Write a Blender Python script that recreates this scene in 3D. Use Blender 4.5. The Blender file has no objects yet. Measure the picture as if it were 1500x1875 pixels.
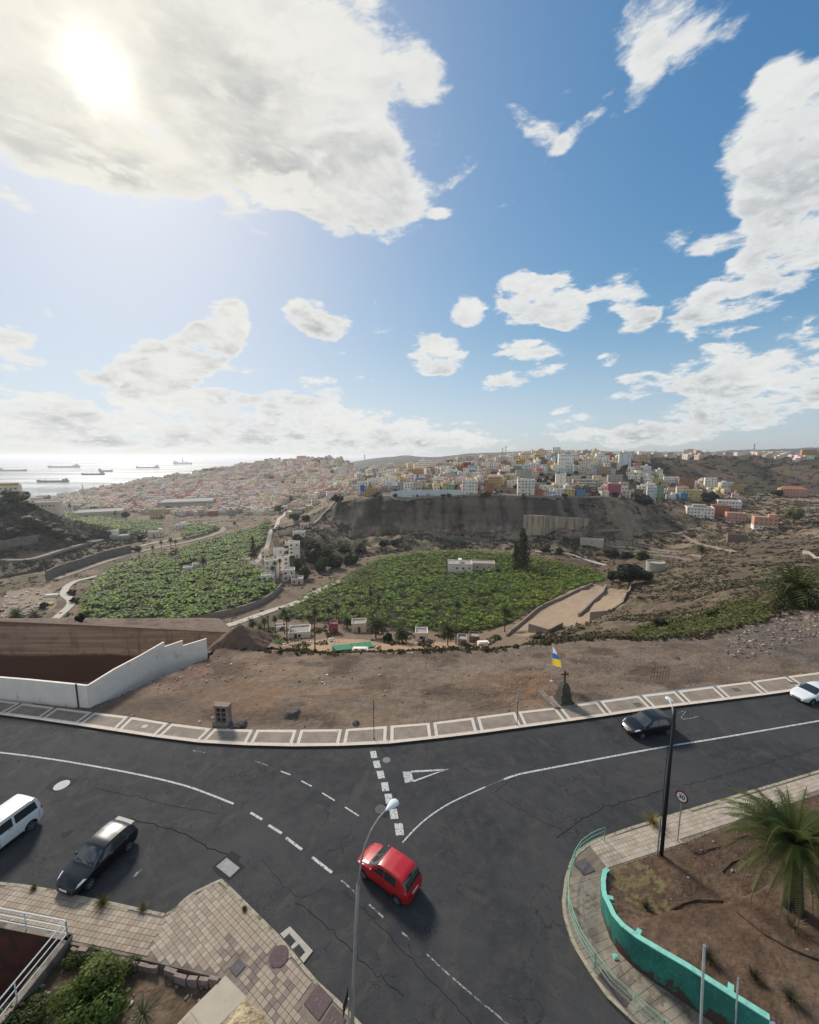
import bpy, bmesh, math, random
import numpy as np
from mathutils import Vector, Matrix
from mathutils.geometry import tessellate_polygon

# ------------------------------------------------------------------ camera
PITCH = math.radians(7.7)
CAM_Z = 24.0
FPX = 751.0
cam_d = bpy.data.cameras.new("camera"); cam = bpy.data.objects.new("camera", cam_d)
bpy.context.scene.collection.objects.link(cam)
cam.location = (0, 0, CAM_Z)
cam.rotation_euler = (math.radians(90) - PITCH, 0, 0)
cam_d.sensor_fit = 'HORIZONTAL'; cam_d.sensor_width = 36.0; cam_d.lens = FPX / 1500 * 36
cam_d.clip_start = 0.2; cam_d.clip_end = 120000
S = bpy.context.scene
S.camera = cam
S.view_settings.view_transform = 'Standard'; S.view_settings.look = 'None'
S.view_settings.exposure = 0.36; S.view_settings.gamma = 1.0
S.view_settings.use_curve_mapping = False

# ------------------------------------------------------------------ sky
SUN_AZ = math.radians(-33.8)      # measured from +Y towards +X
SUN_EL = math.radians(34.3)
world = bpy.data.worlds.new("World"); S.world = world; world.use_nodes = True
nt = world.node_tree; nt.nodes.clear()
def N(t, **kw):
    n = nt.nodes.new(t)
    for k, v in kw.items(): setattr(n, k, v)
    return n
def L(a, b): nt.links.new(a, b)
def M(op, a, b=None, c=None, clamp=False):
    n = nt.nodes.new('ShaderNodeMath'); n.operation = op; n.use_clamp = clamp
    for i, v in enumerate((a, b, c)):
        if v is None: continue
        if isinstance(v, (int, float)): n.inputs[i].default_value = v
        else: nt.links.new(v, n.inputs[i])
    return n.outputs[0]
def MR(v, a, b, c=0.0, d=1.0, interp='SMOOTHSTEP'):
    n = nt.nodes.new('ShaderNodeMapRange'); n.interpolation_type = interp
    nt.links.new(v, n.inputs[0])
    for i, x in enumerate((a, b, c, d)): n.inputs[i + 1].default_value = x
    return n.outputs[0]
def MIX(f, a, b, mode='MIX'):
    n = nt.nodes.new('ShaderNodeMix'); n.data_type = 'RGBA'; n.blend_type = mode
    if isinstance(f, (int, float)): n.inputs[0].default_value = f
    else: nt.links.new(f, n.inputs[0])
    for i, v in ((6, a), (7, b)):
        if isinstance(v, tuple): n.inputs[i].default_value = (*v, 1)
        else: nt.links.new(v, n.inputs[i])
    return n.outputs[2]
SKY_STRENGTH = 0.1
tc = N('ShaderNodeTexCoord')
sky = N('ShaderNodeTexSky', sky_type='NISHITA')
sky.sun_disc = False; sky.sun_elevation = SUN_EL; sky.sun_rotation = SUN_AZ
sky.altitude = 50; sky.air_density = 1.0; sky.dust_density = 0.8; sky.ozone_density = 1.6
vec = tc.outputs['Generated']
sep = N('ShaderNodeSeparateXYZ'); L(vec, sep.inputs[0])
az = M('ARCTAN2', sep.outputs[0], sep.outputs[1])
el = M('ARCSINE', sep.outputs[2])
# angle to the sun
sd = (math.sin(SUN_AZ) * math.cos(SUN_EL), math.cos(SUN_AZ) * math.cos(SUN_EL), math.sin(SUN_EL))
dt = N('ShaderNodeVectorMath', operation='DOT_PRODUCT'); L(vec, dt.inputs[0]); dt.inputs[1].default_value = sd
sunang = M('ARCCOSINE', M('MINIMUM', dt.outputs['Value'], 0.99999))

# cloud placement: soft ellipses in azimuth and elevation (degrees), their edges broken up by noise
def dirof(px, py):
    xo, yo = px - 750, py - 937.5
    f, u = FPX * math.cos(PITCH) - yo * math.sin(PITCH), -(yo * math.cos(PITCH) + FPX * math.sin(PITCH))
    return math.atan2(xo, f), math.atan2(u, math.hypot(xo, f))
grp = bpy.data.node_groups.new('cloud_patch', 'ShaderNodeTree')
for nm in ('az', 'el', 'a', 'e', 'ca', 'sa', 'ra', 'rb', 'w'):
    grp.interface.new_socket(name=nm, in_out='INPUT', socket_type='NodeSocketFloat')
grp.interface.new_socket(name='m', in_out='OUTPUT', socket_type='NodeSocketFloat')
grp.interface.new_socket(name='q', in_out='OUTPUT', socket_type='NodeSocketFloat')
world_nt = nt; nt = grp
gi, go = N('NodeGroupInput'), N('NodeGroupOutput')
I = {s.name: s for s in gi.outputs}
da, de = M('SUBTRACT', I['az'], I['a']), M('SUBTRACT', I['el'], I['e'])
u = M('MULTIPLY', M('ADD', M('MULTIPLY', da, I['ca']), M('MULTIPLY', de, I['sa'])), I['ra'])
v = M('MULTIPLY', M('SUBTRACT', M('MULTIPLY', de, I['ca']), M('MULTIPLY', da, I['sa'])), I['rb'])
r2 = M('ADD', M('MULTIPLY', u, u), M('MULTIPLY', v, v))
mo_ = M('MULTIPLY', MR(r2, 0.0, 2.2, 1.0, 0.0), I['w'])
L(mo_, go.inputs[0]); L(M('MULTIPLY', mo_, M('MULTIPLY', de, I['rb'])), go.inputs[1])
nt = world_nt
# px, py, half-width, half-height (photo pixels), tilt (deg, up to the right), weight
CLOUDS = [
    (120, 130, 420, 190, -8, 1.25), (480, 150, 300, 180, -25, 1.15), (640, 260, 130, 110, -40, 0.95),
    (60, 250, 190, 70, 0, 0.8), (330, 40, 420, 120, 0, 1.1), (700, 70, 130, 90, -30, 0.75),
    (585, 385, 60, 30, -40, 0.55), (15, 360, 45, 22, 0, 0.6),
    (1230, 60, 125, 75, -15, 0.62), (1180, 130, 45, 45, 70, 0.45), (985, 240, 62, 24, -28, 0.6), (1060, 235, 60, 17, 28, 0.55),
    (850, 312, 55, 22, 30, 0.7), (808, 392, 22, 12, 0, 0.55), (1430, 110, 30, 60, -55, 0.62), (1040, 160, 20, 12, 0, 0.5),
    (1450, 270, 130, 120, -30, 1.4), (1460, 400, 110, 110, 30, 1.25), (1275, 440, 62, 32, -15, 0.85), (1400, 500, 120, 55, 25, 0.8),
    (950, 545, 46, 44, 0, 1.5), (1010, 550, 62, 44, -8, 1.5), (1040, 585, 40, 24, 0, 1.1), (1130, 535, 52, 30, -25, 1.05), (1160, 590, 40, 22, 20, 0.9), (1250, 570, 90, 30, 8, 0.95), (1350, 590, 110, 40, 0, 0.8),
    (857, 572, 31, 30, 0, 1.4), (805, 655, 52, 32, 0, 1.4), (783, 612, 24, 22, 0, 0.8), (965, 640, 56, 20, 0, 1.3),
    (955, 690, 62, 20, 8, 1.25), (1110, 658, 22, 13, 0, 0.8), (1180, 700, 62, 28, 10, 0.9), (1290, 690, 80, 40, 25, 1.0),
    (1440, 690, 170, 70, 24, 1.1), (1300, 765, 200, 34, 14, 0.9), (1040, 778, 50, 30, 0, 0.7),
    (565, 582, 42, 34, 0, 1.45), (618, 600, 36, 20, 30, 1.1), (700, 598, 30, 16, 0, 0.6), (635, 645, 22, 12, 0, 0.6),
    (400, 610, 60, 40, 35, 1.5), (330, 655, 115, 42, 22, 1.4), (430, 572, 28, 22, 40, 0.9), (250, 690, 110, 36, 10, 0.95),
    (350, 715, 95, 30, 0, 0.8), (10, 600, 60, 24, 0, 0.8), (25, 645, 60, 38, 10, 0.95), (85, 575, 13, 13, 0, 0.6),
    (60, 745, 130, 40, -12, 0.95), (560, 725, 80, 30, 8, 0.85), (470, 765, 160, 40, 0, 0.85), (280, 770, 130, 40, 0, 0.8),
    (650, 775, 120, 34, 0, 0.8), (100, 790, 160, 30, 0, 0.75), (800, 790, 90, 24, 0, 0.6), (540, 800, 300, 26, 0, 0.6),
    (200, 805, 260, 22, 0, 0.75), (720, 812, 260, 20, 0, 0.65), (1150, 800, 120, 22, 0, 0.6), (450, 680, 70, 7, 0, 0.6), (90, 668, 60, 8, -6, 0.6), (680, 690, 110, 9, 4, 0.45),
]
mask = None; vsum = None
def add_patch(a, e, ra, rb, tilt, w):
    global mask, vsum
    n = N('ShaderNodeGroup'); n.node_tree = grp
    L(az, n.inputs[0]); L(el, n.inputs[1])
    for i, x in enumerate((a, e, math.cos(tilt), math.sin(tilt), 1 / ra, 1 / rb, w)): n.inputs[i + 2].default_value = x
    mask = n.outputs[0] if mask is None else M('ADD', mask, n.outputs[0])
    vsum = n.outputs[1] if vsum is None else M('ADD', vsum, n.outputs[1])
for px, py, hw, hh, tl, w in CLOUDS:
    a0, e0 = dirof(px, py)
    a1, _ = dirof(px + 8, py); _, e1 = dirof(px, py - 8)
    add_patch(a0, e0, hw * abs(a1 - a0) / 8, hh * abs(e1 - e0) / 8, math.radians(tl), w)
vbar = M('DIVIDE', vsum, M('MAXIMUM', mask, 0.05))
# beyond the frame: the same kind of broken cloud goes on all round, scattered by a broad noise
nz0 = N('ShaderNodeTexNoise'); nz0.inputs['Scale'].default_value = 2.3; nz0.inputs['Detail'].default_value = 2
L(vec, nz0.inputs['Vector'])
side = MR(M('ABSOLUTE', az), 0.85, 1.15)
topm = MR(el, 0.90, 1.15)
mask = M('ADD', mask, M('MULTIPLY', M('MAXIMUM', side, topm), MR(nz0.outputs['Fac'], 0.40, 0.60, 0.0, 1.0)))
mask = M('MINIMUM', mask, 1.35)
# noise stretched with the perspective of a flat layer
lift = M('ADD', M('MAXIMUM', sep.outputs[2], 0.0), 0.42)
cx = M('DIVIDE', sep.outputs[0], lift); cy = M('DIVIDE', sep.outputs[1], lift)
cz = M('MULTIPLY', sep.outputs[2], 2.2)
def cloudnoise(off, scale, detail, rough, dist=0.0):
    cb = N('ShaderNodeCombineXYZ'); L(cx, cb.inputs[0]); L(cy, cb.inputs[1]); L(cz, cb.inputs[2])
    ad = N('ShaderNodeVectorMath', operation='ADD'); L(cb.outputs[0], ad.inputs[0]); ad.inputs[1].default_value = off
    n = N('ShaderNodeTexNoise'); L(ad.outputs[0], n.inputs['Vector'])
    n.inputs['Scale'].default_value = scale; n.inputs['Detail'].default_value = detail
    n.inputs['Roughness'].default_value = rough; n.inputs['Distortion'].default_value = dist
    return n.outputs['Fac']
n1 = cloudnoise((3.1, 9.3, 1.3), 7.0, 10, 0.60, 0.35)
n1s = cloudnoise((3.1 + sd[0] * 0.035, 9.3 + sd[1] * 0.035, 1.3 + 0.05), 7.0, 7, 0.56, 0.35)
nb = cloudnoise((9.1, 2.7, 4.3), 3.0, 6, 0.6, 0.4)
nf = cloudnoise((1.1, 5.7, 8.3), 19.0, 8, 0.66, 0.5)
cbv = N('ShaderNodeCombineXYZ'); L(cx, cbv.inputs[0]); L(cy, cbv.inputs[1]); L(M('MULTIPLY', sep.outputs[2], 3.0), cbv.inputs[2])
wob = N('ShaderNodeVectorMath', operation='MULTIPLY_ADD')
nw = N('ShaderNodeTexNoise'); nw.inputs['Scale'].default_value = 9.0; nw.inputs['Detail'].default_value = 4; L(cbv.outputs[0], nw.inputs['Vector'])
L(nw.outputs['Color'], wob.inputs[0]); wob.inputs[1].default_value = (0.10, 0.10, 0.10); L(cbv.outputs[0], wob.inputs[2])
vr = N('ShaderNodeTexVoronoi', feature='F1'); vr.inputs['Scale'].default_value = 8.5; vr.inputs['Detail'].default_value = 3.0; vr.inputs['Roughness'].default_value = 0.55
L(wob.outputs[0], vr.inputs['Vector'])
puff = M('SUBTRACT', 0.62, vr.outputs['Distance'])
low = MR(el, 0.30, 0.52, 1.0, 0.5)
puff = M('MULTIPLY', puff, low)
field = M('ADD', M('ADD', M('MULTIPLY', mask, 1.04), M('MULTIPLY', M('SUBTRACT', n1, 0.5), 2.5)), M('ADD', M('MULTIPLY', M('SUBTRACT', nf, 0.5), 1.35), M('MULTIPLY', puff, 0.9)))
dens = MR(field, 0.24, 0.86)
thick = MR(field, 0.45, 2.1)
rim = MR(M('ADD', M('SUBTRACT', n1, n1s), M('ADD', M('MULTIPLY', M('SUBTRACT', nf, 0.5), 0.16), M('MULTIPLY', puff, 0.22))), -0.07, 0.09, 0.0, 1.0, 'LINEAR')
bot = MR(vbar, 0.45, -0.55, 0.0, 1.0)
shade = M('MULTIPLY', thick, M('ADD', M('MULTIPLY', MR(nb, 0.36, 0.64), 0.70), M('MULTIPLY', bot, 0.55)))
shade = M('ADD', shade, M('MULTIPLY', M('SUBTRACT', 0.5, nf), M('MULTIPLY', thick, 1.9)), clamp=True)
shade = M('MULTIPLY', shade, M('SUBTRACT', 1.40, M('MULTIPLY', rim, 1.25)), clamp=True)
lit, dark = (0.66, 0.665, 0.65), (0.26, 0.285, 0.32)
ccol = MIX(shade, lit, dark)
# cloud near the sun is lit through, cream coloured
near = M('POWER', 2.718, M('MULTIPLY', sunang, -3.6))
ccol = MIX(M('MULTIPLY', near, 0.75), ccol, (0.72, 0.655, 0.52), 'MIX')
ccol = MIX(M('MULTIPLY', M('MULTIPLY', shade, near), 0.75), ccol, (0.42, 0.44, 0.44))
scol = N('ShaderNodeVectorMath', operation='SCALE'); L(sky.outputs[0], scol.inputs[0]); scol.inputs['Scale'].default_value = SKY_STRENGTH
hs = N('ShaderNodeHueSaturation'); hs.inputs['Saturation'].default_value = 1.38; hs.inputs['Value'].default_value = 1.45; L(scol.outputs[0], hs.inputs['Color'])
comp = N('ShaderNodeVectorMath', operation='MULTIPLY_ADD'); L(hs.outputs[0], comp.inputs[0]); comp.inputs[1].default_value = (1.0, 1.0, 1.0); comp.inputs[2].default_value = (1, 1, 1)
dv = N('ShaderNodeVectorMath', operation='DIVIDE'); L(hs.outputs[0], dv.inputs[0]); L(comp.outputs[0], dv.inputs[1])
skyc = dv.outputs[0]
skyc = MIX(1.0, skyc, (0.93, 0.98, 1.05), 'MULTIPLY')
# veil of thin bright air round the sun and along the horizon
veil = M('ADD', M('MULTIPLY', M('POWER', 2.718, M('MULTIPLY', sunang, -2.6)), 0.30),
         M('MULTIPLY', MR(el, 0.0, 0.30, 1.0, 0.0), 0.40), clamp=True)
skyc = MIX(veil, skyc, (0.43, 0.54, 0.66))
out = MIX(M('MULTIPLY', dens, 0.94), skyc, ccol)
core = M('MULTIPLY', M('POWER', 2.718, M('MULTIPLY', M('MULTIPLY', sunang, sunang), -620.0)), 0.55)
halo = M('MULTIPLY', M('POWER', 2.718, M('MULTIPLY', sunang, -11.0)), 0.10)
glow = N('ShaderNodeVectorMath', operation='SCALE'); glow.inputs[0].default_value = (1.0, 0.95, 0.84); L(M('ADD', core, halo), glow.inputs['Scale'])
fin = N('ShaderNodeVectorMath', operation='ADD'); L(out, fin.inputs[0]); L(glow.outputs[0], fin.inputs[1])
bg = N('ShaderNodeBackground'); L(fin.outputs[0], bg.inputs[0]); bg.inputs[1].default_value = 1.0
wo = N('ShaderNodeOutputWorld'); L(bg.outputs[0], wo.inputs[0])
world.cycles.sampling_method = 'MANUAL'; world.cycles.sample_map_resolution = 512

# ------------------------------------------------------------------ sun
sun_d = bpy.data.lights.new("sun", 'SUN'); sun = bpy.data.objects.new("sun", sun_d); S.collection.objects.link(sun)
sun_d.energy = 3.3; sun_d.angle = math.radians(11.0); sun_d.color = (1.0, 0.93, 0.83)
sun.rotation_euler = Vector(sd).to_track_quat('Z', 'Y').to_euler()
S.cycles.max_bounces = 5; S.cycles.diffuse_bounces = 2; S.cycles.glossy_bounces = 3
S.cycles.transmission_bounces = 4; S.cycles.volume_bounces = 0; S.cycles.transparent_max_bounces = 6
S.cycles.caustics_reflective = False; S.cycles.caustics_refractive = False
S.cycles.use_denoising = True

# ================================================================== helpers
C = S.collection
RNG = np.random.RandomState(7)
random.seed(11)
cP, sP = math.cos(PITCH), math.sin(PITCH)
def ray(px, py):
    xo, yo = px - 750.0, py - 937.5
    return (xo, FPX * cP - yo * sP, -(yo * cP + FPX * sP))       # x, forward, up
def G(px, py, z=0.0):
    """ground point of a photo pixel on the level z"""
    d = ray(px, py); k = (z - CAM_Z) / d[2]
    return (d[0] * k, d[1] * k, z)
def P(px, py, Y):
    d = ray(px, py); k = Y / d[1]
    return (d[0] * k, Y, CAM_Z + d[2] * k)
def proj(x, y, z):
    z -= CAM_Z
    dep = y * cP - z * sP; up = y * sP + z * cP
    return 750 + FPX * x / dep, 937.5 - FPX * up / dep

MATS = {}
def mat(name, col=None, rough=0.85, metal=0.0, noise=0.0, nscale=3.0, bump=0.0, bscale=20.0, attr=False, spec=0.3,
        objrand=0.0, coat=0.0, detail=5, dark=None, dscale=1.0, damt=0.0, transl=0.0):
    if name in MATS: return MATS[name]
    m = bpy.data.materials.new(name); m.use_nodes = True; t = m.node_tree
    b = t.nodes['Principled BSDF']; b.inputs['Roughness'].default_value = rough; b.inputs['Metallic'].default_value = metal
    b.inputs['Specular IOR Level'].default_value = spec; b.inputs['Coat Weight'].default_value = coat
    b.inputs['Coat Roughness'].default_value = 0.06
    if attr:
        a = t.nodes.new('ShaderNodeAttribute'); a.attribute_name = 'Col'; c = a.outputs['Color']
    else:
        a = t.nodes.new('ShaderNodeRGB'); a.outputs[0].default_value = (*col, 1); c = a.outputs[0]
    geo = t.nodes.new('ShaderNodeNewGeometry')
    def mul(c, f):
        v = t.nodes.new('ShaderNodeVectorMath'); v.operation = 'SCALE'; t.links.new(c, v.inputs[0]); t.links.new(f, v.inputs['Scale']); return v.outputs[0]
    def rng(f, lo, hi, a0=0.3, a1=0.7):
        r = t.nodes.new('ShaderNodeMapRange'); t.links.new(f, r.inputs[0])
        r.inputs[1].default_value = a0; r.inputs[2].default_value = a1; r.inputs[3].default_value = lo; r.inputs[4].default_value = hi
        return r.outputs[0]
    if noise:
        n = t.nodes.new('ShaderNodeTexNoise'); n.inputs['Scale'].default_value = nscale; n.inputs['Detail'].default_value = detail
        n.inputs['Roughness'].default_value = 0.62
        t.links.new(geo.outputs['Position'], n.inputs['Vector'])
        c = mul(c, rng(n.outputs['Fac'], 1 - noise, 1 + noise))
    if dark is not None:
        n = t.nodes.new('ShaderNodeTexNoise'); n.inputs['Scale'].default_value = dscale; n.inputs['Detail'].default_value = 7
        n.inputs['Roughness'].default_value = 0.66
        t.links.new(geo.outputs['Position'], n.inputs['Vector'])
        x = t.nodes.new('ShaderNodeMix'); x.data_type = 'RGBA'
        t.links.new(rng(n.outputs['Fac'], 0, 1, damt, damt + 0.07), x.inputs[0]); t.links.new(c, x.inputs[6]); x.inputs[7].default_value = (*dark, 1)
        c = x.outputs[2]
    if objrand:
        o = t.nodes.new('ShaderNodeObjectInfo'); c = mul(c, rng(o.outputs['Random'], 1 - objrand, 1 + objrand, 0, 1))
    t.links.new(c, b.inputs['Base Color'])
    if bump:
        n = t.nodes.new('ShaderNodeTexNoise'); n.inputs['Scale'].default_value = bscale; n.inputs['Detail'].default_value = 6
        t.links.new(geo.outputs['Position'], n.inputs['Vector'])
        bp = t.nodes.new('ShaderNodeBump'); bp.inputs['Strength'].default_value = bump; bp.inputs['Distance'].default_value = 1.0 / bscale
        t.links.new(n.outputs['Fac'], bp.inputs['Height']); t.links.new(bp.outputs[0], b.inputs['Normal'])
    if transl:
        ts = t.nodes.new('ShaderNodeBsdfTranslucent'); t.links.new(c, ts.inputs[0])
        mx = t.nodes.new('ShaderNodeMixShader'); mx.inputs[0].default_value = transl
        t.links.new(b.outputs[0], mx.inputs[1]); t.links.new(ts.outputs[0], mx.inputs[2])
        t.links.new(mx.outputs[0], t.nodes['Material Output'].inputs[0])
    MATS[name] = m
    return m

def np_mesh(name, V, F, mats, cols=None, smooth=False, midx=None):
    """V (n,3); F list of arrays (m,k) of one polygon size each, or a single array"""
    V = np.asarray(V, dtype=np.float32)
    if isinstance(F, np.ndarray): F = [F]
    F = [np.asarray(f, dtype=np.int32) for f in F if len(f)]
    me = bpy.data.meshes.new(name)
    me.vertices.add(len(V)); me.vertices.foreach_set('co', V.ravel())
    nl = sum(f.size for f in F); npoly = sum(len(f) for f in F)
    me.loops.add(nl); me.polygons.add(npoly)
    me.loops.foreach_set('vertex_index', np.concatenate([f.ravel() for f in F]))
    tot = np.concatenate([np.full(len(f), f.shape[1], dtype=np.int32) for f in F])
    st = np.concatenate([[0], np.cumsum(tot)[:-1]]).astype(np.int32)
    me.polygons.foreach_set('loop_start', st); me.polygons.foreach_set('loop_total', tot)
    if midx is not None: me.polygons.foreach_set('material_index', np.asarray(midx, dtype=np.int32))
    if smooth: me.polygons.foreach_set('use_smooth', np.ones(npoly, dtype=bool))
    for m in (mats if isinstance(mats, (list, tuple)) else [mats]): me.materials.append(m)
    if cols is not None:
        a = me.color_attributes.new('Col', 'FLOAT_COLOR', 'POINT')
        cc = np.ones((len(V), 4), dtype=np.float32); cc[:, :3] = cols
        a.data.foreach_set('color', cc.ravel())
    me.update(calc_edges=True)
    return me
def obj(name, me, parent=None, loc=None, rot=None, **props):
    o = bpy.data.objects.new(name, me); C.objects.link(o)
    if parent is not None: o.parent = parent
    if loc is not None: o.location = loc
    if rot is not None: o.rotation_euler = rot
    for k, v in props.items(): o[k] = v
    return o
def thing(name, me, label, cat, loc=(0, 0, 0), rot=None, group=None):
    o = obj(name, me, None, loc, rot, label=label, category=cat)
    if group: o['group'] = group
    return o

class MB:
    """collects polygons"""
    def __init__(s): s.v = []; s.f = []; s.m = []; s.c = []
    def poly(s, pts, m=0, c=None):
        n = len(s.v); s.v += [tuple(p) for p in pts]; s.f.append(tuple(range(n, n + len(pts)))); s.m.append(m)
        s.c += [c or (1, 1, 1)] * len(pts)
    def faces(s, pts, fs, m=0, c=None):
        n = len(s.v); s.v += [tuple(p) for p in pts]; s.c += [c or (1, 1, 1)] * len(pts)
        for f in fs: s.f.append(tuple(i + n for i in f)); s.m.append(m)
    def box(s, x0, x1, y0, y1, z0, z1, m=0, c=None, top=True):
        p = [(x0, y0, z0), (x1, y0, z0), (x1, y1, z0), (x0, y1, z0), (x0, y0, z1), (x1, y0, z1), (x1, y1, z1), (x0, y1, z1)]
        fs = [(0, 3, 2, 1), (0, 1, 5, 4), (1, 2, 6, 5), (2, 3, 7, 6), (3, 0, 4, 7)]
        if top: fs.append((4, 5, 6, 7))
        s.faces(p, fs, m, c)
    def obox(s, a, b, w, z0, z1, m=0, c=None, z0b=None, z1b=None):
        """wall between plan points a and b, w thick"""
        a = Vector(a[:2]); b = Vector(b[:2]); d = (b - a).normalized(); n = Vector((-d.y, d.x)) * w / 2
        z0b = z0 if z0b is None else z0b; z1b = z1 if z1b is None else z1b
        q = [(a - n, z0), (b - n, z0b), (b + n, z0b), (a + n, z0), (a - n, z1), (b - n, z1b), (b + n, z1b), (a + n, z1)]
        s.faces([(p.x, p.y, z) for p, z in q], [(0, 3, 2, 1), (0, 1, 5, 4), (1, 2, 6, 5), (2, 3, 7, 6), (3, 0, 4, 7), (4, 5, 6, 7)], m, c)
    def tube(s, pts, r, n=8, m=0, c=None, cap=True):
        pts = [Vector(p) for p in pts]; rs = r if isinstance(r, (list, tuple)) else [r] * len(pts)
        vs = []; ref = None
        for i, p in enumerate(pts):
            d = (pts[min(i + 1, len(pts) - 1)] - pts[max(i - 1, 0)]).normalized()
            if ref is None: ref = Vector((0, 0, 1)) if abs(d.z) < 0.9 else Vector((1, 0, 0))
            u = d.cross(ref).normalized(); w = u.cross(d).normalized(); ref = w
            for k in range(n):
                a = 2 * math.pi * k / n; vs.append(p + (u * math.cos(a) + w * math.sin(a)) * rs[i])
        fs = []
        for i in range(len(pts) - 1):
            for k in range(n):
                a, b = i * n + k, i * n + (k + 1) % n; fs.append((a, b, b + n, a + n))
        if cap: fs += [tuple(range(n))[::-1], tuple(range((len(pts) - 1) * n, len(pts) * n))]
        s.faces(vs, fs, m, c)
    def lathe(s, prof, n=16, m=0, c=None, ctr=(0, 0, 0)):
        vs = [(ctr[0] + r * math.cos(2 * math.pi * k / n), ctr[1] + r * math.sin(2 * math.pi * k / n), ctr[2] + z) for r, z in prof for k in range(n)]
        fs = []
        for i in range(len(prof) - 1):
            for k in range(n):
                a, b = i * n + k, i * n + (k + 1) % n; fs.append((a, b, b + n, a + n))
        fs += [tuple(range(n))[::-1], tuple(range((len(prof) - 1) * n, len(prof) * n))]
        s.faces(vs, fs, m, c)
    def prism(s, pts2, z0, z1, m=0, c=None, bottom=False):
        """plan polygon extruded; concave allowed"""
        n = len(pts2); area = sum(pts2[i][0] * pts2[(i + 1) % n][1] - pts2[(i + 1) % n][0] * pts2[i][1] for i in range(n))
        if area < 0: pts2 = pts2[::-1]
        tri = tessellate_polygon([[Vector((p[0], p[1], 0)) for p in pts2]])
        z1f = z1 if callable(z1) else (lambda x, y: z1)
        top = [(p[0], p[1], z1f(p[0], p[1])) for p in pts2]
        fs = []
        for t in tri:
            a, b, c_ = (pts2[i] for i in t)
            ccw = (b[0] - a[0]) * (c_[1] - a[1]) - (c_[0] - a[0]) * (b[1] - a[1]) > 0
            fs.append(tuple(t) if ccw else tuple(t)[::-1])
        s.faces(top, fs, m, c)
        if z0 is not None:
            bot = [(p[0], p[1], z0) for p in pts2]
            s.faces(top + bot, [(i, i + n, (i + 1) % n + n, (i + 1) % n) for i in range(n)], m, c)
    def mesh(s, name, mats, smooth=False, attr=False):
        me = bpy.data.meshes.new(name); me.from_pydata(s.v, [], s.f)
        for m in (mats if isinstance(mats, (list, tuple)) else [mats]): me.materials.append(m)
        if len(me.materials) > 1: me.polygons.foreach_set('material_index', s.m)
        if smooth is True: me.polygons.foreach_set('use_smooth', [True] * len(s.f))
        if attr:
            a = me.color_attributes.new('Col', 'FLOAT_COLOR', 'POINT')
            cc = np.ones((len(s.v), 4), dtype=np.float32); cc[:, :3] = s.c; a.data.foreach_set('color', cc.ravel())
        me.update()
        return me

def auto_smooth(me, deg=35):
    me.polygons.foreach_set('use_smooth', [True] * len(me.polygons))
    bm = bmesh.new(); bm.from_mesh(me); bmesh.ops.remove_doubles(bm, verts=bm.verts, dist=1e-4)
    for e in bm.edges:
        if len(e.link_faces) != 2 or e.calc_face_angle(0) > math.radians(deg): e.smooth = False
    bm.to_mesh(me); bm.free()
    return me

def inside(poly, X, Y):
    X = np.asarray(X); Y = np.asarray(Y); r = np.zeros(X.shape, dtype=bool); n = len(poly)
    for i in range(n):
        x0, y0 = poly[i][:2]; x1, y1 = poly[(i + 1) % n][:2]
        if y0 == y1: continue
        c = (y0 > Y) != (y1 > Y)
        r ^= c & (X < (x1 - x0) * (Y - y0) / (y1 - y0) + x0)
    return r
def seg_dist(poly, X, Y, closed=False):
    X = np.asarray(X, float); Y = np.asarray(Y, float); d = np.full(X.shape, 1e9)
    n = len(poly)
    for i in range(n if closed else n - 1):
        ax, ay = poly[i][:2]; bx, by = poly[(i + 1) % n][:2]
        L2 = max((bx - ax) ** 2 + (by - ay) ** 2, 1e-9)
        t = np.clip(((X - ax) * (bx - ax) + (Y - ay) * (by - ay)) / L2, 0, 1)
        d = np.minimum(d, np.hypot(X - ax - t * (bx - ax), Y - ay - t * (by - ay)))
    return d
def _h(ix, iy, s):
    n = (ix.astype(np.int64) * 374761393 + iy.astype(np.int64) * 668265263 + s * 2147483647) & 0xFFFFFFFF
    n = ((n ^ (n >> 13)) * 1274126177) & 0xFFFFFFFF
    return ((n ^ (n >> 16)) & 0xFFFF) / 65535.0
def vnoise(x, y, s=0):
    ix, iy = np.floor(x), np.floor(y); fx, fy = x - ix, y - iy
    fx = fx * fx * (3 - 2 * fx); fy = fy * fy * (3 - 2 * fy)
    a, b, c, d = _h(ix, iy, s), _h(ix + 1, iy, s), _h(ix, iy + 1, s), _h(ix + 1, iy + 1, s)
    return (a + (b - a) * fx) * (1 - fy) + (c + (d - c) * fx) * fy
def fbm(x, y, o=5, s=0, g=0.5):
    x = np.asarray(x, float); y = np.asarray(y, float); r = 0; a = 1; t = 0
    for k in range(o):
        r = r + a * vnoise(x * 2 ** k + 17.3 * k, y * 2 ** k - 9.1 * k, s + k); t += a; a *= g
    return r / t

# ================================================================== terrain
H_ = 'h'
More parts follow.
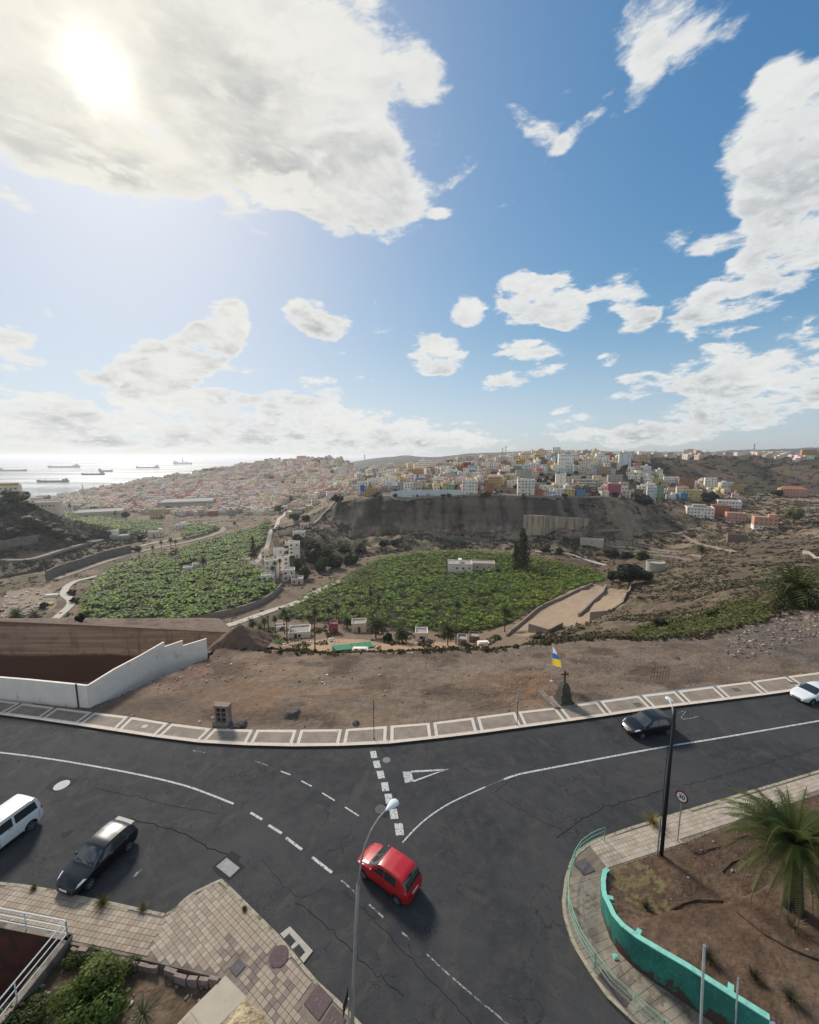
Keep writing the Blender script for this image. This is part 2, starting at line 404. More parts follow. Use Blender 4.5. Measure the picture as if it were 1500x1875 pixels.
# feature lines of the land, near to far: photo column, photo row and distance (or 'z', level; or 'h', distance, level where hidden)
ROWS = [
 [(-700,1262,'z',0.03),(-300,1262,'z',0.03),(0,1284,'z',0.03),(100,1296,'z',0.03),(170,1304,'z',0.03),(300,1321,'z',0.03),(385,1335,'z',0.03),(500,1339,'z',0.03),(620,1338,'z',0.03),(700,1332,'z',0.03),
  (800,1325,'z',0.03),(950,1304,'z',0.03),(1100,1282,'z',0.03),(1200,1268,'z',0.03),(1300,1256,'z',0.03),(1400,1246,'z',0.03),(1500,1232,'z',0.03),(1700,1208,'z',0.03),(2000,1180,'z',0.03),(2300,1160,'z',0.03)],
 [(-700,H_,62.5,0),(0,H_,62.5,0),(395,H_,62.5,0),(425,1188,'z',0),(440,1185,'z',0),(520,1191,'z',0),(600,1198,'z',0),(700,1196,'z',0.2),(800,1191,'z',0.4),(900,1188,'z',0.4),(1000,1180,'z',0.3),(1050,1175,'z',0.2),
  (1110,1168,'z',0),(1200,1172,'z',0),(1300,1165,'z',0.3),(1380,1140,'z',0.6),(1440,1122,'z',0.5),(1500,1112,'z',0.3),(1700,1105,'z',0),(2300,1100,'z',0)],
 [(-700,H_,72,-6),(400,H_,72,-6),(440,H_,68,-7),(600,H_,60,-7),(900,H_,62,-7),(1000,H_,66,-7),(1110,H_,68,-6),(1150,1160,75),(1250,1150,75),(1350,1120,75),(1500,1090,75),(1700,1080,75),(2300,1075,75)],
 [(-700,H_,137,-44),(400,H_,137,-46),(600,1200,'z',-46),(870,1198,'z',-46),(940,1188,'z',-44),(1000,1178,137),(1080,1157,137),(1150,1120,125),(1250,1105,125),(1350,1085,125),(1500,1060,110),(1700,1050,110),(2300,1045,110)],
 [(-700,H_,186,-57),(400,H_,186,-57),(600,H_,180,-56),(870,1162,'z',-56),(1000,1125,190),(1100,1090,200),(1200,1075,200),(1350,1050,190),(1500,1030,170),(1700,1020,170),(2300,1015,170)],
 [(-700,H_,290,-58),(800,H_,290,-59),(1000,1060,'z',-59),(1100,1062,275),(1200,1040,280),(1350,1010,280),(1500,1000,240),(1800,995,240),(2300,990,240)],
 [(-700,1070,'z',-57),(0,1060,'z',-58),(100,1040,'z',-58),(200,1005,'z',-59),(300,985,'z',-59),(400,968,'z',-60),(470,962,'z',-60),(510,1050,'z',-59),(560,1045,'z',-59),(620,1030,'z',-59),(680,1018,'z',-60),
  (760,1010,'z',-60),(870,1005,'z',-60),(950,1008,'z',-60),(1040,1020,'z',-60),(1100,1030,340),(1200,1010,350),(1350,985,350),(1500,985,300),(1800,980,300),(2300,975,300)],
 [(-700,960,330),(0,962,330),(100,985,340),(220,985,'z',-59.5),(300,970,'z',-60),(400,955,'z',-60),(475,950,'z',-60),(515,1000,300),(560,985,340),(640,985,400),(700,980,410),(800,975,410),(950,975,405),
  (1060,985,385),(1150,985,385),(1250,970,400),(1350,955,410),(1500,960,350),(1800,955,350),(2300,950,350)],
 [(-700,880,360),(0,903,360),(50,915,370),(100,940,380),(150,960,390),(200,975,400),(260,975,'z',-60),(300,962,'z',-60),(400,945,'z',-60),(475,940,'z',-60),(515,970,400),(560,950,440),(600,930,450),(640,915,450),
  (700,909,437),(960,906,428),(1060,908,428),(1120,910,430),(1200,925,440),(1300,918,470),(1400,915,470),(1500,915,450),(1800,905,450),(2300,895,450)],
 [(-700,H_,430,-30),(0,H_,430,-25),(100,H_,450,-50),(150,H_,470,-58),(200,955,'z',-60),(300,950,'z',-61),(400,935,'z',-61),(480,932,'z',-61),(520,945,520),(560,930,520),(600,915,520),(640,900,510),(700,890,500),
  (800,885,490),(900,880,490),(1000,885,490),(1060,890,490),(1120,895,490),(1200,905,520),(1300,905,550),(1400,908,550),(1500,908,520),(1800,900,520),(2300,890,520)],
 [(-700,H_,1150,-89),(0,912,'z',-88),(100,912,'z',-88),(150,905,1250),(200,893,1300),(250,881,1350),(330,870,1350),(430,857,1300),(480,848,1300),(560,841,1250),(620,843,1150),(645,858,900),(700,860,750),
  (800,852,720),(880,843,720),(940,840,720),(1010,831,720),(1060,833,720),(1150,840,700),(1200,838,800),(1300,835,850),(1400,829,850),(1500,831,800),(1800,825,800),(2300,820,800)],
 [(-700,H_,1340,-102),(100,H_,1340,-102),(150,H_,1360,-102),(250,H_,1800,-104),(400,H_,1800,-104),(480,H_,1700,-60),(560,H_,1700,-40),(640,H_,1400,-60),(700,H_,1100,-20),(1000,H_,1000,0),(1200,H_,1100,5),
  (1500,H_,1100,10),(2300,H_,1100,12)],
 [(-700,H_,3000,-108),(560,H_,3000,-106),(600,H_,3200,-80),(640,845,3200),(690,837,3200),(740,835,3200),(780,838,3200),(850,830,3200),(950,824,3200),(1010,822,3200),(1150,827,3200),(1250,827,3200),(1500,819,3200),(1800,815,3200),(2300,815,3200)],
 [(-700,H_,4600,-110),(2300,H_,4600,-110)],
]
STEPS = [90, 14, 26, 26, 50, 34, 22, 44, 26, 90, 12, 14, 6]
NT = 620
TT = np.linspace(-1.5, 1.5, NT)
RY, RZ = [], []
for row in ROWS:
    ts, ys, zs = [], [], []
    for q in row:
        if q[1] == H_: t, Y, z = (q[0] - 750) / 735.0, q[2], q[3]
        elif q[2] == 'z':
            g = G(q[0], q[1], q[3]); t, Y, z = g[0] / g[1], g[1], q[3]
        else:
            g = P(q[0], q[1], q[2]); t, Y, z = g[0] / g[1], g[1], g[2]
        ts.append(t); ys.append(Y); zs.append(z)
    k = np.exp(-0.5 * (np.arange(-6, 7) / (0.6 if len(RY) < 2 else 2.5)) ** 2); k /= k.sum()
    yy = np.interp(TT, ts, ys); zz = np.interp(TT, ts, zs)
    RY.append(np.convolve(np.pad(yy, 6, mode='edge'), k, 'valid')); RZ.append(np.convolve(np.pad(zz, 6, mode='edge'), k, 'valid'))
YY, ZZ = [], []
for i, n in enumerate(STEPS):
    for j in range(n):
        f = j / n; YY.append(RY[i] * (1 - f) + RY[i + 1] * f); ZZ.append(RZ[i] * (1 - f) + RZ[i + 1] * f)
YY.append(RY[-1]); ZZ.append(RZ[-1])
YY = np.array(YY); ZZ = np.array(ZZ); XX = YY * TT[None, :]
NR = len(YY)
ST0 = np.cumsum([0] + STEPS)
# soften the creases along each column
for _ in range(2):
    Z2 = ZZ.copy(); Z2[1:-1] = 0.25 * ZZ[:-2] + 0.5 * ZZ[1:-1] + 0.25 * ZZ[2:]; Z2[:2] = ZZ[:2]
    Z2[ST0[8] - 3:ST0[8] + 3] = ZZ[ST0[8] - 3:ST0[8] + 3]; ZZ = Z2
rowi = np.arange(NR)[:, None] * np.ones((1, NT))
def band(a, b, c, d): return np.clip((rowi - a) / max(b - a, 1e-6), 0, 1) * (1 - np.clip((rowi - c) / max(d - c, 1e-6), 0, 1))
lot = band(3, 12, ST0[1], ST0[2])
ZZ += lot * ((fbm(XX / 9, YY / 6, 4, 3) - 0.5) * 0.9 + (fbm(XX / 1.6, YY / 1.1, 4, 9) - 0.5) * 0.22)
slope2 = band(ST0[1] + 4, ST0[2], ST0[5], ST0[6])
right = np.clip((XX / YY - 0.38) / 0.12, 0, 1)
ZZ += slope2 * right * ((fbm(XX / 28, YY / 22, 4, 21) - 0.5) * 7 + (fbm(XX / 6, YY / 5, 3, 22) - 0.5) * 1.6)
farr = band(ST0[6], ST0[6] + 8, ST0[11], ST0[12])
t_ = XX / YY
cliffm = np.clip((t_ + 0.36) / 0.05, 0, 1)                       # not on the flat valley floor at left
spur = (1 - np.clip((t_ + 0.86) / 0.12, 0, 1))
rough = farr * np.maximum(cliffm, spur)
ZZ += rough * (fbm(XX / 45, YY / 30, 5, 31) - 0.5) * 9 * (1 - band(ST0[9], ST0[9] + 20, ST0[11], ST0[12]) * 0.4)
hill = band(ST0[9] + 5, ST0[9] + 25, ST0[11] - 2, ST0[12]) * np.clip((t_ - 0.55) / 0.12, 0, 1)
gul = np.abs(fbm(XX / 75 + 3, YY / 260, 4, 41) - 0.5) * 2
ZZ -= hill * (1 - gul) ** 3 * 26; ZZ += hill * 10
# gullies and ledges of the cliff faces
cf = band(ST0[7] - 4, ST0[7] + 2, ST0[8] - 4, ST0[8]) * cliffm
YY2 = YY + cf * ((fbm(XX / 12, ZZ / 60, 4, 51) - 0.5) * 22 + (fbm(XX / 60, ZZ / 9, 3, 52) - 0.5) * 8)
tal = band(ST0[6] - 2, ST0[6] + 6, ST0[7], ST0[7] + 6) * cliffm
ZZ += tal * ((fbm(XX / 9, YY / 6, 4, 55) - 0.5) * 5)
mts = band(ST0[11] + 2, ST0[12] - 2, ST0[13], ST0[13]) * np.clip((t_ + 0.1) / 0.1, 0, 1)
ZZ += mts * (fbm(XX / 300, YY / 700, 4, 61) - 0.5) * 40
# the excavated pit behind the low white wall
PITB = [G(-420, 1262, 0)[:2], G(0, 1284, 0)[:2], G(163, 1296, 0)[:2], G(380, 1205, 0)[:2], (-25, 60.2), (-110, 60.2), (-115, 50)]
inp = inside(PITB, XX, YY2) & (YY2 < 61)
ZZ[inp] = -10.5
bh = (XX / YY < (408 - 750) / 735.0) & (YY2 > 59.4) & (YY2 < 75); ZZ[bh] = np.minimum(ZZ[bh], -4.2)
# terrain height query in the same parametrisation (before the small cliff displacement)
def Hq(x, y):
    x = np.atleast_1d(np.asarray(x, float)); y = np.atleast_1d(np.asarray(y, float))
    ci = np.clip((x / np.maximum(y, 1) - TT[0]) / (TT[1] - TT[0]), 0, NT - 1.001); c0 = ci.astype(int); f = ci - c0
    out = np.empty(len(x))
    for c in np.unique(c0):
        k = c0 == c
        out[k] = np.interp(y[k], YY[:, c], ZZ[:, c]) * (1 - f[k]) + np.interp(y[k], YY[:, c + 1], ZZ[:, c + 1]) * f[k]
    return out
_ys = np.concatenate([np.linspace(46, 200, 200), np.geomspace(201, 3500, 500)])
def hit(px, py, ymin=64.0):
    d = ray(px, py); ys = _ys[_ys >= ymin]; xs = ys * d[0] / d[1]; zr = CAM_Z + ys * d[2] / d[1]
    dz = zr - Hq(xs, ys); k = np.argmax(dz <= 0)
    if dz[k] > 0: k = len(ys) - 1
    if k == 0: return (xs[0], ys[0], zr[0])
    f = dz[k - 1] / (dz[k - 1] - dz[k]); Y = ys[k - 1] + (ys[k] - ys[k - 1]) * f
    x = Y * d[0] / d[1]
    return (x, Y, float(Hq(x, Y)[0]))
def hits(pts, ymin=64.0): return [hit(a, b, ymin) for a, b in pts]
def flat(pts, z): return [G(a, b, z) for a, b in pts]

# regions of the land (plan outlines)
F_MAIN = flat([(505,1136),(560,1140),(650,1152),(760,1162),(870,1167),(925,1163),(965,1140),(1010,1118),(1060,1088),(1112,1062),(1108,1046),(1060,1034),(1000,1022),(930,1012),(870,1006),(760,1010),(700,1020),(650,1043),(610,1068),(560,1098),(520,1122)], -58)
F_LEFT = flat([(150,1140),(165,1090),(182,1060),(230,1035),(300,1018),(352,1003),(450,973),(492,961),(490,985),(470,1012),(445,1030),(470,1048),(497,1070),(505,1092),(470,1112),(420,1128),(330,1150),(180,1150)], -58.5)
F_FAR = [hit(*p, 200) for p in [(112,941),(150,946),(200,953),(290,958),(302,972),(262,980),(215,978),(180,966),(140,956),(116,950)]]
F_FAR2 = [hit(*p, 200) for p in [(330,978),(345,966),(392,962),(405,968),(380,980),(335,988)]]
TERR = hits([(930,1160),(985,1112),(1080,1070),(1150,1082),(1140,1110),(1090,1135),(1010,1152),(960,1165)], 90)
YARD = flat([(480,1190),(520,1175),(600,1155),(700,1160),(800,1165),(870,1172),(900,1182),(880,1196),(500,1200)], -49)
F_YARD = flat([(452,1182),(470,1160),(500,1152),(525,1160),(520,1178),(490,1192)], -47)
TRASH = flat([(10,1085),(90,1070),(105,1110),(60,1140),(0,1145)], -58)
RIVER = flat([(400,1160),(450,1130),(505,1092),(520,1060),(600,1050),(640,1050),(560,1100),(500,1128),(430,1150)], -59)
X_, Y_, Z_ = XX.ravel(), YY2.ravel(), ZZ.ravel()
n_big = fbm(X_ / 60, Y_ / 60, 4, 5); n_mid = fbm(X_ / 12, Y_ / 12, 4, 6); n_sm = fbm(X_ / 2.2, Y_ / 2.2, 3, 8)
col = np.zeros((len(X_), 3)) + np.array((0.175, 0.135, 0.105))
def paint(mask, c, amt=1.0):
    m = (np.asarray(mask, float) * amt)[:, None]; col[:] = col * (1 - m) + np.array(c) * m
dY = np.gradient(ZZ, axis=0) / np.maximum(np.gradient(YY, axis=0), 1e-3); dX = np.gradient(ZZ, axis=1) / np.maximum(np.gradient(XX, axis=1), 1e-3)
SL = np.hypot(dY, dX).ravel(); R_ = rowi.ravel(); T_ = t_.ravel()
sm = lambda v, a, b: np.clip((v - a) / (b - a), 0, 1)
# dusty lot: grey-brown with reddish and ochre patches
lotm = (R_ <= ST0[2] + 4)
paint(lotm, (0.178, 0.142, 0.118))
paint(lotm * sm(n_mid, 0.5, 0.62), (0.215, 0.168, 0.132), 0.8)
paint(lotm * sm(fbm(X_ / 4, Y_ / 1.6, 5, 77), 0.54, 0.62), (0.088, 0.068, 0.054), 0.65)
paint(lotm * sm(fbm(X_ / 7 + 9, Y_ / 2.2, 5, 78), 0.56, 0.66), (0.195, 0.15, 0.115), 0.6)
d_or = np.exp(-(((X_ - G(520, 1270)[0]) / 11) ** 2 + ((Y_ - 39) / 4.2) ** 2))
paint(lotm * d_or * sm(fbm(X_ / 3, Y_ / 1.4, 5, 79), 0.40, 0.58), (0.205, 0.135, 0.085), .75)
d_r2 = np.exp(-(((X_ - G(960, 1240)[0]) / 6) ** 2 + ((Y_ - 41.5) / 4) ** 2))
paint(lotm * d_r2 * sm(n_mid, 0.4, 0.6), (0.20, 0.115, 0.07), 0.8)
d_rd = np.exp(-(((X_ - G(340, 1240)[0]) / 5) ** 2 + ((Y_ - 45) / 4) ** 2))
paint(lotm * d_rd * sm(n_sm, 0.35, 0.6), (0.19, 0.115, 0.10), 0.8)
d_gr = np.exp(-(((X_ - 47) / 16) ** 2 + ((Y_ - 50) / 6) ** 2))
paint(lotm * d_gr, (0.125, 0.108, 0.098), 0.85)
d_dk = np.exp(-(((X_ - G(270, 1300)[0]) / 6) ** 2 + ((Y_ - 37) / 2) ** 2)); paint(lotm * d_dk, (0.09, 0.075, 0.065), 0.8)
# scrub slope at right
sc = (R_ > ST0[1] + 3) & (R_ < ST0[6]) & (T_ > 0.36)
paint(sc, (0.108, 0.086, 0.064)); paint(sc * sm(n_mid, 0.46, 0.6), (0.085, 0.074, 0.046), 0.8); paint(sc * sm(n_sm, 0.55, 0.7), (0.19, 0.155, 0.125), 0.5)
sl = (R_ > ST0[6] - 2) & (R_ < ST0[9] + 3) & (T_ > 0.40)
paint(sl, (0.215, 0.168, 0.125)); paint(sl * sm(n_mid, 0.5, 0.62), (0.085, 0.075, 0.05), 0.9); paint(sl * sm(n_sm, 0.5, 0.7), (0.30, 0.24, 0.185), 0.45)
# cliff and talus in the middle
ck = (R_ > ST0[6]) & (R_ <= ST0[8] + 1) & (T_ > -0.34) & (T_ < 0.44)
paint(ck, (0.145, 0.115, 0.094))
strat = fbm(X_ / 50, Z_ / 2.2, 4, 12); paint(ck * sm(strat, 0.5, 0.66), (0.165, 0.14, 0.12), 0.7)
lowz = sm(-Z_, 40, 50); paint(ck * sm(fbm(X_ / 5, Z_ / 26, 4, 113), 0.50, 0.60), (0.055, 0.048, 0.046), 0.75); paint(ck * sm(fbm(X_ / 9 + 5, Z_ / 18, 4, 114), 0.56, 0.66), (0.16, 0.125, 0.10), 0.6)
paint(ck * lowz, (0.23, 0.175, 0.135), 0.75); paint(ck * lowz * sm(n_sm, 0.5, 0.66), (0.33, 0.26, 0.20), 0.6)
paint(ck * sm(-Z_, 50, 57) * sm(n_mid, 0.42, 0.6), (0.06, 0.065, 0.035), 0.85)
paint((R_ > ST0[6]) & (R_ < ST0[8]) & (T_ < 0.0) & (T_ > -0.34) & (n_mid > 0.45), (0.055, 0.06, 0.035), 0.7)
# right hill
hr = (R_ > ST0[9] + 2) & (R_ <= ST0[12]) & (T_ > 0.5)
paint(hr, (0.075, 0.058, 0.048)); paint(hr * sm(n_big, 0.5, 0.62), (0.062, 0.062, 0.036), 0.6); paint(hr * sm(fbm(X_ / 18, Y_ / 40, 4, 14), 0.5, 0.65), (0.11, 0.088, 0.070), 0.45)
tw = (R_ > ST0[8]) & (R_ <= ST0[12]) & (T_ <= 0.5); paint(tw, (0.22, 0.185, 0.15)); paint(tw * sm(n_mid, 0.55, 0.65), (0.09, 0.085, 0.055), 0.7)
paint(R_ > ST0[11] + 2, (0.085, 0.085, 0.07))
# left spur and valley floor
ls = (T_ < -0.68) & (R_ > ST0[6] - 6) & (R_ <= ST0[9] + 2) & (Z_ > -57)
paint(ls, (0.12, 0.095, 0.075)); paint(ls * sm(n_mid, 0.45, 0.58), (0.055, 0.058, 0.036), 0.9); paint(ls * sm(n_sm, 0.6, 0.75), (0.25, 0.20, 0.16), 0.5)
vf = (Z_ < -55) & (T_ < 0.45) & (R_ > ST0[3]) & (R_ < ST0[9] + 12)
paint(vf & (T_ < -0.3), (0.20, 0.16, 0.125)); paint((vf & (T_ < -0.3)) * sm(n_mid, 0.5, 0.6), (0.09, 0.085, 0.055), 0.7)
for pl, c in ((F_MAIN, (0.045, 0.05, 0.025)), (F_LEFT, (0.045, 0.05, 0.025)), (F_FAR, (0.05, 0.075, 0.03)), (F_FAR2, (0.06, 0.075, 0.035)),
              (TERR, (0.27, 0.215, 0.165)), (YARD, (0.34, 0.25, 0.17)), (TRASH, (0.28, 0.225, 0.18)), (RIVER, (0.17, 0.135, 0.105))):
    paint(inside(pl, X_, Y_) & (R_ > ST0[3] - 10), c)
col *= (0.82 + 0.36 * n_sm)[:, None] * np.array((1.08, 1.0, .90))
V = np.stack([X_, Y_, Z_], 1)
idx = np.arange(NR * NT).reshape(NR, NT)
F = np.stack([idx[:-1, :-1], idx[:-1, 1:], idx[1:, 1:], idx[1:, :-1]], -1).reshape(-1, 4)
M_ground = mat('ground_soil', attr=True, rough=0.95, noise=0.22, nscale=1.6, bump=0.55, bscale=4.0, spec=0.1, detail=8)
obj('terrain', np_mesh('terrain', V, F, M_ground, cols=col, smooth=True), kind='structure')

# ------------------------------------------------------------------ sea
M_sea = bpy.data.materials.new('sea_water'); M_sea.use_nodes = True
t = M_sea.node_tree; b = t.nodes['Principled BSDF']; b.inputs['Base Color'].default_value = (0.05, 0.075, 0.08, 1)
b.inputs['Roughness'].default_value = 0.22; b.inputs['IOR'].default_value = 1.33
tcn = t.nodes.new('ShaderNodeNewGeometry'); mp = t.nodes.new('ShaderNodeMapping'); mp.inputs['Scale'].default_value = (1, 1.8, 1)
n1 = t.nodes.new('ShaderNodeTexNoise'); n1.inputs['Scale'].default_value = 0.045; n1.inputs['Detail'].default_value = 8; n1.inputs['Roughness'].default_value = 0.7
t.links.new(tcn.outputs['Position'], mp.inputs[0]); t.links.new(mp.outputs[0], n1.inputs['Vector'])
bp = t.nodes.new('ShaderNodeBump'); bp.inputs['Strength'].default_value = 0.6; bp.inputs['Distance'].default_value = 2.5
n9 = t.nodes.new('ShaderNodeTexNoise'); n9.inputs['Scale'].default_value = 0.0016; n9.inputs['Detail'].default_value = 4
mp2 = t.nodes.new('ShaderNodeMapping'); mp2.inputs['Scale'].default_value = (0.5, 3.0, 1); t.links.new(tcn.outputs['Position'], mp2.inputs[0]); t.links.new(mp2.outputs[0], n9.inputs['Vector'])
r9 = t.nodes.new('ShaderNodeMapRange'); t.links.new(n9.outputs['Fac'], r9.inputs[0]); r9.inputs[1].default_value = .4; r9.inputs[2].default_value = .62; r9.inputs[3].default_value = .12; r9.inputs[4].default_value = .42
t.links.new(r9.outputs[0], b.inputs['Roughness'])
t.links.new(n1.outputs['Fac'], bp.inputs['Height']); t.links.new(bp.outputs[0], b.inputs['Normal'])
SEA_Z = -96.0
mb = MB(); mb.poly([(-60000, 900, SEA_Z), (60000, 900, SEA_Z), (60000, 58000, SEA_Z), (-60000, 58000, SEA_Z)])
obj('sea', mb.mesh('sea', M_sea), kind='structure')
# ------------------------------------------------------------------ air
hz = MB(); hz.box(-60500, 60500, -60, 59000, -114, 96)
M_haze = bpy.data.materials.new('haze_air'); M_haze.use_nodes = True; t = M_haze.node_tree; t.nodes.clear()
pv = t.nodes.new('ShaderNodeVolumePrincipled'); pv.inputs['Color'].default_value = (0.93, 0.95, 1.0, 1); pv.inputs['Density'].default_value = 0.00010
pv.inputs['Anisotropy'].default_value = 0.45
oo = t.nodes.new('ShaderNodeOutputMaterial'); t.links.new(pv.outputs[0], oo.inputs['Volume'])
obj('haze', hz.mesh('haze', M_haze), kind='stuff')

# ================================================================== street level
# ---- asphalt
M_road = bpy.data.materials.new('asphalt'); M_road.use_nodes = True; nt = M_road.node_tree
b = nt.nodes['Principled BSDF']; b.inputs['Roughness'].default_value = 0.85; b.inputs['Specular IOR Level'].default_value = 0.2
ge = N('ShaderNodeNewGeometry')
def tn(scale, detail=6, rough=0.6, dist=0.0, vec=None):
    n = N('ShaderNodeTexNoise'); n.inputs['Scale'].default_value = scale; n.inputs['Detail'].default_value = detail
    n.inputs['Roughness'].default_value = rough; n.inputs['Distortion'].default_value = dist
    L(vec or ge.outputs['Position'], n.inputs['Vector']); return n
big = tn(0.16, 5, 0.6); mid = tn(1.1, 7, 0.7); fine = tn(38, 4, 0.7)
base = MIX(MR(big.outputs['Fac'], 0.38, 0.66), (0.030, 0.031, 0.035), (0.050, 0.050, 0.052))
base = MIX(MR(mid.outputs['Fac'], 0.35, 0.75), base, (0.056, 0.054, 0.051))
base = MIX(M('MULTIPLY', MR(tn(0.35, 6, 0.7, 1.5).outputs['Fac'], 0.52, 0.66), 0.6), base, (0.072, 0.066, 0.058))
base = MIX(M('MULTIPLY', MR(tn(0.8, 7, 0.75, 0.5).outputs['Fac'], 0.60, 0.68), 0.6), base, (0.018, 0.018, 0.019))
sp = N('ShaderNodeVectorMath', operation='SCALE'); L(base, sp.inputs[0]); L(M('MULTIPLY', MR(fine.outputs['Fac'], 0.25, 0.75, 0.66, 1.34, 'LINEAR'), MR(tn(11.0, 5, 0.75).outputs['Fac'], 0.3, 0.7, 0.82, 1.18, 'LINEAR')), sp.inputs['Scale'])
base = sp.outputs[0]
# long straight wear bands along the traffic lanes
wv = tn(0.5, 3, 0.5)
dv = N('ShaderNodeVectorMath', operation='MULTIPLY_ADD'); L(tn(0.9, 4, 0.6).outputs['Color'], dv.inputs[0]); dv.inputs[1].default_value = (2.2, 2.2, 2.2); L(ge.outputs['Position'], dv.inputs[2])
vo = N('ShaderNodeTexVoronoi', feature='DISTANCE_TO_EDGE'); vo.inputs['Scale'].default_value = 0.28; L(dv.outputs[0], vo.inputs['Vector'])
vo2 = N('ShaderNodeTexVoronoi', feature='DISTANCE_TO_EDGE'); vo2.inputs['Scale'].default_value = 1.5; L(dv.outputs[0], vo2.inputs['Vector'])
cr = M('MULTIPLY', MR(vo.outputs['Distance'], 0.0, 0.012, 1.0, 0.0), MR(tn(0.22, 2).outputs['Fac'], 0.46, 0.56))
cr2 = M('MULTIPLY', MR(vo2.outputs['Distance'], 0.0, 0.05, 0.8, 0.0), MR(tn(0.13, 2, 0.5, 0.0).outputs['Fac'], 0.56, 0.66))
crk = M('MAXIMUM', cr, cr2)
base = MIX(M('MULTIPLY', crk, 0.75), base, (0.012, 0.012, 0.013))
L(base, b.inputs['Base Color'])
bp = N('ShaderNodeBump'); bp.inputs['Strength'].default_value = 0.35; bp.inputs['Distance'].default_value = 0.01
L(M('SUBTRACT', fine.outputs['Fac'], crk), bp.inputs['Height']); L(bp.outputs[0], b.inputs['Normal'])
M_mark = mat('road_paint', (0.50, 0.50, 0.48), rough=0.8, noise=0.18, nscale=6, dark=(0.10, 0.10, 0.10), dscale=7.0, damt=0.53)
M_markw = mat('road_paint_worn', (0.30, 0.30, 0.29), rough=0.8, noise=0.25, nscale=6, dark=(0.055, 0.055, 0.056), dscale=5.0, damt=0.45)
M_tar = mat('tar_seam_black', (0.014, 0.014, 0.015), rough=0.95, spec=0.02)
M_patch = mat('asphalt_patch', (0.016, 0.016, 0.018), rough=0.85, noise=0.25, nscale=5, bump=0.3, bscale=30)

def gl(pts, z=0.0): return [G(x, y, z)[:2] for x, y in pts]
KERB_FAR = [(-420,1262),(-200,1290),(0,1316),(100,1330),(200,1346),(300,1358),(390,1366),(500,1369),(620,1368),(700,1364),(800,1354),(950,1335),(1100,1312),(1250,1292),(1400,1272),(1500,1259),(1700,1233),(2000,1195)]
OUT_FAR = [(-420,1246),(-200,1262),(0,1284),(100,1296),(170,1304),(300,1321),(385,1335),(500,1339),(620,1338),(700,1332),(800,1325),(950,1304),(1100,1282),(1200,1268),(1300,1256),(1400,1246),(1500,1232),(1700,1208),(2000,1175)]
KERB_L = [(-260,1583),(0,1619),(40,1623),(96,1632),(144,1644),(171,1649),(221,1659),(256,1667),(304,1677),(320,1667),(336,1651),(355,1637),(392,1619),(406,1613),(427,1632),(462,1667),(499,1704),(513,1718),(553,1767),(583,1802),(614,1830),(635,1851),(670,1888),(760,1990)]
KERB_R = [(1700,1352),(1600,1383),(1500,1413),(1477,1420),(1400,1443),(1333,1463),(1267,1483),(1213,1499),(1147,1520),(1100,1537),(1075,1548),(1056,1562),(1043,1582),(1034,1612),(1029,1653),(1031,1678),(1037,1700),(1044,1722),(1053,1743),(1080,1787),(1110,1830),(1150,1868),(1240,1950),(1300,2010)]
OUT_FAR = [G(x, y, 0.0)[:2] for x, y in OUT_FAR]; KF = gl(KERB_FAR); KL = gl(KERB_L); KR = gl(KERB_R)
road_poly = [(p[0], p[1] + 0.1) for p in KF] + [G(1900, 1330, 0)[:2]] + KR[:] + [(KR[-1][0], 6)] + [(KL[-1][0], 6)] + KL[::-1]
# cut into a fine enough sheet
mb = MB(); mb.prism(road_poly, None, 0.0)
road = obj('road', mb.mesh('road', M_road), kind='structure')

def strip(pts, w, z=0.0, closed=False):
    """ribbon polygon along a plan line"""
    pts = [Vector(p[:2]) for p in pts]; n = len(pts); l, r = [], []
    for i, p in enumerate(pts):
        d = (pts[min(i + 1, n - 1)] - pts[max(i - 1, 0)]).normalized(); nn = Vector((-d.y, d.x)) * w / 2
        l.append(p + nn); r.append(p - nn)
    return l, r
def smooth_line(pts, step=0.5):
    """Catmull-Rom resample"""
    P_ = [Vector(p[:2]) for p in pts]; P_ = [P_[0] * 2 - P_[1]] + P_ + [P_[-1] * 2 - P_[-2]]; out = []
    for i in range(1, len(P_) - 2):
        a, b_, c, d = P_[i - 1:i + 3]; n = max(1, int((c - b_).length / step))
        for k in range(n):
            u = k / n; out.append(0.5 * ((2 * b_) + (c - a) * u + (2 * a - 5 * b_ + 4 * c - d) * u * u + (3 * b_ - a - 3 * c + d) * u ** 3))
    out.append(P_[-2]); return out
def ribbon(name, pts, w, m, z=0.004, parent=None, step=0.5, jitter=0.0, **kw):
    pts = smooth_line(pts, step) if step else [Vector(p[:2]) for p in pts]
    if jitter: pts = [p + Vector((random.gauss(0, jitter), random.gauss(0, jitter))) for p in pts]
    l, r = strip(pts, w); v = []; f = []
    for a, b_ in zip(l, r): v += [(a.x, a.y, z), (b_.x, b_.y, z)]
    for i in range(len(l) - 1): f.append((2 * i, 2 * i + 1, 2 * i + 3, 2 * i + 2))
    me = bpy.data.meshes.new(name); me.from_pydata(v, [], f); me.materials.append(m)
    return obj(name, me, parent, **kw)

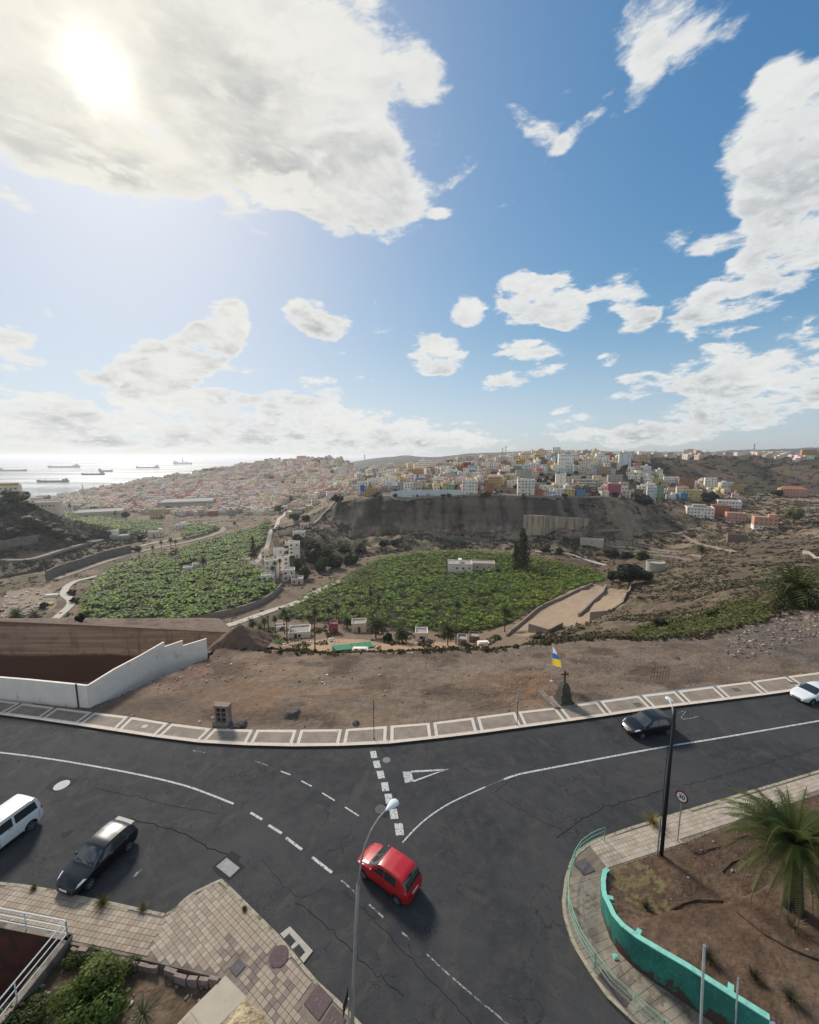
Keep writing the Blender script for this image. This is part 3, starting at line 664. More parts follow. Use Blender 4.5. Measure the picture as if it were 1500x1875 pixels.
# lane markings
ribbon('lane_line', gl([(-160,1362),(0,1378),(100,1391),(200,1408),(280,1424),(340,1439),(385,1455),(428,1472)]), 0.14, M_mark, parent=road)
for a, b_ in (((459,1488),(480,1501)), ((492,1511),(516,1526)), ((524,1534),(553,1556)), ((572,1570),(608,1598))):
    ribbon('lane_dash', gl([a, b_]), 0.16, M_mark, parent=road, step=0)
for a, b_ in (((625,1612),(640,1625)), ((676,1656),(702,1680)), ((735,1706),(752,1722)), ((640,1625),(655,1640))):
    ribbon('worn_dash', gl([a, b_]), 0.09, M_markw, parent=road, step=0)
ribbon('worn_line', gl([(782,1748),(820,1783),(870,1826),(935,1880),(1010,1950)]), 0.07, M_markw, parent=road)
for a, b_ in (((352,1374),(375,1378)), ((468,1394),(491,1402)), ((514,1412),(532,1419)), ((552,1430),(571,1440)), ((590,1452),(613,1466)), ((632,1478),(657,1494))):
    ribbon('lane_dash', gl([a, b_]), 0.10, M_mark if a[0] > 500 else M_markw, parent=road, step=0)
ribbon('lane_line', gl([(923,1427),(950,1418),(1000,1408),(1100,1389),(1215,1368),(1320,1351),(1500,1320),(1750,1277)]), 0.15, M_mark, parent=road)
ribbon('curved_line', gl([(737,1543),(760,1518),(785,1496),(820,1473),(855,1456),(889,1441)]), 0.10, M_mark, parent=road)
ribbon('curved_line', gl([(889,1441),(923,1427)]), 0.05, M_markw, parent=road)
for px, py, w_, h_ in ((684,1382,5.5,6.5),(690,1400,6,6.5),(697,1419,6.2,7),(705,1441,6.4,8),(712,1463,6.6,9),(721,1491,7,9),(731,1519,7.5,11)):
    k = 2.2
    q = [(px - w_ - k * .6, py - h_), (px + w_ - k * .6, py - h_ - 1), (px + w_ + k * .8, py + h_ - 1), (px - w_ + k * .8, py + h_)]
    mb = MB(); mb.poly([G(x, y, 0.004) for x, y in q][::-1]); obj('give_way_block', mb.mesh('give_way_block', M_mark), road)
# give-way triangle, a filled base with two long sides
mb = MB()
mb.poly([G(x, y, 0.004) for x, y in ((737,1413),(753,1413),(758,1430),(742,1434))][::-1])
mb.poly([G(x, y, 0.004) for x, y in ((753,1411),(824,1408),(800,1412),(754,1414.5))][::-1])
mb.poly([G(x, y, 0.0045) for x, y in ((757,1429),(800,1414),(824,1408),(805,1414),(758,1432))][::-1])
obj('give_way_triangle', mb.mesh('give_way_triangle', M_mark), road)
ribbon('paint_scrawl', gl([(1243,1305),(1256,1302),(1250,1310),(1248,1316),(1262,1316),(1280,1311)]), 0.10, M_markw, parent=road, step=0.3)
mb = MB(); mb.poly([G(x, y, 0.004) for x, y in ((242,1604),(252,1596),(260,1591),(255,1599),(246,1606))][::-1]); obj('paint_spot', mb.mesh('paint_spot', M_markw), road)
# seams and repaired patches
for pl, w_ in (([(630,1632),(700,1700),(760,1765),(840,1850),(880,1900)], 0.05), ([(540,1650),(600,1700),(660,1757),(740,1830)], 0.06),
               ([(1020,1535),(1060,1505),(1110,1478),(1180,1458),(1215,1446)], 0.09), ([(1250,1440),(1330,1418),(1420,1392),(1500,1368)], 0.06),
               ([(240,1500),(300,1515),(345,1530),(380,1552),(420,1566)], 0.09), ([(175,1445),(230,1455),(285,1468),(330,1478),(400,1490)], 0.06),
               ([(905,1455),(940,1475),(985,1500),(1030,1520)], 0.05), ([(600,1560),(640,1545),(650,1530)], 0.04),
               ([(480,1575),(540,1640),(590,1630)], 0.04), ([(780,1370),(820,1390),(870,1420)], 0.05), ([(905,1450),(940,1425),(960,1415),(990,1400)], 0.06)):
    ribbon('tar_seam', gl(pl), w_ * .55, M_tar, z=0.003, parent=road, step=0.25, jitter=0.045)
def patch(pts, m, name='asphalt_patch', z=0.0035):
    mb = MB(); mb.prism([G(x, y, 0)[:2] for x, y in pts], None, z); return obj(name, mb.mesh(name, m), road)
patch([(82,1443),(112,1421),(143,1427),(135,1437),(100,1452)], M_patch)
patch([(388,1588),(425,1558),(442,1569),(436,1577),(450,1588),(420,1613),(400,1604)], M_patch)
patch([(112,1526),(135,1519),(128,1531),(114,1536)], M_patch)
patch([(690,1484),(700,1472),(712,1470),(716,1486),(708,1498),(696,1496)], M_patch)
# covers and drains set in the carriageway
M_iron = mat('cast_iron', (0.10, 0.085, 0.085), rough=0.7, noise=0.3, nscale=30, bump=0.8, bscale=40)
M_irons = mat('cast_iron_rusty', (0.11, 0.072, 0.072), rough=0.8, noise=0.2, nscale=8, bump=0.4, bscale=40)
M_lid = mat('pale_worn_lid', (0.52, 0.50, 0.46), rough=0.8, noise=0.25, nscale=25)
M_lidg = mat('grey_worn_lid', (0.22, 0.22, 0.23), rough=0.8, noise=0.25, nscale=25)
M_conc = mat('pale_concrete', (0.40, 0.37, 0.31), rough=0.9, noise=0.14, nscale=3, bump=0.2, bscale=25)
M_concg = mat('grey_concrete', (0.30, 0.28, 0.27), rough=0.9, noise=0.18, nscale=4, bump=0.2, bscale=25)
M_dark = mat('dark_opening', (0.02, 0.02, 0.022), rough=0.7)
M_steel = mat('galvanised_steel', (0.34, 0.34, 0.34), rough=0.5, metal=0.6, noise=0.15, nscale=6)
def manhole(px, py, r, mlid, label, z=0.0, rim=None):
    x, y, _ = G(px, py, z); mb = MB(); mb.lathe([(r * 1.15, 0.0), (r * 1.15, 0.012), (r, 0.014)], 28)
    o = thing('manhole_cover', mb.mesh('manhole_cover', rim or M_iron), label, 'manhole cover', (x, y, z))
    mb = MB(); mb.lathe([(r * 0.97, 0.014), (r * 0.97, 0.02), (r * 0.72, 0.021), (r * 0.70, 0.017), (r * 0.5, 0.017), (r * 0.48, 0.021), (0.02, 0.021)], 28)
    obj('lid', mb.mesh('lid', mlid), o); mb = MB()
    for k in range(6):
        a = k * math.pi / 3; mb.box(-r * .62, -r * .1, -0.012, 0.012, 0.021, 0.026)
        for i in range(-8, 0):
            x_, y_, z_ = mb.v[i]; mb.v[i] = (x_ * math.cos(a) - y_ * math.sin(a), x_ * math.sin(a) + y_ * math.cos(a), z_)
    obj('rib', mb.mesh('rib', mlid), o)
    return o
manhole(113, 1438, 0.42, M_lid, 'pale round manhole cover in a dark asphalt patch by the long white line', rim=M_lid)
manhole(708, 1392, 0.30, M_lidg, 'small grey round manhole cover beside the square give-way blocks')
manhole(697, 1482, 0.33, M_iron, 'dark round manhole cover half hidden by the teardrop lamp head')
ZP = 0.15
manhole(511, 1751, 0.40, M_irons, 'rusty round manhole cover in the beige tiled pavement', z=ZP, rim=M_irons)

# ---- far pavement with its framed panels
M_band = mat('beige_band_tiles', (0.60, 0.51, 0.41), rough=0.85, noise=0.10, nscale=2.5, bump=0.15, bscale=20, dark=(0.30, 0.26, 0.22), dscale=1.7, damt=0.62)
def tilemat(name, c, cj, s, off=0.0):
    m = bpy.data.materials.new(name); m.use_nodes = True; global nt; nt = m.node_tree; bb = nt.nodes['Principled BSDF']; bb.inputs['Roughness'].default_value = 0.88
    uvn = N('ShaderNodeUVMap'); br = N('ShaderNodeTexBrick'); br.offset = off; br.inputs['Scale'].default_value = 1.0
    br.inputs['Brick Width'].default_value = s; br.inputs['Row Height'].default_value = s; br.inputs['Mortar Size'].default_value = 0.018; br.inputs['Bias'].default_value = 0
    br.inputs['Color1'].default_value = (*c, 1); br.inputs['Color2'].default_value = (*[x * 0.86 for x in c], 1); br.inputs['Mortar'].default_value = (*cj, 1)
    L(uvn.outputs[0], br.inputs['Vector'])
    g_ = N('ShaderNodeNewGeometry'); n = N('ShaderNodeTexNoise'); n.inputs['Scale'].default_value = 0.9; n.inputs['Detail'].default_value = 6; L(g_.outputs['Position'], n.inputs['Vector'])
    sc_ = N('ShaderNodeVectorMath', operation='SCALE'); L(br.outputs['Color'], sc_.inputs[0]); L(MR(n.outputs['Fac'], 0.3, 0.7, 0.78, 1.2, 'LINEAR'), sc_.inputs['Scale'])
    L(sc_.outputs[0], bb.inputs['Base Color']); return m
M_gtile = tilemat('grey_small_tiles', (0.285, 0.23, 0.18), (0.15, 0.12, 0.092), 0.20)
M_dgtile = tilemat('dark_divider_tiles', (0.20, 0.185, 0.165), (0.12, 0.11, 0.10), 0.20)
pav = MB()
KFp = KF; nseg = len(KFp)
for i in range(len(KERB_FAR) - 1):
    a, b_ = KF[i], KF[i + 1]
    # outer edge points share the station through nearest fraction
outer = smooth_line(OUT_FAR, 1.0); inner = smooth_line(KF, 1.0)
def near_frac(line, p):
    best = (1e9, 0)
    for i in range(len(line) - 1):
        a, b_ = Vector(line[i][:2]), Vector(line[i + 1][:2]); d = b_ - a; t_ = max(0, min(1, (Vector(p[:2]) - a).dot(d) / d.length_squared)); q = a + d * t_
        e = (q - Vector(p[:2])).length
        if e < best[0]: best = (e, i + t_)
    return best[1]
def at_frac(line, f):
    i = int(min(max(f, 0), len(line) - 1.001)); return Vector(line[i][:2]).lerp(Vector(line[i + 1][:2]), f - i)
DIV = [((-22,1282),(-72,1305)),((40,1290),(3,1311)),((103,1298),(72,1320)),((172,1307),(140,1330)),((238,1315),(212,1341)),((312,1327),(285,1352)),((390,1337),(365,1362)),((467,1339),(453,1367)),((547,1339),(538,1369)),
       ((630,1338),(624,1368)),((712,1332),(711,1364)),((790,1326),(794,1355)),((870,1316),(878,1345)),((946,1306),(958,1334)),((1020,1298),(1040,1323)),((1096,1287),(1116,1312)),((1172,1276),(1196,1300)),
       ((1238,1268),(1262,1292)),((1308,1259),(1334,1283)),((1376,1250),(1404,1274)),((1440,1241),(1474,1264)),((1510,1232),(1545,1255)),((1580,1222),(1618,1246))]
DV = [(Vector(G(*a, 0)[:2]), Vector(G(*b_, 0)[:2])) for a, b_ in DIV]
d0 = (DV[0][0] - DV[1][0], DV[0][1] - DV[1][1]); DV = [(DV[0][0] + d0[0] * k, DV[0][1] + d0[1] * k) for k in (3, 2, 1)] + DV
dn = (DV[-1][0] - DV[-2][0], DV[-1][1] - DV[-2][1]); DV += [(DV[-1][0] + dn[0] * k, DV[-1][1] + dn[1] * k) for k in (1, 2, 3)]
M_kdark = mat('kerb_face_shade', (0.045, 0.04, 0.038), rough=.95, noise=.3, nscale=3)  # shade on the kerb's side faces, painted in as a near-black colour
far_pav = obj('pavement', None, kind='structure')
KW = 0.32     # kerb stone top
def quad_uv(name, q, m, parent, z=ZP, thick=0.0, uvo=(0, 0)):
    """flat slab from 4 plan points: a,b along, c,d back; uv in metres"""
    v = [(p.x, p.y, z) for p in q]; f = [(0, 1, 2, 3)]
    if thick is None: thick = 0
    if thick:
        v += [(p.x, p.y, z - thick) for p in q]; f += [(0, 4, 5, 1), (1, 5, 6, 2), (2, 6, 7, 3), (3, 7, 4, 0)]
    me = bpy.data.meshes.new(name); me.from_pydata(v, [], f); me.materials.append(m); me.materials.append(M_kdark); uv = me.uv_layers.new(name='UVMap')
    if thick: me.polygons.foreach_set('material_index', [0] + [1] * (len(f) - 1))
    ex = (q[1] - q[0]).normalized(); ey = Vector((-ex.y, ex.x))
    for lp in me.loops:
        p = Vector(me.vertices[lp.vertex_index].co[:2]) - q[0]; uv.data[lp.index].uv = (p.dot(ex), p.dot(ey))
    me.update(); o = obj(name, me, parent); return o
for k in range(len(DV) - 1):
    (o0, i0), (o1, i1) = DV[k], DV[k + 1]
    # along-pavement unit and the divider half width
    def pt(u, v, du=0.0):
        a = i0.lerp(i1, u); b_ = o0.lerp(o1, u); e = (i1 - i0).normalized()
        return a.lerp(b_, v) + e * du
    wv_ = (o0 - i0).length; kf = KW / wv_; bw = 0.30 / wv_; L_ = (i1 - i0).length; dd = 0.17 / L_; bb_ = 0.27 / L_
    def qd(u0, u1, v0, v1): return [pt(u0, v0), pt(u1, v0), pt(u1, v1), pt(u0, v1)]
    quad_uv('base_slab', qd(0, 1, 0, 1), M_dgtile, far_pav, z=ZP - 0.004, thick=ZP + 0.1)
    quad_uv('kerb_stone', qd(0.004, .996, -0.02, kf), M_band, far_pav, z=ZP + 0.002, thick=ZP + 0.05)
    quad_uv('border_strip', qd(dd + bb_, 1 - dd - bb_, 1 - bw * 1.0, 1), M_band, far_pav)
    quad_uv('border_strip', qd(dd, dd + bb_, kf, 1), M_band, far_pav)
    quad_uv('border_strip', qd(1 - dd - bb_, 1 - dd, kf, 1), M_band, far_pav)
    quad_uv('paving_panel', qd(dd + bb_, 1 - dd - bb_, kf, 1 - bw), M_gtile, far_pav)
ribbon('gutter_dirt_shade', [tuple((i0 - (o0 - i0).normalized() * .14)) for o0, i0 in DV], .26, mat('gutter_dirt_shade', (0.03, 0.028, 0.026), rough=.9, noise=.4, nscale=2), z=.0045, parent=road)  # dark strip: gutter dirt with the kerb's shadow line painted in
# rusty plates let into it
for px, py, s_ in ((665,0,0),):
    pass
def plate(px, py, w_, d_, ang, m, label, z=ZP, name='access_plate'):
    x, y, _ = G(px, py, z); mb = MB(); mb.box(-w_ / 2, w_ / 2, -d_ / 2, d_ / 2, 0, 0.012)
    o = thing(name, mb.mesh(name, m), label, 'access plate', (x, y, z), (0, 0, ang))
    mb = MB()
    for sx in (-1, 1):
        mb = MB(); mb.box(sx * w_ * .12 - .012, sx * w_ * .12 + .012, -d_ * .1, d_ * .1, 0.012, 0.02)
        obj('lifting_slot', mb.mesh('lifting_slot', M_lidg), o)
    return o
plate(1168, 1290, 0.75, 0.55, 0.12, M_iron, 'dark steel plate in the framed far pavement behind the black moving car')
plate(1349, 1263, 0.75, 0.55, 0.12, M_iron, 'dark steel plate in the far pavement nearest the white car')
plate(1458, 1252, 1.1, 0.45, -0.5, M_irons, 'long rusty plate beside the nose of the white car')
plate(265, 1330, 0.45, 0.4, 0.1, M_lid, 'pale square cover in the far pavement left of the broken block')

# ---- left pavement
pavL_out = KL
COURT = [G(-190, 1655, 0.3)[:2], G(124, 1716, 0.3)[:2], G(-60, 1945, 0.3)[:2], G(-330, 1900, 0.3)[:2]]
pavL = KL[:] + [(KL[-1][0], 6.0), G(300, 2010, 0)[:2], G(330, 1925, 0)[:2], G(420, 1800, 0)[:2], G(400, 1795, 0)[:2], G(290, 1768, 0)[:2], G(180, 1743, 0)[:2], G(130, 1733, 0)[:2], G(124, 1716, .3)[:2], COURT[0]]
M_joint = mat('pavement_joint', (0.19, 0.155, 0.12), rough=0.95, noise=0.25, nscale=2)
mb = MB(); mb.prism(pavL, -0.3, ZP - 0.022)
pave = obj('pavement', mb.mesh('pavement', M_joint), kind='structure')
# paving tiles laid to the two kerb directions
M_tile = mat('beige_pavement_tile', attr=True, rough=0.85, noise=0.10, nscale=1.3, bump=0.15, bscale=18, detail=6)
cornerA = Vector(G(304, 1677, 0)[:2]); dirA = (Vector(G(0, 1619, 0)[:2]) - cornerA).normalized()
cornerB = Vector(G(406, 1613, 0)[:2]); dirB = (Vector(G(614, 1830, 0)[:2]) - cornerB).normalized()
bis0, bis1 = Vector(G(306, 1678, 0)[:2]), Vector(G(262, 1770, 0)[:2])
TS = 0.26
tiles = []
grey_px = [(430,1765),(445,1745),(470,1790),(480,1760),(500,1800),(420,1740),(515,1835),(530,1860),(440,1800)]
greys = [Vector(G(*p, ZP)[:2]) for p in grey_px]
holes = [(Vector(G(435,1771,ZP)[:2]), .5), (Vector(G(511,1751,ZP)[:2]), .5), (Vector(G(583,1834,ZP)[:2]), .78), (Vector(G(611,1870,ZP)[:2]), .6)]
for zone, o_, d_ in ((0, cornerA, dirA), (1, cornerB, dirB)):
    n_ = Vector((-d_.y, d_.x))
    for i in range(-70, 71):
        for j in range(-70, 71):
            c_ = o_ + d_ * (i + .5) * TS + n_ * (j + .5) * TS
            if c_.y < 8 or c_.y > 32 or abs(c_.x) > 40: continue
            side_ = (bis1 - bis0).cross(c_ - bis0)
            if (side_ < 0) != (zone == 0): continue
            tiles.append((c_, zone, d_))
cs = np.array([(c_.x, c_.y) for c_, _, _ in tiles]); ok = inside(pavL, cs[:, 0], cs[:, 1]) & (seg_dist(pavL, cs[:, 0], cs[:, 1], True) > TS * 0.62)
for h_, r_ in holes: ok &= np.hypot(cs[:, 0] - h_.x, cs[:, 1] - h_.y) > r_
tiles = [t_ for t_, k in zip(tiles, ok) if k]
def vis_size(c_):
    px, py = proj(c_.x, c_.y, ZP)
    if not (-10 < px < 1510 and py < 1890): return 0
    return 1.0 / math.hypot(c_.x, c_.y, CAM_Z)
tiles.sort(key=lambda q: -vis_size(q[0]))
tmesh = []
TCOL = [(0.33,0.262,0.195),(0.355,0.285,0.212),(0.31,0.245,0.18),(0.385,0.315,0.24),(0.315,0.245,0.195),(0.19,0.148,0.125),(0.225,0.178,0.145)]
for k, cc in enumerate(TCOL):
    mb = MB(); s_ = TS / 2 - 0.009; mb.box(-s_, s_, -s_, s_, -0.024, 0, c=cc); tmesh.append(mb.mesh('paving_tile', M_tile, attr=True))
def tile_kind(c_):
    g_ = min((c_ - q).length for q in greys)
    if g_ < 0.75 and random.random() < 0.6 - g_ * .5: return random.choice((5, 6))
    b_ = vnoise(np.array(c_.x * .35), np.array(c_.y * .35), 4)
    return int(min(4, max(0, (b_ * 5 + random.gauss(0, .8)))))
for c_, zone, d_ in tiles[:300]:
    obj('paving_tile', tmesh[tile_kind(c_)], pave, (c_.x, c_.y, ZP + random.uniform(-.003, .003)), (random.gauss(0, .004), random.gauss(0, .004), math.atan2(d_.y, d_.x)))
mb = MB(); tc_ = TCOL
for c_, zone, d_ in tiles[300:]:
    n_ = Vector((-d_.y, d_.x)); s_ = TS / 2 - 0.009; z_ = ZP + random.uniform(-.003, .003)
    q = [c_ - d_ * s_ - n_ * s_, c_ + d_ * s_ - n_ * s_, c_ + d_ * s_ + n_ * s_, c_ - d_ * s_ + n_ * s_]
    mb.faces([(p.x, p.y, z_) for p in q] + [(p.x, p.y, z_ - .024) for p in q], [(0, 1, 2, 3), (0, 4, 5, 1), (1, 5, 6, 2), (2, 6, 7, 3), (3, 7, 4, 0)], 0, tc_[tile_kind(c_)])
obj('tile_field', mb.mesh('tile_field', M_tile, attr=True), pave, kind='stuff')
# kerb stones
M_kerb = mat('kerb_stone_worn', (0.34, 0.30, 0.22), rough=0.9, noise=0.25, nscale=5, bump=0.4, bscale=20, dark=(0.16, 0.13, 0.08), dscale=2.0, damt=0.54)
def kerb_run(line, parent, w_=0.16, step=0.9, inward=1, m=M_kerb, lo=-0.1, z1=ZP + 0.006):
    pts = []; line = [Vector(p[:2]) for p in line]; acc = 0
    for a, b_ in zip(line[:-1], line[1:]):
        n = max(1, round((b_ - a).length / step)); 
        for k in range(n): pts.append(a.lerp(b_, k / n))
    pts.append(line[-1])
    for a, b_ in zip(pts[:-1], pts[1:]):
        if (b_ - a).length < .1: continue
        pa = proj(a.x, a.y, 0)
        if not (-150 < pa[0] < 1650 and pa[1] < 1960): continue
        d = (b_ - a).normalized(); nn = Vector((-d.y, d.x)) * w_ * inward
        mb = MB(); g_ = d * 0.012; h_ = z1 + random.uniform(-.008, .006)
        q = [a + g_, b_ - g_, b_ - g_ + nn, a + g_ + nn]
        if inward < 0: q = [q[1], q[0], q[3], q[2]]
        mb.faces([(p.x, p.y, lo) for p in q] + [(p.x, p.y, h_) for p in q], [(0, 1, 5, 4), (1, 2, 6, 5), (2, 3, 7, 6), (3, 0, 4, 7), (4, 5, 6, 7)])
        obj('kerb_stone', mb.mesh('kerb_stone', m), parent)
kerb_run(KL, pave, inward=-1)
# drain with a pale concrete surround, sticking out into the road
dr = [G(513,1711,.02)[:2], G(531,1697,.02)[:2], G(573,1742,.02)[:2], G(556,1764,.02)[:2]]
mb = MB(); mb.prism(dr, -0.05, 0.05)
x0 = Vector(G(543, 1729, .05)[:2])
drn = thing('storm_drain', None, 'storm drain with two dark grates in a pale concrete surround at the kerb', 'storm drain')
obj('surround', mb.mesh('surround', M_conc), drn)
for q in ([(517,1721),(529,1710),(541,1724),(531,1735)], [(535,1739),(547,1729),(558,1744),(549,1754)]):
    pts = [Vector(G(a, b_, .05)[:2]) for a, b_ in q]; mb = MB(); mb.prism([tuple(p) for p in pts], None, 0.054)
    for k in range(1, 7):
        f = k / 7; a = pts[0].lerp(pts[3], f); b_ = pts[1].lerp(pts[2], f); mb.obox(a, b_, 0.025, 0.054, 0.075, 1)
    for k in (0, 1):
        a, b_ = (pts[0], pts[3]) if k == 0 else (pts[1], pts[2]); mb.obox(a, b_, 0.03, 0.054, 0.08, 1)
    obj('grate', mb.mesh('grate', [M_dark, M_iron]), drn)
aB = math.atan2(dirB.y, dirB.x)
plate(435, 1771, 0.55, 0.5, aB, M_iron, 'small dark square plate in the beige tiles near the garden corner')
plate(583, 1834, 0.95, 0.85, aB, M_irons, 'large rusty brown plate by the kerb left of the tall lamp post')
plate(611, 1870, 0.8, 0.7, aB, M_irons, 'rusty brown plate at the bottom edge of the photo beside the lamp post')
o = thing('valve_cover', None, 'pale square concrete cover sunk in the road by the pavement corner', 'valve cover')
mb = MB(); mb.prism([G(x, y, 0)[:2] for x, y in ((396,1587),(415,1571),(439,1590),(421,1607))], 0.0, 0.02)
obj('lid', mb.mesh('lid', M_concg), o)

# ---- slab path, garden bed, broken edging
M_slab = mat('smooth_slab', (0.42, 0.36, 0.28), rough=0.85, noise=0.08, nscale=1.5)
M_sandy = mat('sandy_patch', (0.46, 0.37, 0.22), rough=0.95, noise=0.35, nscale=6, bump=0.8, bscale=7, dark=(0.25, 0.19, 0.11), dscale=3, damt=0.5)
M_cream = tilemat('cream_path_tiles', (0.42, 0.35, 0.25), (0.30, 0.25, 0.18), 0.35)
cp = obj('path', None, kind='structure')
def flatpoly(name, pts, z, m, parent, uv=True, thick=None):
    mb = MB(); mb.prism([G(x, y, z)[:2] for x, y in pts], thick, z); me = mb.mesh(name, m)
    if uv:
        u_ = me.uv_layers.new(name='UVMap')
        for lp in me.loops:
            c_ = me.vertices[lp.vertex_index].co; p = Vector((c_.x, c_.y)); u_.data[lp.index].uv = (p.dot(dirB), p.dot(Vector((-dirB.y, dirB.x))))
    return obj(name, me, parent)
flatpoly('smooth_slab', [(413,1786),(452,1826),(385,1893),(347,1851)], ZP + .004, M_slab, cp, thick=-1.2)
flatpoly('cream_paving', [(347,1851),(385,1893),(330,1950),(290,1912)], ZP - .004, M_cream, cp, thick=-1.2)
# heap of broken yellow mortar at the foot of the frame
heap = [G(x, y, ZP)[:2] for x, y in ((450,1824),(470,1836),(495,1868),(540,1930),(430,1960),(395,1884))]
gx, gy = np.meshgrid(np.linspace(min(p[0] for p in heap), max(p[0] for p in heap), 60), np.linspace(min(p[1] for p in heap), max(p[1] for p in heap), 60))
ins = inside(heap, gx, gy); dd_ = seg_dist(heap, gx, gy, True) * ins
gz = ZP - .03 + np.minimum(dd_ * .35, .16) + (fbm(gx * 3, gy * 3, 5, 3) - .5) * .16 * np.minimum(dd_ * 4, 1)
ii = np.arange(3600).reshape(60, 60); Fh = np.stack([ii[:-1, :-1], ii[:-1, 1:], ii[1:, 1:], ii[1:, :-1]], -1).reshape(-1, 4)
obj('rubble_heap', np_mesh('rubble_heap', np.stack([gx.ravel(), gy.ravel(), gz.ravel()], 1), Fh, M_sandy, smooth=True), kind='stuff')
ZG = -0.24
GARD = [G(128,1735,ZG)[:2], G(190,1748,ZG)[:2], G(300,1775,ZG)[:2], G(418,1806,ZG)[:2], G(345,1890,ZG)[:2], G(300,1960,ZG)[:2], G(-60,1990,ZG)[:2]]
GARD = [(-10.4, 0)] and [tuple(Vector(G(150, 1726, 0)[:2])), tuple(Vector(G(300, 1770, 0)[:2])), tuple(Vector(G(430, 1800, 0)[:2])), tuple(Vector(G(345, 1870, 0)[:2])), tuple(Vector(G(260, 1980, 0)[:2])), tuple(Vector(G(-100, 1980, 0)[:2])), tuple(Vector(G(100, 1730, 0)[:2]))]
xs = np.linspace(-26, -4, 150); ys = np.linspace(9, 20, 100); gx, gy = np.meshgrid(xs, ys)
gz = ZG + (fbm(gx / 2, gy / 2, 5, 7) - .5) * .35
keep = inside([(p[0] + (0.2 if p[0] > -12 else -.2), p[1] + .2) for p in GARD], gx, gy)
ii = np.arange(gx.size).reshape(gx.shape); q = keep[:-1, :-1] & keep[1:, 1:] & keep[1:, :-1] & keep[:-1, 1:]
Fh = np.stack([ii[:-1, :-1], ii[:-1, 1:], ii[1:, 1:], ii[1:, :-1]], -1)[q]
gcol = np.zeros((gx.size, 3)) + (0.105, 0.072, 0.048); nn_ = fbm(gx.ravel() * 1.5, gy.ravel() * 1.5, 4, 5)
gcol[nn_ > .55] = (0.15, 0.105, 0.07); gleft = (gx.ravel() < -14.5) & (nn_ > .45); gcol[gleft] = (0.07, 0.075, 0.03)
obj('garden_soil', np_mesh('garden_soil', np.stack([gx.ravel(), gy.ravel(), gz.ravel()], 1), Fh, M_ground, cols=gcol, smooth=True), kind='structure')
def Hg(x, y): return ZG
M_pink = mat('pinkish_block', (0.27, 0.20, 0.175), rough=0.95, noise=0.25, nscale=5, bump=0.6, bscale=12)
edge = thing('garden_edging', None, 'low broken pinkish block edging between the beige pavement and the garden bed', 'edging wall')
ln = [Vector(G(x, y, 0.2)[:2]) for x, y in ((130,1731),(142,1737),(178,1744),(215,1753),(252,1761),(289,1769),(300,1771),(345,1784),(400,1797))]
k = 0
for a, b_ in zip(ln[:-1], ln[1:]):
    n = max(1, round((b_ - a).length / .55))
    for i in range(n):
        p, q = a.lerp(b_, i / n), a.lerp(b_, (i + 1) / n)
        if G(289, 1769, 0)[0] < p.x < G(298, 1771, 0)[0]: continue
        mb = MB(); d = (q - p) * .04; j = Vector((random.gauss(0, .03), random.gauss(0, .03))); mb.obox(p + d + j, q - d + j, random.uniform(.12, .17), ZG - .2, random.uniform(.08, .24), z1b=random.uniform(.08, .24))
        obj('edging_block', mb.mesh('edging_block', M_pink), edge)

# ---- sunken court with white railings
M_oxblood = mat('oxblood_render', (0.075, 0.022, 0.014), rough=0.9, noise=0.25, nscale=1.5, dark=(0.04, 0.016, 0.012), dscale=.9, damt=0.5)
M_wallgrey = mat('rough_grey_render', (0.23, 0.19, 0.15), rough=0.95, noise=0.25, nscale=1.2, bump=0.3, bscale=12, dark=(0.13, 0.10, 0.08), dscale=1.0, damt=0.52)
A_, B_, C_, D_ = [Vector(p) for p in COURT]
mb = MB(); mb.poly([(p.x, p.y, -3.2) for p in (D_, C_, B_, A_)])
obj('court_floor', mb.mesh('court_floor', M_oxblood), kind='structure')
cw = thing('court_wall', None, 'thick grey retaining wall with an oxblood inside round the sunken court', 'retaining wall')
for a, b_ in ((A_, B_), (B_, C_)):
    d = (b_ - a).normalized(); n_ = Vector((-d.y, d.x)); n_ = n_ if n_.dot((C_ + A_) / 2 - a) > 0 else -n_
    mb = MB(); mb.obox(a - d * .12 + n_ * .0, b_ + d * .12 + n_ * .0, 0.28, -3.3, 0.30); obj('wall', mb.mesh('wall', M_wallgrey), cw)
    mb = MB(); mb.obox(a + n_ * .15, b_ + n_ * .15 - d * .15, 0.02, -3.25, 0.28); obj('inner_face', mb.mesh('inner_face', M_oxblood), cw)
M_white = mat('white_paint_metal', (0.62, 0.62, 0.58), rough=0.45, noise=0.12, nscale=4)
rl = thing('court_railing', None, 'white three-bar steel railing round the sunken court at the corner of the photo', 'railing')
for a, b_ in ((A_, B_), (B_, C_)):
    ll = (b_ - a).length; d = (b_ - a) / ll
    for z_ in (0.50, 0.86, 1.24):
        mb = MB(); mb.tube([(a.x, a.y, z_), (b_.x, b_.y, z_)], 0.028 if z_ < 1.2 else .034, 8); obj('rail', mb.mesh('rail', M_white), rl)
    n = int(ll / 2.4)
    for k in range(n + 1):
        p = b_ - d * (k * 2.4)if a is A_ else a + d * (k * 2.4)
        mb = MB(); mb.tube([(p.x, p.y, .28), (p.x, p.y, 1.25)], .03, 8); obj('post', mb.mesh('post', M_white), rl)

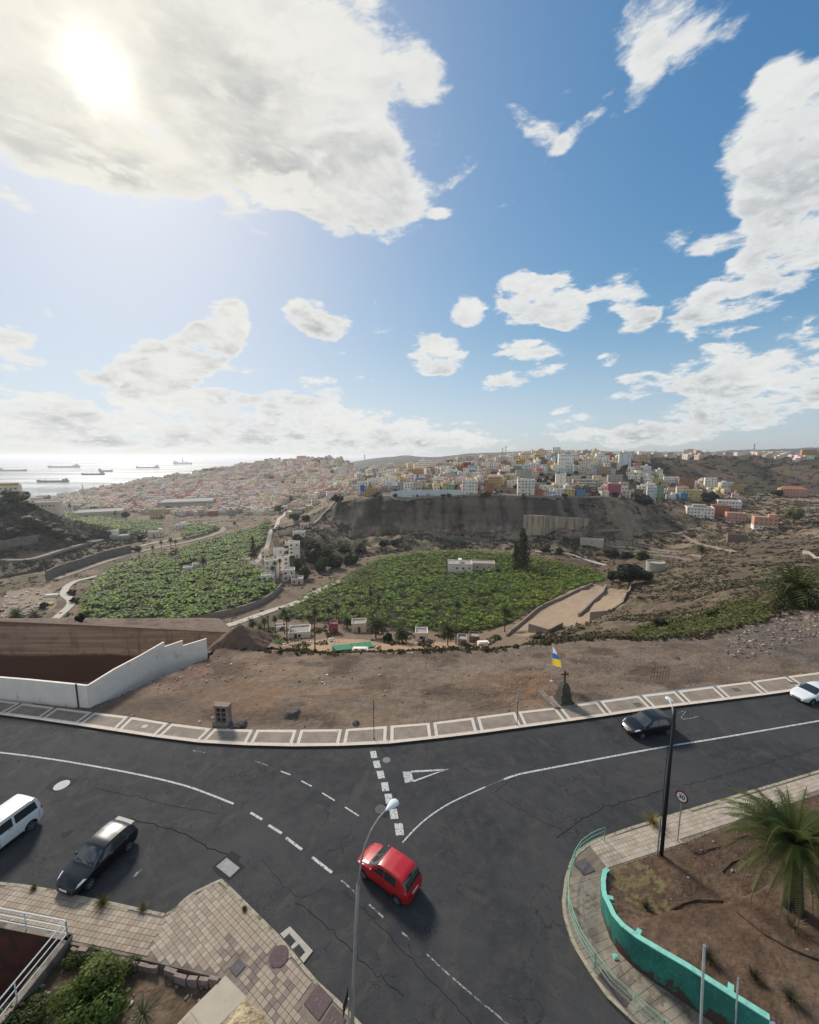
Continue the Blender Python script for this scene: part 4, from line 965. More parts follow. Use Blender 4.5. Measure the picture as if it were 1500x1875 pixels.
# ---- right pavement
INN_R = [(1700,1392),(1500,1458),(1400,1492),(1313,1523),(1260,1545),(1207,1566),(1170,1578),(1133,1590),(1112,1597)]
BASE_W = [(1110,1598),(1103,1607),(1100,1628),(1100,1650),(1102,1670),(1107,1687),(1117,1717),(1133,1743),(1160,1770),(1200,1800),(1250,1833),(1283,1857),(1330,1890),(1400,1938)]
TOP_W = [(1110,1592),(1103,1600),(1101,1612),(1102,1633),(1107,1647),(1115,1660),(1133,1687),(1157,1707),(1200,1737),(1250,1767),(1300,1797),(1350,1825),(1407,1867),(1500,1925)]
IR = gl(INN_R); BW = gl(BASE_W, ZP)
pr = KR + [(BW[-1][0] + .5, 6.0), ] + BW[::-1] + IR[::-1]
mb = MB(); mb.prism(pr, -0.2, ZP - .02); me = mb.mesh('pavement', M_joint)
pavR = obj('pavement', me, kind='structure')
# tiled straight stretch: tiles in the same size; bare concrete sheet round the bend
dR = (Vector(KR[0]) - Vector(KR[7])).normalized(); nR = Vector((-dR.y, dR.x)); oR = Vector(KR[8])
tl = []
for i in range(-12, 100):
    for j in range(-20, 22):
        c_ = oR + dR * (i + .5) * TS + nR * (j + .5) * TS; tl.append(c_)
cs = np.array([(c_.x, c_.y) for c_ in tl]); ok = inside(pr, cs[:, 0], cs[:, 1]) & (seg_dist(pr, cs[:, 0], cs[:, 1], True) > TS * .6) & (cs[:, 1] > G(1070, 1600, 0)[1])
hp = Vector(G(1070, 1587, ZP)[:2]); ok &= np.hypot(cs[:, 0] - hp.x, cs[:, 1] - hp.y) > .62
tl = [c_ for c_, k in zip(tl, ok) if k]
tl.sort(key=lambda q: -vis_size(q))
colR = ((0.38,0.315,0.24),(0.40,0.335,0.26),(0.355,0.29,0.22),(0.43,0.365,0.285))
tmR = []
for cc in colR:
    mb = MB(); s_ = TS / 2 - 0.008; mb.box(-s_, s_, -s_, s_, -0.024, 0, c=cc); tmR.append(mb.mesh('paving_tile', M_tile, attr=True))
for c_ in tl[:200]:
    obj('paving_tile', random.choice(tmR), pavR, (c_.x, c_.y, ZP + random.uniform(-.002, .002)), (0, 0, math.atan2(dR.y, dR.x)))
mb = MB()
for c_ in tl[200:]:
    s_ = TS / 2 - .008; z_ = ZP + random.uniform(-.002, .002); q = [c_ - dR * s_ - nR * s_, c_ + dR * s_ - nR * s_, c_ + dR * s_ + nR * s_, c_ - dR * s_ + nR * s_]
    mb.faces([(p.x, p.y, z_) for p in q] + [(p.x, p.y, z_ - .024) for p in q], [(0, 1, 2, 3), (0, 4, 5, 1), (1, 5, 6, 2), (2, 6, 7, 3), (3, 7, 4, 0)], 0, random.choice(colR))
obj('tile_field', mb.mesh('tile_field', M_tile, attr=True), pavR, kind='stuff')
M_bend = mat('stained_bend_concrete', (0.25, 0.215, 0.165), rough=0.9, noise=0.25, nscale=1.3, bump=0.2, bscale=10, dark=(0.15, 0.125, 0.095), dscale=1.1, damt=0.52)
# bend: concrete laid in radial bays
kb = smooth_line([KR[i] for i in range(9, len(KR))], 0.8); wb = smooth_line(BW, 0.8)
nb_ = 26; cy = G(1070, 1600, 0)[1]
kbb = [p for p in kb if p.y < cy + .2]; wbb = [p for p in wb if p.y < cy + .6]
for k in range(nb_):
    f0, f1 = k / nb_, (k + 1) / nb_
    a, b_ = at_frac(kbb, f0 * (len(kbb) - 1)), at_frac(kbb, f1 * (len(kbb) - 1)); c_, d_ = at_frac(wbb, f1 * (len(wbb) - 1)), at_frac(wbb, f0 * (len(wbb) - 1))
    e = .012
    q = [a.lerp(b_, e).lerp(d_.lerp(c_, e), .03), b_.lerp(a, e).lerp(c_.lerp(d_, e), .03), c_.lerp(d_, e), d_.lerp(c_, e)]
    h1 = q[0].lerp(q[3], .5); h2 = q[1].lerp(q[2], .5)
    for qq in ([q[0], q[1], h2, h1], [h1, h2, q[2], q[3]]):
        cen = sum(qq, Vector((0, 0))) / 4; qq = [p + (cen - p).normalized() * .01 for p in qq]
        mb = MB(); mb.prism([tuple(p) for p in qq], 0.0, ZP - .004 + random.uniform(-.004, .004)); obj('concrete_bay', mb.mesh('concrete_bay', M_bend), pavR)
kerb_run(KR, pavR, inward=1 if True else -1, w_=0.18)
plate(1070, 1587, 0.85, 0.8, 0.35, M_iron, 'dark square plate where the green railing starts')
plate(1125, 1808, 1.3, 0.62, -0.9, M_irons, 'long rusty red plate under the green railing')
manhole(1075, 1637, 0.10, M_lidg, 'tiny round valve lid in the concrete bend', z=ZP)
o = thing('bollard_stump', None, 'small turquoise square stump on the bend beside the green wall', 'stump', G(1127, 1753, ZP))
mb = MB(); mb.box(-.11, .11, -.11, .11, 0, .06); mb.box(-.06, .06, -.06, .06, .06, .09)
M_green = bpy.data.materials.new('turquoise_peeling_paint'); M_green.use_nodes = True; nt = M_green.node_tree
bb = nt.nodes['Principled BSDF']; bb.inputs['Roughness'].default_value = .8; ge = N('ShaderNodeNewGeometry')
n_ = tn(1.0, 6, .6, vec=ge.outputs['Position']); n2_ = tn(0.75, 8, .68, .3, vec=ge.outputs['Position']); n3_ = tn(9, 5, .7, vec=ge.outputs['Position'])
spz = N('ShaderNodeSeparateXYZ'); L(ge.outputs['Position'], spz.inputs[0])
c_ = MIX(MR(n_.outputs['Fac'], .35, .7), (0.012, 0.125, 0.095), (0.022, 0.20, 0.15))
c_ = MIX(M('MULTIPLY', MR(n3_.outputs['Fac'], .5, .75), .5), c_, (0.12, 0.36, 0.29))
pl = MR(M('SUBTRACT', n2_.outputs['Fac'], M('MULTIPLY', spz.outputs[2], 0.14)), .475, .487)
sk = M('MULTIPLY', MR(n3_.outputs['Fac'], .42, .5), MR(spz.outputs[2], .16, .42, 1.0, 0.0))
# light sun-bleached coping
L(MIX(M('MAXIMUM', pl, sk), c_, (0.06, 0.038, 0.032)), bb.inputs['Base Color'])
M_greenl = mat('turquoise_coping', (0.20, 0.50, 0.40), rough=.75, noise=.15, nscale=4, dark=(0.06, 0.25, 0.2), dscale=5, damt=.6)
obj('stump', mb.mesh('stump', M_greenl), o)

# ---- green curved wall, its height read from the photo
def on_top(bx, by, line):
    best = (1e9, 0.3)
    for h in np.linspace(0.02, 2.2, 220):
        p = Vector(proj(bx, by, ZP + h)); 
        for i in range(len(line) - 1):
            a, b_ = Vector(line[i]), Vector(line[i + 1]); d = b_ - a; t_ = max(0, min(1, (p - a).dot(d) / d.length_squared)); e = (a + d * t_ - p).length
            if e < best[0]: best = (e, h)
    return best[1]
wl = smooth_line(BW, 0.6); hs_ = [on_top(p.x, p.y, TOP_W) for p in wl[:]]
hs_ = np.convolve(np.pad(hs_, 3, mode='edge'), np.ones(7) / 7, 'valid')
gw = thing('curved_wall', None, 'curved turquoise retaining wall with peeling paint round the palm plot', 'wall')
WTH = 0.20; face = MB(); cop = MB()
nl = []
for i, p in enumerate(wl):
    d = (wl[min(i + 1, len(wl) - 1)] - wl[max(i - 1, 0)]).normalized(); n_ = Vector((-d.y, d.x)); nl.append(n_)
sgn = 1 if (Vector(G(1300, 1700, 0)[:2]) - wl[10]).dot(nl[10]) > 0 else -1
ring = [[(p, 0), (p, h), (p + n_ * sgn * WTH, h), (p + n_ * sgn * WTH, 0)] for p, n_, h in zip(wl, nl, hs_)]
vs = []; fs = []
for r_, h in zip(ring, hs_): vs += [(q.x, q.y, (ZP - .15 if k in (0, 3) else ZP + h - .05)) for k, (q, _) in enumerate(r_)]
for i in range(len(ring) - 1):
    for k in range(3): fs.append((i * 4 + k, (i + 1) * 4 + k, (i + 1) * 4 + k + 1, i * 4 + k + 1))
fs += [(0, 1, 2, 3)]
face.faces(vs, fs); obj('render', auto_smooth(face.mesh('render', M_green)), gw)
vs = []; fs = []
for p, n_, h in zip(wl, nl, hs_):
    o_ = n_ * sgn; vs += [(*(p - o_ * .02), ZP + h - .05), (*(p - o_ * .02), ZP + h), (*(p + o_ * (WTH + .02)), ZP + h), (*(p + o_ * (WTH + .02)), ZP + h - .05)]
for i in range(len(wl) - 1):
    for k in range(4): fs.append((i * 4 + k, (i + 1) * 4 + k, (i + 1) * 4 + (k + 1) % 4, i * 4 + (k + 1) % 4))
fs += [(0, 1, 2, 3)]
cop.faces(vs, fs); obj('coping', auto_smooth(cop.mesh('coping', M_greenl)), gw)
for f in (0.34, 0.585, 0.90):
    i = int(f * (len(wl) - 1)); p, n_, h = wl[i], nl[i] * sgn, hs_[i]; mb = MB(); mb.obox(p + n_ * WTH, p + n_ * (WTH + .3), .2, 0, ZP + h + .004); obj('buttress', mb.mesh('buttress', M_greenl), gw)
# ---- the plot behind it: soil sheet meeting wall top and pavement edge
plot = [tuple(p) for p in IR[::-1]][::-1] + [tuple(p + n_ * sgn * .1) for p, n_ in zip(wl, nl)] + [(wl[-1].x + 25, wl[-1].y - 2), (IR[0][0] + 5, IR[0][1] - 6)]
plot = [(IR[0][0] + 4, IR[0][1] + .5)] + [tuple(p) for p in IR] + [tuple(p + n_ * sgn * .1) for p, n_ in zip(wl, nl)] + [(40, wl[-1].y - 2), (60, IR[0][1])]
xs = np.linspace(min(p[0] for p in plot), 42, 260); ys = np.linspace(min(p[1] for p in plot), IR[0][1] + 1, 190); gx, gy = np.meshgrid(xs, ys)
dw = np.full(gx.shape, 1e9); hw = np.zeros(gx.shape)
for p, h in zip(wl, hs_):
    d = np.hypot(gx - p.x, gy - p.y); m_ = d < dw; dw[m_] = d[m_]; hw[m_] = h
de = seg_dist(IR, gx, gy)
wE = 1 / (de + .15) ** 1.3; wW = 1 / (dw + .15) ** 1.3
plot_z = (wE * (ZP + .01) + wW * (ZP + np.maximum(hw - .12, .02))) / (wE + wW)
plot_z += (fbm(gx / 2.5, gy / 2.5, 5, 17) - .5) * .35 * np.minimum(1, np.minimum(de, dw)) + (fbm(gx * 2, gy * 2, 3, 18) - .5) * .05
keep = inside(plot, gx, gy); q = keep[:-1, :-1] | keep[1:, 1:] | keep[1:, :-1] | keep[:-1, 1:]
q2 = (inside(pr, gx, gy) & (de > .02)); q &= ~(q2[:-1, :-1] | q2[1:, 1:])
ii = np.arange(gx.size).reshape(gx.shape); Fh = np.stack([ii[:-1, :-1], ii[:-1, 1:], ii[1:, 1:], ii[1:, :-1]], -1)[q]
pc = np.zeros((gx.size, 3)) + (0.135, 0.086, 0.058); nn_ = fbm(gx.ravel() * .5, gy.ravel() * .5, 5, 15); n3 = fbm(gx.ravel() * 3, gy.ravel() * 3, 3, 19)
pc[nn_ > .52] = (0.155, 0.105, 0.072); pc[(nn_ < .42)] = (0.115, 0.075, 0.05); pc *= (.66 + .26 * n3)[:, None]
dg = np.hypot(gx.ravel() - G(1170, 1620, .3)[0], (gy.ravel() - G(1170, 1620, .3)[1])) < 1.6; pc[dg & (n3 > .5)] = (0.15, 0.12, 0.06)
obj('palm_plot_soil', np_mesh('palm_plot_soil', np.stack([gx.ravel(), gy.ravel(), plot_z.ravel()], 1), Fh, M_ground, cols=pc, smooth=True), kind='structure')
def Hp(x, y):
    i = int(np.clip(np.searchsorted(xs, x), 0, len(xs) - 1)); j = int(np.clip(np.searchsorted(ys, y), 0, len(ys) - 1)); return float(plot_z[j, i])
def GP(px, py):
    z = .3
    for _ in range(6): x, y, _z = G(px, py, z); z = Hp(x, y)
    return (x, y, z)
# ---- green railing on the bend
M_railg = mat('pale_green_railing_paint', (0.17, 0.34, 0.24), rough=.5, noise=.2, nscale=6)
gr = thing('bend_railing', None, 'pale green tubular railing following the kerb round the bend', 'railing')
kr2 = [Vector(p) for p in KR[9:]]; kr2 = smooth_line(kr2, .5); off = []
for i, p in enumerate(kr2):
    d = (kr2[min(i + 1, len(kr2) - 1)] - kr2[max(i - 1, 0)]).normalized(); off.append(p + Vector((-d.y, d.x)) * .28)
off = [p for p in off if p.y > 9]
for z_ in (.42, .70, .98):
    mb = MB(); mb.tube([(p.x, p.y, ZP + z_) for p in off], .022 if z_ < .9 else .028, 6); obj('rail', mb.mesh('rail', M_railg, smooth=True), gr)
acc = 0; last = None
for p in off:
    if last is None or (p - last).length >= 2.3:
        mb = MB(); mb.tube([(p.x, p.y, ZP - .05), (p.x, p.y, ZP + .98)], .026, 8); obj('post', mb.mesh('post', M_railg), gr); last = p

# ================================================================== cars
M_glass = mat('tinted_car_glass', (0.016, 0.022, 0.024), rough=0.04, spec=0.6, coat=1.0)
M_tyre = mat('tyre_rubber', (0.02, 0.02, 0.02), rough=0.85)
M_rim = mat('alloy_rim', (0.36, 0.36, 0.37), rough=0.35, metal=0.7)
M_trim = mat('black_car_trim', (0.015, 0.015, 0.016), rough=0.5)
M_head = mat('headlight_lens', (0.62, 0.64, 0.64), rough=0.12, coat=1.0)
M_tail = mat('tail_light_lens', (0.35, 0.012, 0.02), rough=0.2, coat=1.0)
M_plate = mat('number_plate', (0.60, 0.60, 0.58), rough=0.5)
def paint_mat(name, c, rough=0.35): return mat(name, c, rough=rough, coat=(0.35 if max(c) < .05 else .8), spec=0.35)
def lerpn(x, pts):
    xs_, ys_ = zip(*pts); return np.interp(x, xs_, ys_)
class Car:
    def __init__(s, L, W, belt, top, zb=0.2, rf=0.62, tf=0.30, tr=0.16, lf=0.8, lr=0.6, tumble=0.17):
        s.L, s.W, s.belt, s.zb, s.tf, s.tr, s.lf, s.lr, s.tum = L, W, belt, zb, tf, tr, lf, lr, tumble
        xs_ = np.linspace(0, L, 400); z = lerpn(xs_, top); k = np.exp(-0.5 * (np.arange(-14, 15) / 6.0) ** 2); k /= k.sum()
        s.tx, s.tz = xs_, np.convolve(np.pad(z, 14, mode='edge'), k, 'valid'); s.H = max(z)
    def top(s, x): return float(np.interp(x, s.tx, s.tz))
    def hw(s, x):
        w = 1.0
        if x < s.lf: w -= s.tf * (1 - x / s.lf) ** 2.6
        if x > s.L - s.lr: w -= s.tr * ((x - s.L + s.lr) / s.lr) ** 2.4
        return w * s.W / 2
    def sec(s, x):
        """half section (y, z) for s = 0..8"""
        w, zt = s.hw(x), s.top(x); r = min(1, max(0, (zt - s.belt) / (s.H - s.belt)))
        zb = min(s.belt, zt - .05); e = 0.0
        if x < .35: e = .10 * (1 - x / .35)
        if x > s.L - .3: e = .12 * (1 - (s.L - x) / .3)
        z0 = s.zb + e; wt = w * (.955 - s.tum * r - .06 * (1 - r)); 
        return [(0, z0), (.84 * w, z0), (.965 * w, z0 + .10), (w, min(.58, zb - .1)), (.985 * w, zb - .02), (.965 * w, zb + .015 * r),
                (wt, zt - .09 * r - .035), (wt * .93, zt - .018 * r - .015), (wt * .5, zt + .002), (0, zt + .012)]
    def at(s, x, u, off=0.0, side=1):
        def raw(x, u):
            q = s.sec(min(max(x, 0.001), s.L - .001)); i = int(min(max(u, 0), 8.999)); f = u - i
            return Vector((x, q[i][0] * (1 - f) + q[i + 1][0] * f, q[i][1] * (1 - f) + q[i + 1][1] * f))
        p = raw(x, u)
        if off:
            a = raw(x + .02, u) - raw(x - .02, u); b_ = raw(x, min(u + .05, 9)) - raw(x, u - .05); n = a.cross(b_)
            n = n.normalized() if n.length > 0 else Vector((0, 0, 1))
            if n.dot(Vector((0, p.y + .001, p.z - .6))) < 0: n = -n
            p = p + n * off
        return Vector((p.x, p.y * side, p.z))
    def body(s):
        mb = MB(); xs_ = np.unique(np.concatenate([np.linspace(0, .4, 6), np.linspace(.4, s.L - .35, 34), np.linspace(s.L - .35, s.L, 6)]))
        us = [0, 1, 2, 2.5, 3, 3.5, 4, 5, 5.5, 6, 6.5, 7, 7.5, 8, 8.5, 9]; ring = [(u, 1) for u in us] + [(u, -1) for u in us[-2:0:-1]]
        vs = [s.at(x, u, 0, sd_) for x in xs_ for u, sd_ in ring]; n = len(ring); fs = []
        for i in range(len(xs_) - 1):
            for k in range(n):
                a, b_ = i * n + k, i * n + (k + 1) % n; fs.append((a, b_, b_ + n, a + n))
        fs += [tuple(range(n))[::-1], tuple(range((len(xs_) - 1) * n, len(xs_) * n))]
        mb.faces(vs, fs); return mb
    def patch(s, xa, xb, ua, ub, off, side, nx=8, nu=4, mb=None, m=0):
        """piece of the skin set slightly proud; xa/xb may depend on u (pairs)"""
        mb = mb or MB(); g = []
        for j in range(nu + 1):
            f = j / nu; u = ua + (ub - ua) * f
            a = xa[0] + (xa[1] - xa[0]) * f if isinstance(xa, tuple) else xa; b_ = xb[0] + (xb[1] - xb[0]) * f if isinstance(xb, tuple) else xb
            for i in range(nx + 1): g.append(s.at(a + (b_ - a) * i / nx, u, off, side))
        fs = []
        for j in range(nu):
            for i in range(nx):
                q = (j * (nx + 1) + i, j * (nx + 1) + i + 1, (j + 1) * (nx + 1) + i + 1, (j + 1) * (nx + 1) + i); fs.append(q if side < 0 else q[::-1])
        mb.faces(g, fs, m); return mb
def build_car(name, label, cat, car, paint, fw, rw, ws, rs, side_w, hl, tl_, contacts, wr=0.31, spoiler=False, rails=False, shift=(0, 0), bumper_trim=False, sx=1.0):
    o = thing(name, None, label, cat)
    body = car.body().mesh('body', paint); auto_smooth(body, 40)
    # wheel arches cut out
    b_o = obj('body', body, o)
    cut = MB()
    for xw in (fw, rw):
        for sd_ in (-1, 1):
            a, b_ = (car.W / 2 - .22, car.W / 2 + .2) if sd_ > 0 else (-car.W / 2 - .2, -car.W / 2 + .22)
            n = len(cut.v); vs = [(xw + (wr + .055) * math.cos(t), y, wr + .01 + (wr + .055) * math.sin(t)) for y in (a, b_) for t in np.linspace(0, 2 * math.pi, 20, endpoint=False)]
            cut.faces(vs, [(k, (k + 1) % 20, (k + 1) % 20 + 20, k + 20) for k in range(20)] + [tuple(range(20))[::-1], tuple(range(20, 40))])
    co = obj('cutter', cut.mesh('cutter', M_trim)); bm = bmesh.new(); bm.from_mesh(co.data); bmesh.ops.recalc_face_normals(bm, faces=bm.faces); bm.to_mesh(co.data); bm.free()
    bm = bmesh.new(); bm.from_mesh(body); bmesh.ops.recalc_face_normals(bm, faces=bm.faces); bm.to_mesh(body); bm.free()
    md = b_o.modifiers.new('b', 'BOOLEAN'); md.operation = 'DIFFERENCE'; md.object = co; md.solver = 'EXACT'
    try: md.material_mode = 'TRANSFER'
    except Exception: pass
    dg = bpy.context.evaluated_depsgraph_get(); nm = bpy.data.meshes.new_from_object(b_o.evaluated_get(dg))
    b_o.modifiers.clear(); b_o.data = nm; bpy.data.objects.remove(co)
    auto_smooth(nm, 40)
    for xw in (fw, rw):
        for sd_ in (-1, 1):
            w = obj('wheel', None, o, (xw, sd_ * (car.W / 2 - .115), wr), (math.pi / 2 * -sd_, 0, 0))
            mb = MB(); mb.lathe([(wr * .62, -.09), (wr * .93, -.10), (wr, -.06), (wr, .06), (wr * .93, .10), (wr * .66, .105), (wr * .62, .08)], 26)
            obj('tyre', auto_smooth(mb.mesh('tyre', M_tyre), 50), w)
            mb = MB(); mb.lathe([(wr * .64, .03), (wr * .66, .10), (wr * .60, .095), (wr * .57, .05), (.05, .055)], 24)
            for k in range(5):
                a = k * 2 * math.pi / 5; n0 = len(mb.v); mb.box(.03, wr * .6, -.028, .028, .05, .095)
                for i in range(n0, len(mb.v)):
                    x_, y_, z_ = mb.v[i]; mb.v[i] = (x_ * math.cos(a) - y_ * math.sin(a), x_ * math.sin(a) + y_ * math.cos(a), z_)
            obj('rim', mb.mesh('rim', M_rim), w)
    # glass
    mb = car.patch((ws[0], ws[1]), (ws[0] + .01, ws[1] + .01), 6, 9, .01, 1)
    def screen(x0, x1, off=.009, um=6.35):
        mb = MB(); g = []; nx, nu = 8, 14
        for i in range(nx + 1):
            x = x0 + (x1 - x0) * i / nx
            for j in range(nu + 1):
                f = j / nu * 2 - 1; u = 9 - abs(f) * (9 - um); g.append(car.at(x, u, off, 1 if f >= 0 else -1))
        fs = [(i * (nu + 1) + j, i * (nu + 1) + j + 1, (i + 1) * (nu + 1) + j + 1, (i + 1) * (nu + 1) + j) for i in range(nx) for j in range(nu)]
        mb.faces(g, fs); return mb
    def fin(mb, nm, m, flip=False):
        me = mb.mesh(nm, m); bm = bmesh.new(); bm.from_mesh(me)
        for f in bm.faces:
            pass
        bm.to_mesh(me); bm.free(); me.polygons.foreach_set('use_smooth', [True] * len(me.polygons)); return obj(nm, me, o)
    fin(screen(*ws), 'windscreen', M_glass)
    fin(screen(*rs), 'rear_window', M_glass)
    for sd_ in (-1, 1):
        for k, (a0, b0, a1, b1) in enumerate(side_w):     # lower edge a0..b0, upper edge a1..b1
            fin(car.patch((a0, a1), (b0, b1), 5.1, 5.92, .008, sd_, 10, 4), 'side_window', M_glass)
        for x in side_w[0][1:2] + (side_w[-1][1] if len(side_w) > 1 else side_w[0][1] + .9,):
            fin(car.patch(x + .03, x + .045, 2.6, 5.0, .004, sd_, 1, 8), 'door_seam', M_trim)
        fin(car.patch(fw + .42, rw - .42, 2.0, 2.35, .006, sd_, 10, 1), 'sill_trim', M_trim)
        for x in (side_w[0][1] - .22,) + ((side_w[1][1] - .18,) if len(side_w) > 1 else ()):
            p = car.at(x, 4.6, .02, sd_); mb = MB(); mb.box(-.09, .09, -.016, .016, -.014, .014); q = obj('door_handle', mb.mesh('door_handle', M_rim if 'black' in label else paint), o, tuple(p))
        p = car.at(ws[0] + .34, 5.4, .10, sd_); mb = MB()
        for a in range(1):
            mb.lathe([(.001, -.075), (.075, -.05), (.10, 0), (.085, .05), (.02, .075)], 10)
        me = mb.mesh('mirror', paint); auto_smooth(me, 60); q = obj('mirror', me, o, tuple(p)); q.scale = (.75, 1.15, .85)
        fin(car.patch(hl[0], hl[1], hl[2], hl[3], .008, sd_, 6, 4), 'headlight', M_head)
        fin(car.patch(tl_[0], tl_[1], tl_[2], tl_[3], .008, sd_, 4, 4), 'tail_light', M_tail)
    # grille, bumpers, plates
    fz = car.top(.02); w0 = car.hw(0)
    mb = MB(); mb.box(-.012, .03, -w0 * .55, w0 * .55, fz - .22, fz - .10); obj('grille', mb.mesh('grille', M_trim), o)
    mb = MB(); mb.box(-.014, .03, -w0 * .7, w0 * .7, car.zb + .14, car.zb + .24); obj('lower_grille', mb.mesh('lower_grille', M_trim), o)
    mb = MB(); mb.box(-.03, -.012, -.26, .26, car.zb + .26, car.zb + .37); obj('number_plate', mb.mesh('number_plate', M_plate), o)
    mb = MB(); mb.box(car.L - .005, car.L + .02, -.26, .26, .62, .73); obj('number_plate', mb.mesh('number_plate', M_plate), o)
    mb = MB(); mb.box(-.22, .22, -.9, .9, -.02, .02); 
    mb = MB(); mb.tube([tuple(car.at(ws[0] + .03, 8.7, .03, 1)), tuple(car.at(ws[0] + .16, 7.2, .03, 1))], .012, 5); obj('wiper', mb.mesh('wiper', M_trim), o)
    mb = MB(); mb.tube([tuple(car.at(ws[0] + .03, 7.9, .03, -1)), tuple(car.at(ws[0] + .16, 8.9, .03, -1))], .012, 5); obj('wiper', mb.mesh('wiper', M_trim), o)
    if spoiler:
        x = rs[0]; mb = MB(); zt = car.top(x) + .0; w = car.hw(x) * .74
        mb.faces([(x - .15, -w, zt + .005), (x + .20, -w * .96, zt - .01), (x + .20, w * .96, zt - .01), (x - .15, w, zt + .005), (x - .12, -w, zt + .035), (x + .22, -w * .96, zt + .025), (x + .22, w * .96, zt + .025), (x - .12, w, zt + .035)],
                 [(0, 3, 2, 1), (0, 1, 5, 4), (1, 2, 6, 5), (2, 3, 7, 6), (3, 0, 4, 7), (4, 5, 6, 7)]); obj('spoiler', mb.mesh('spoiler', mat('spoiler_satin_black', (.02, .02, .022), rough=.45, spec=.3)), o)
    if rails:
        for sd_ in (-1, 1):
            mb = MB(); mb.tube([tuple(car.at(x, 6.9, .035, sd_)) for x in np.linspace(ws[1] + .15, rs[0] - .1, 8)], .02, 6); obj('roof_rail', mb.mesh('roof_rail', M_trim), o)
    cf, crr = [Vector(c_) for c_ in contacts]        # left-hand wheel contact points, front and rear, on the plan
    ex = (crr - cf).normalized(); ey = Vector((-ex.y, ex.x)); sc = 1.0
    mid = (cf + crr) / 2 + ey * (car.W / 2 - .1); o.scale = (sx, 1, 1); org = mid - ex * ((fw + rw) / 2 * sx) + ex * shift[0] + ey * shift[1]
    o.location = (org.x, org.y, 0.002); o.rotation_euler = (0, 0, math.atan2(ex.y, ex.x))
    return o
P_red = paint_mat('red_car_paint', (0.42, 0.006, 0.010)); P_black = paint_mat('black_car_paint', (0.004, 0.0045, 0.007), .3); P_grey = paint_mat('charcoal_car_paint', (0.008, 0.0085, 0.011), .3); P_white = paint_mat('white_car_paint', (0.70, 0.70, 0.69), .4)
g2 = lambda *p: G(p[0], p[1], 0)[:2]
red = Car(3.75, 1.62, .94, [(0,.60),(.12,.76),(.45,.93),(.88,1.03),(1.0,1.06),(1.68,1.50),(2.0,1.55),(2.6,1.57),(3.2,1.52),(3.42,1.46),(3.66,1.02),(3.72,.86),(3.75,.62)], lf=.9, tf=.32, tr=.14, tumble=.14)
build_car('hatchback_car', 'small red hatchback turning through the junction behind the tall lamp post', 'car', red, P_red, .68, 3.08, (.98, 1.66), (3.42, 3.66),
          [(1.38,2.10,1.78,2.10),(2.18,3.0,2.18,2.92)], ((.10,.30),(.50,.42),3.9,6.2), (3.58,3.73,3.6,5.4), (g2(666,1607), g2(729,1656)), wr=.29, spoiler=False)
blk = Car(4.35, 1.84, .95, [(0,.55),(.12,.70),(.5,.84),(1.1,.96),(1.25,1.0),(1.95,1.48),(2.4,1.55),(3.1,1.55),(3.7,1.49),(3.98,1.38),(4.22,1.0),(4.3,.86),(4.35,.62)], lf=1.0, tf=.34, tr=.20, tumble=.19)
build_car('parked_hatchback', 'black hatchback parked nose-in at the beige pavement with clear headlights', 'car', blk, P_black, .86, 3.47, (1.22, 1.94), (4.0, 4.22),
          [(1.62,2.50,2.12,2.48),(2.58,3.55,2.56,3.30)], ((.14,.34),(.72,.62),4.0,6.6), (4.1,4.3,4.0,5.4), (g2(163,1629), g2(237,1556)), wr=.32, spoiler=True, sx=.90)
m1 = Vector(g2(1199,1349)); dl = (Vector(g2(1320,1351)) - Vector(g2(1100,1389))).normalized()
blk2 = Car(4.4, 1.85, .95, [(0,.55),(.12,.70),(.5,.86),(1.05,.98),(1.2,1.02),(1.95,1.50),(2.4,1.58),(3.1,1.57),(3.7,1.49),(4.0,1.36),(4.25,1.04),(4.35,.9),(4.4,.62)], lf=1.0, tf=.34, tr=.2, tumble=.2)
build_car('driving_hatchback', 'charcoal hatchback driving on the far lane behind the black lamp post', 'car', blk2, P_grey, .88, 3.5, (1.18, 1.93), (4.02, 4.25),
          [(1.6,2.5,2.1,2.48),(2.58,3.55,2.56,3.3)], ((.14,.32),(.72,.62),4.0,6.4), (4.15,4.36,4.0,5.5), (m1 - dl * 1.31, m1 + dl * 1.31), wr=.32)
van = Car(4.75, 1.86, 1.12, [(0,.62),(.12,.85),(.5,1.02),(.95,1.12),(1.1,1.15),(1.85,1.80),(2.1,1.88),(2.8,1.92),(4.2,1.92),(4.5,1.88),(4.66,1.5),(4.72,1.0),(4.75,.7)], lf=.9, tf=.28, tr=.10, lr=.35, tumble=.10)
build_car('passenger_van', 'white van with black rear side windows cut off by the edge of the photo', 'van', van, P_white, .92, 3.95, (1.08, 1.82), (4.56, 4.70),
          [(1.45,2.25,1.92,2.25),(2.35,3.05,2.35,3.05),(3.18,4.42,3.18,4.34)], ((.12,.3),(.5,.4),4.0,6.0), (4.6,4.73,3.8,5.4), (Vector(g2(57,1520)) - (Vector(g2(66,1505)) - Vector(g2(0,1556))).normalized() * 3.03, g2(57,1520)), wr=.33, rails=True)
wc = Car(4.35, 1.79, .95, [(0,.50),(.12,.66),(.5,.82),(1.05,.95),(1.2,.99),(2.05,1.40),(2.5,1.44),(3.1,1.42),(3.8,1.30),(4.2,1.0),(4.3,.85),(4.35,.6)], lf=1.0, tf=.36, tr=.2, tumble=.2)
n0_ = Vector(g2(1473,1293)) ; 
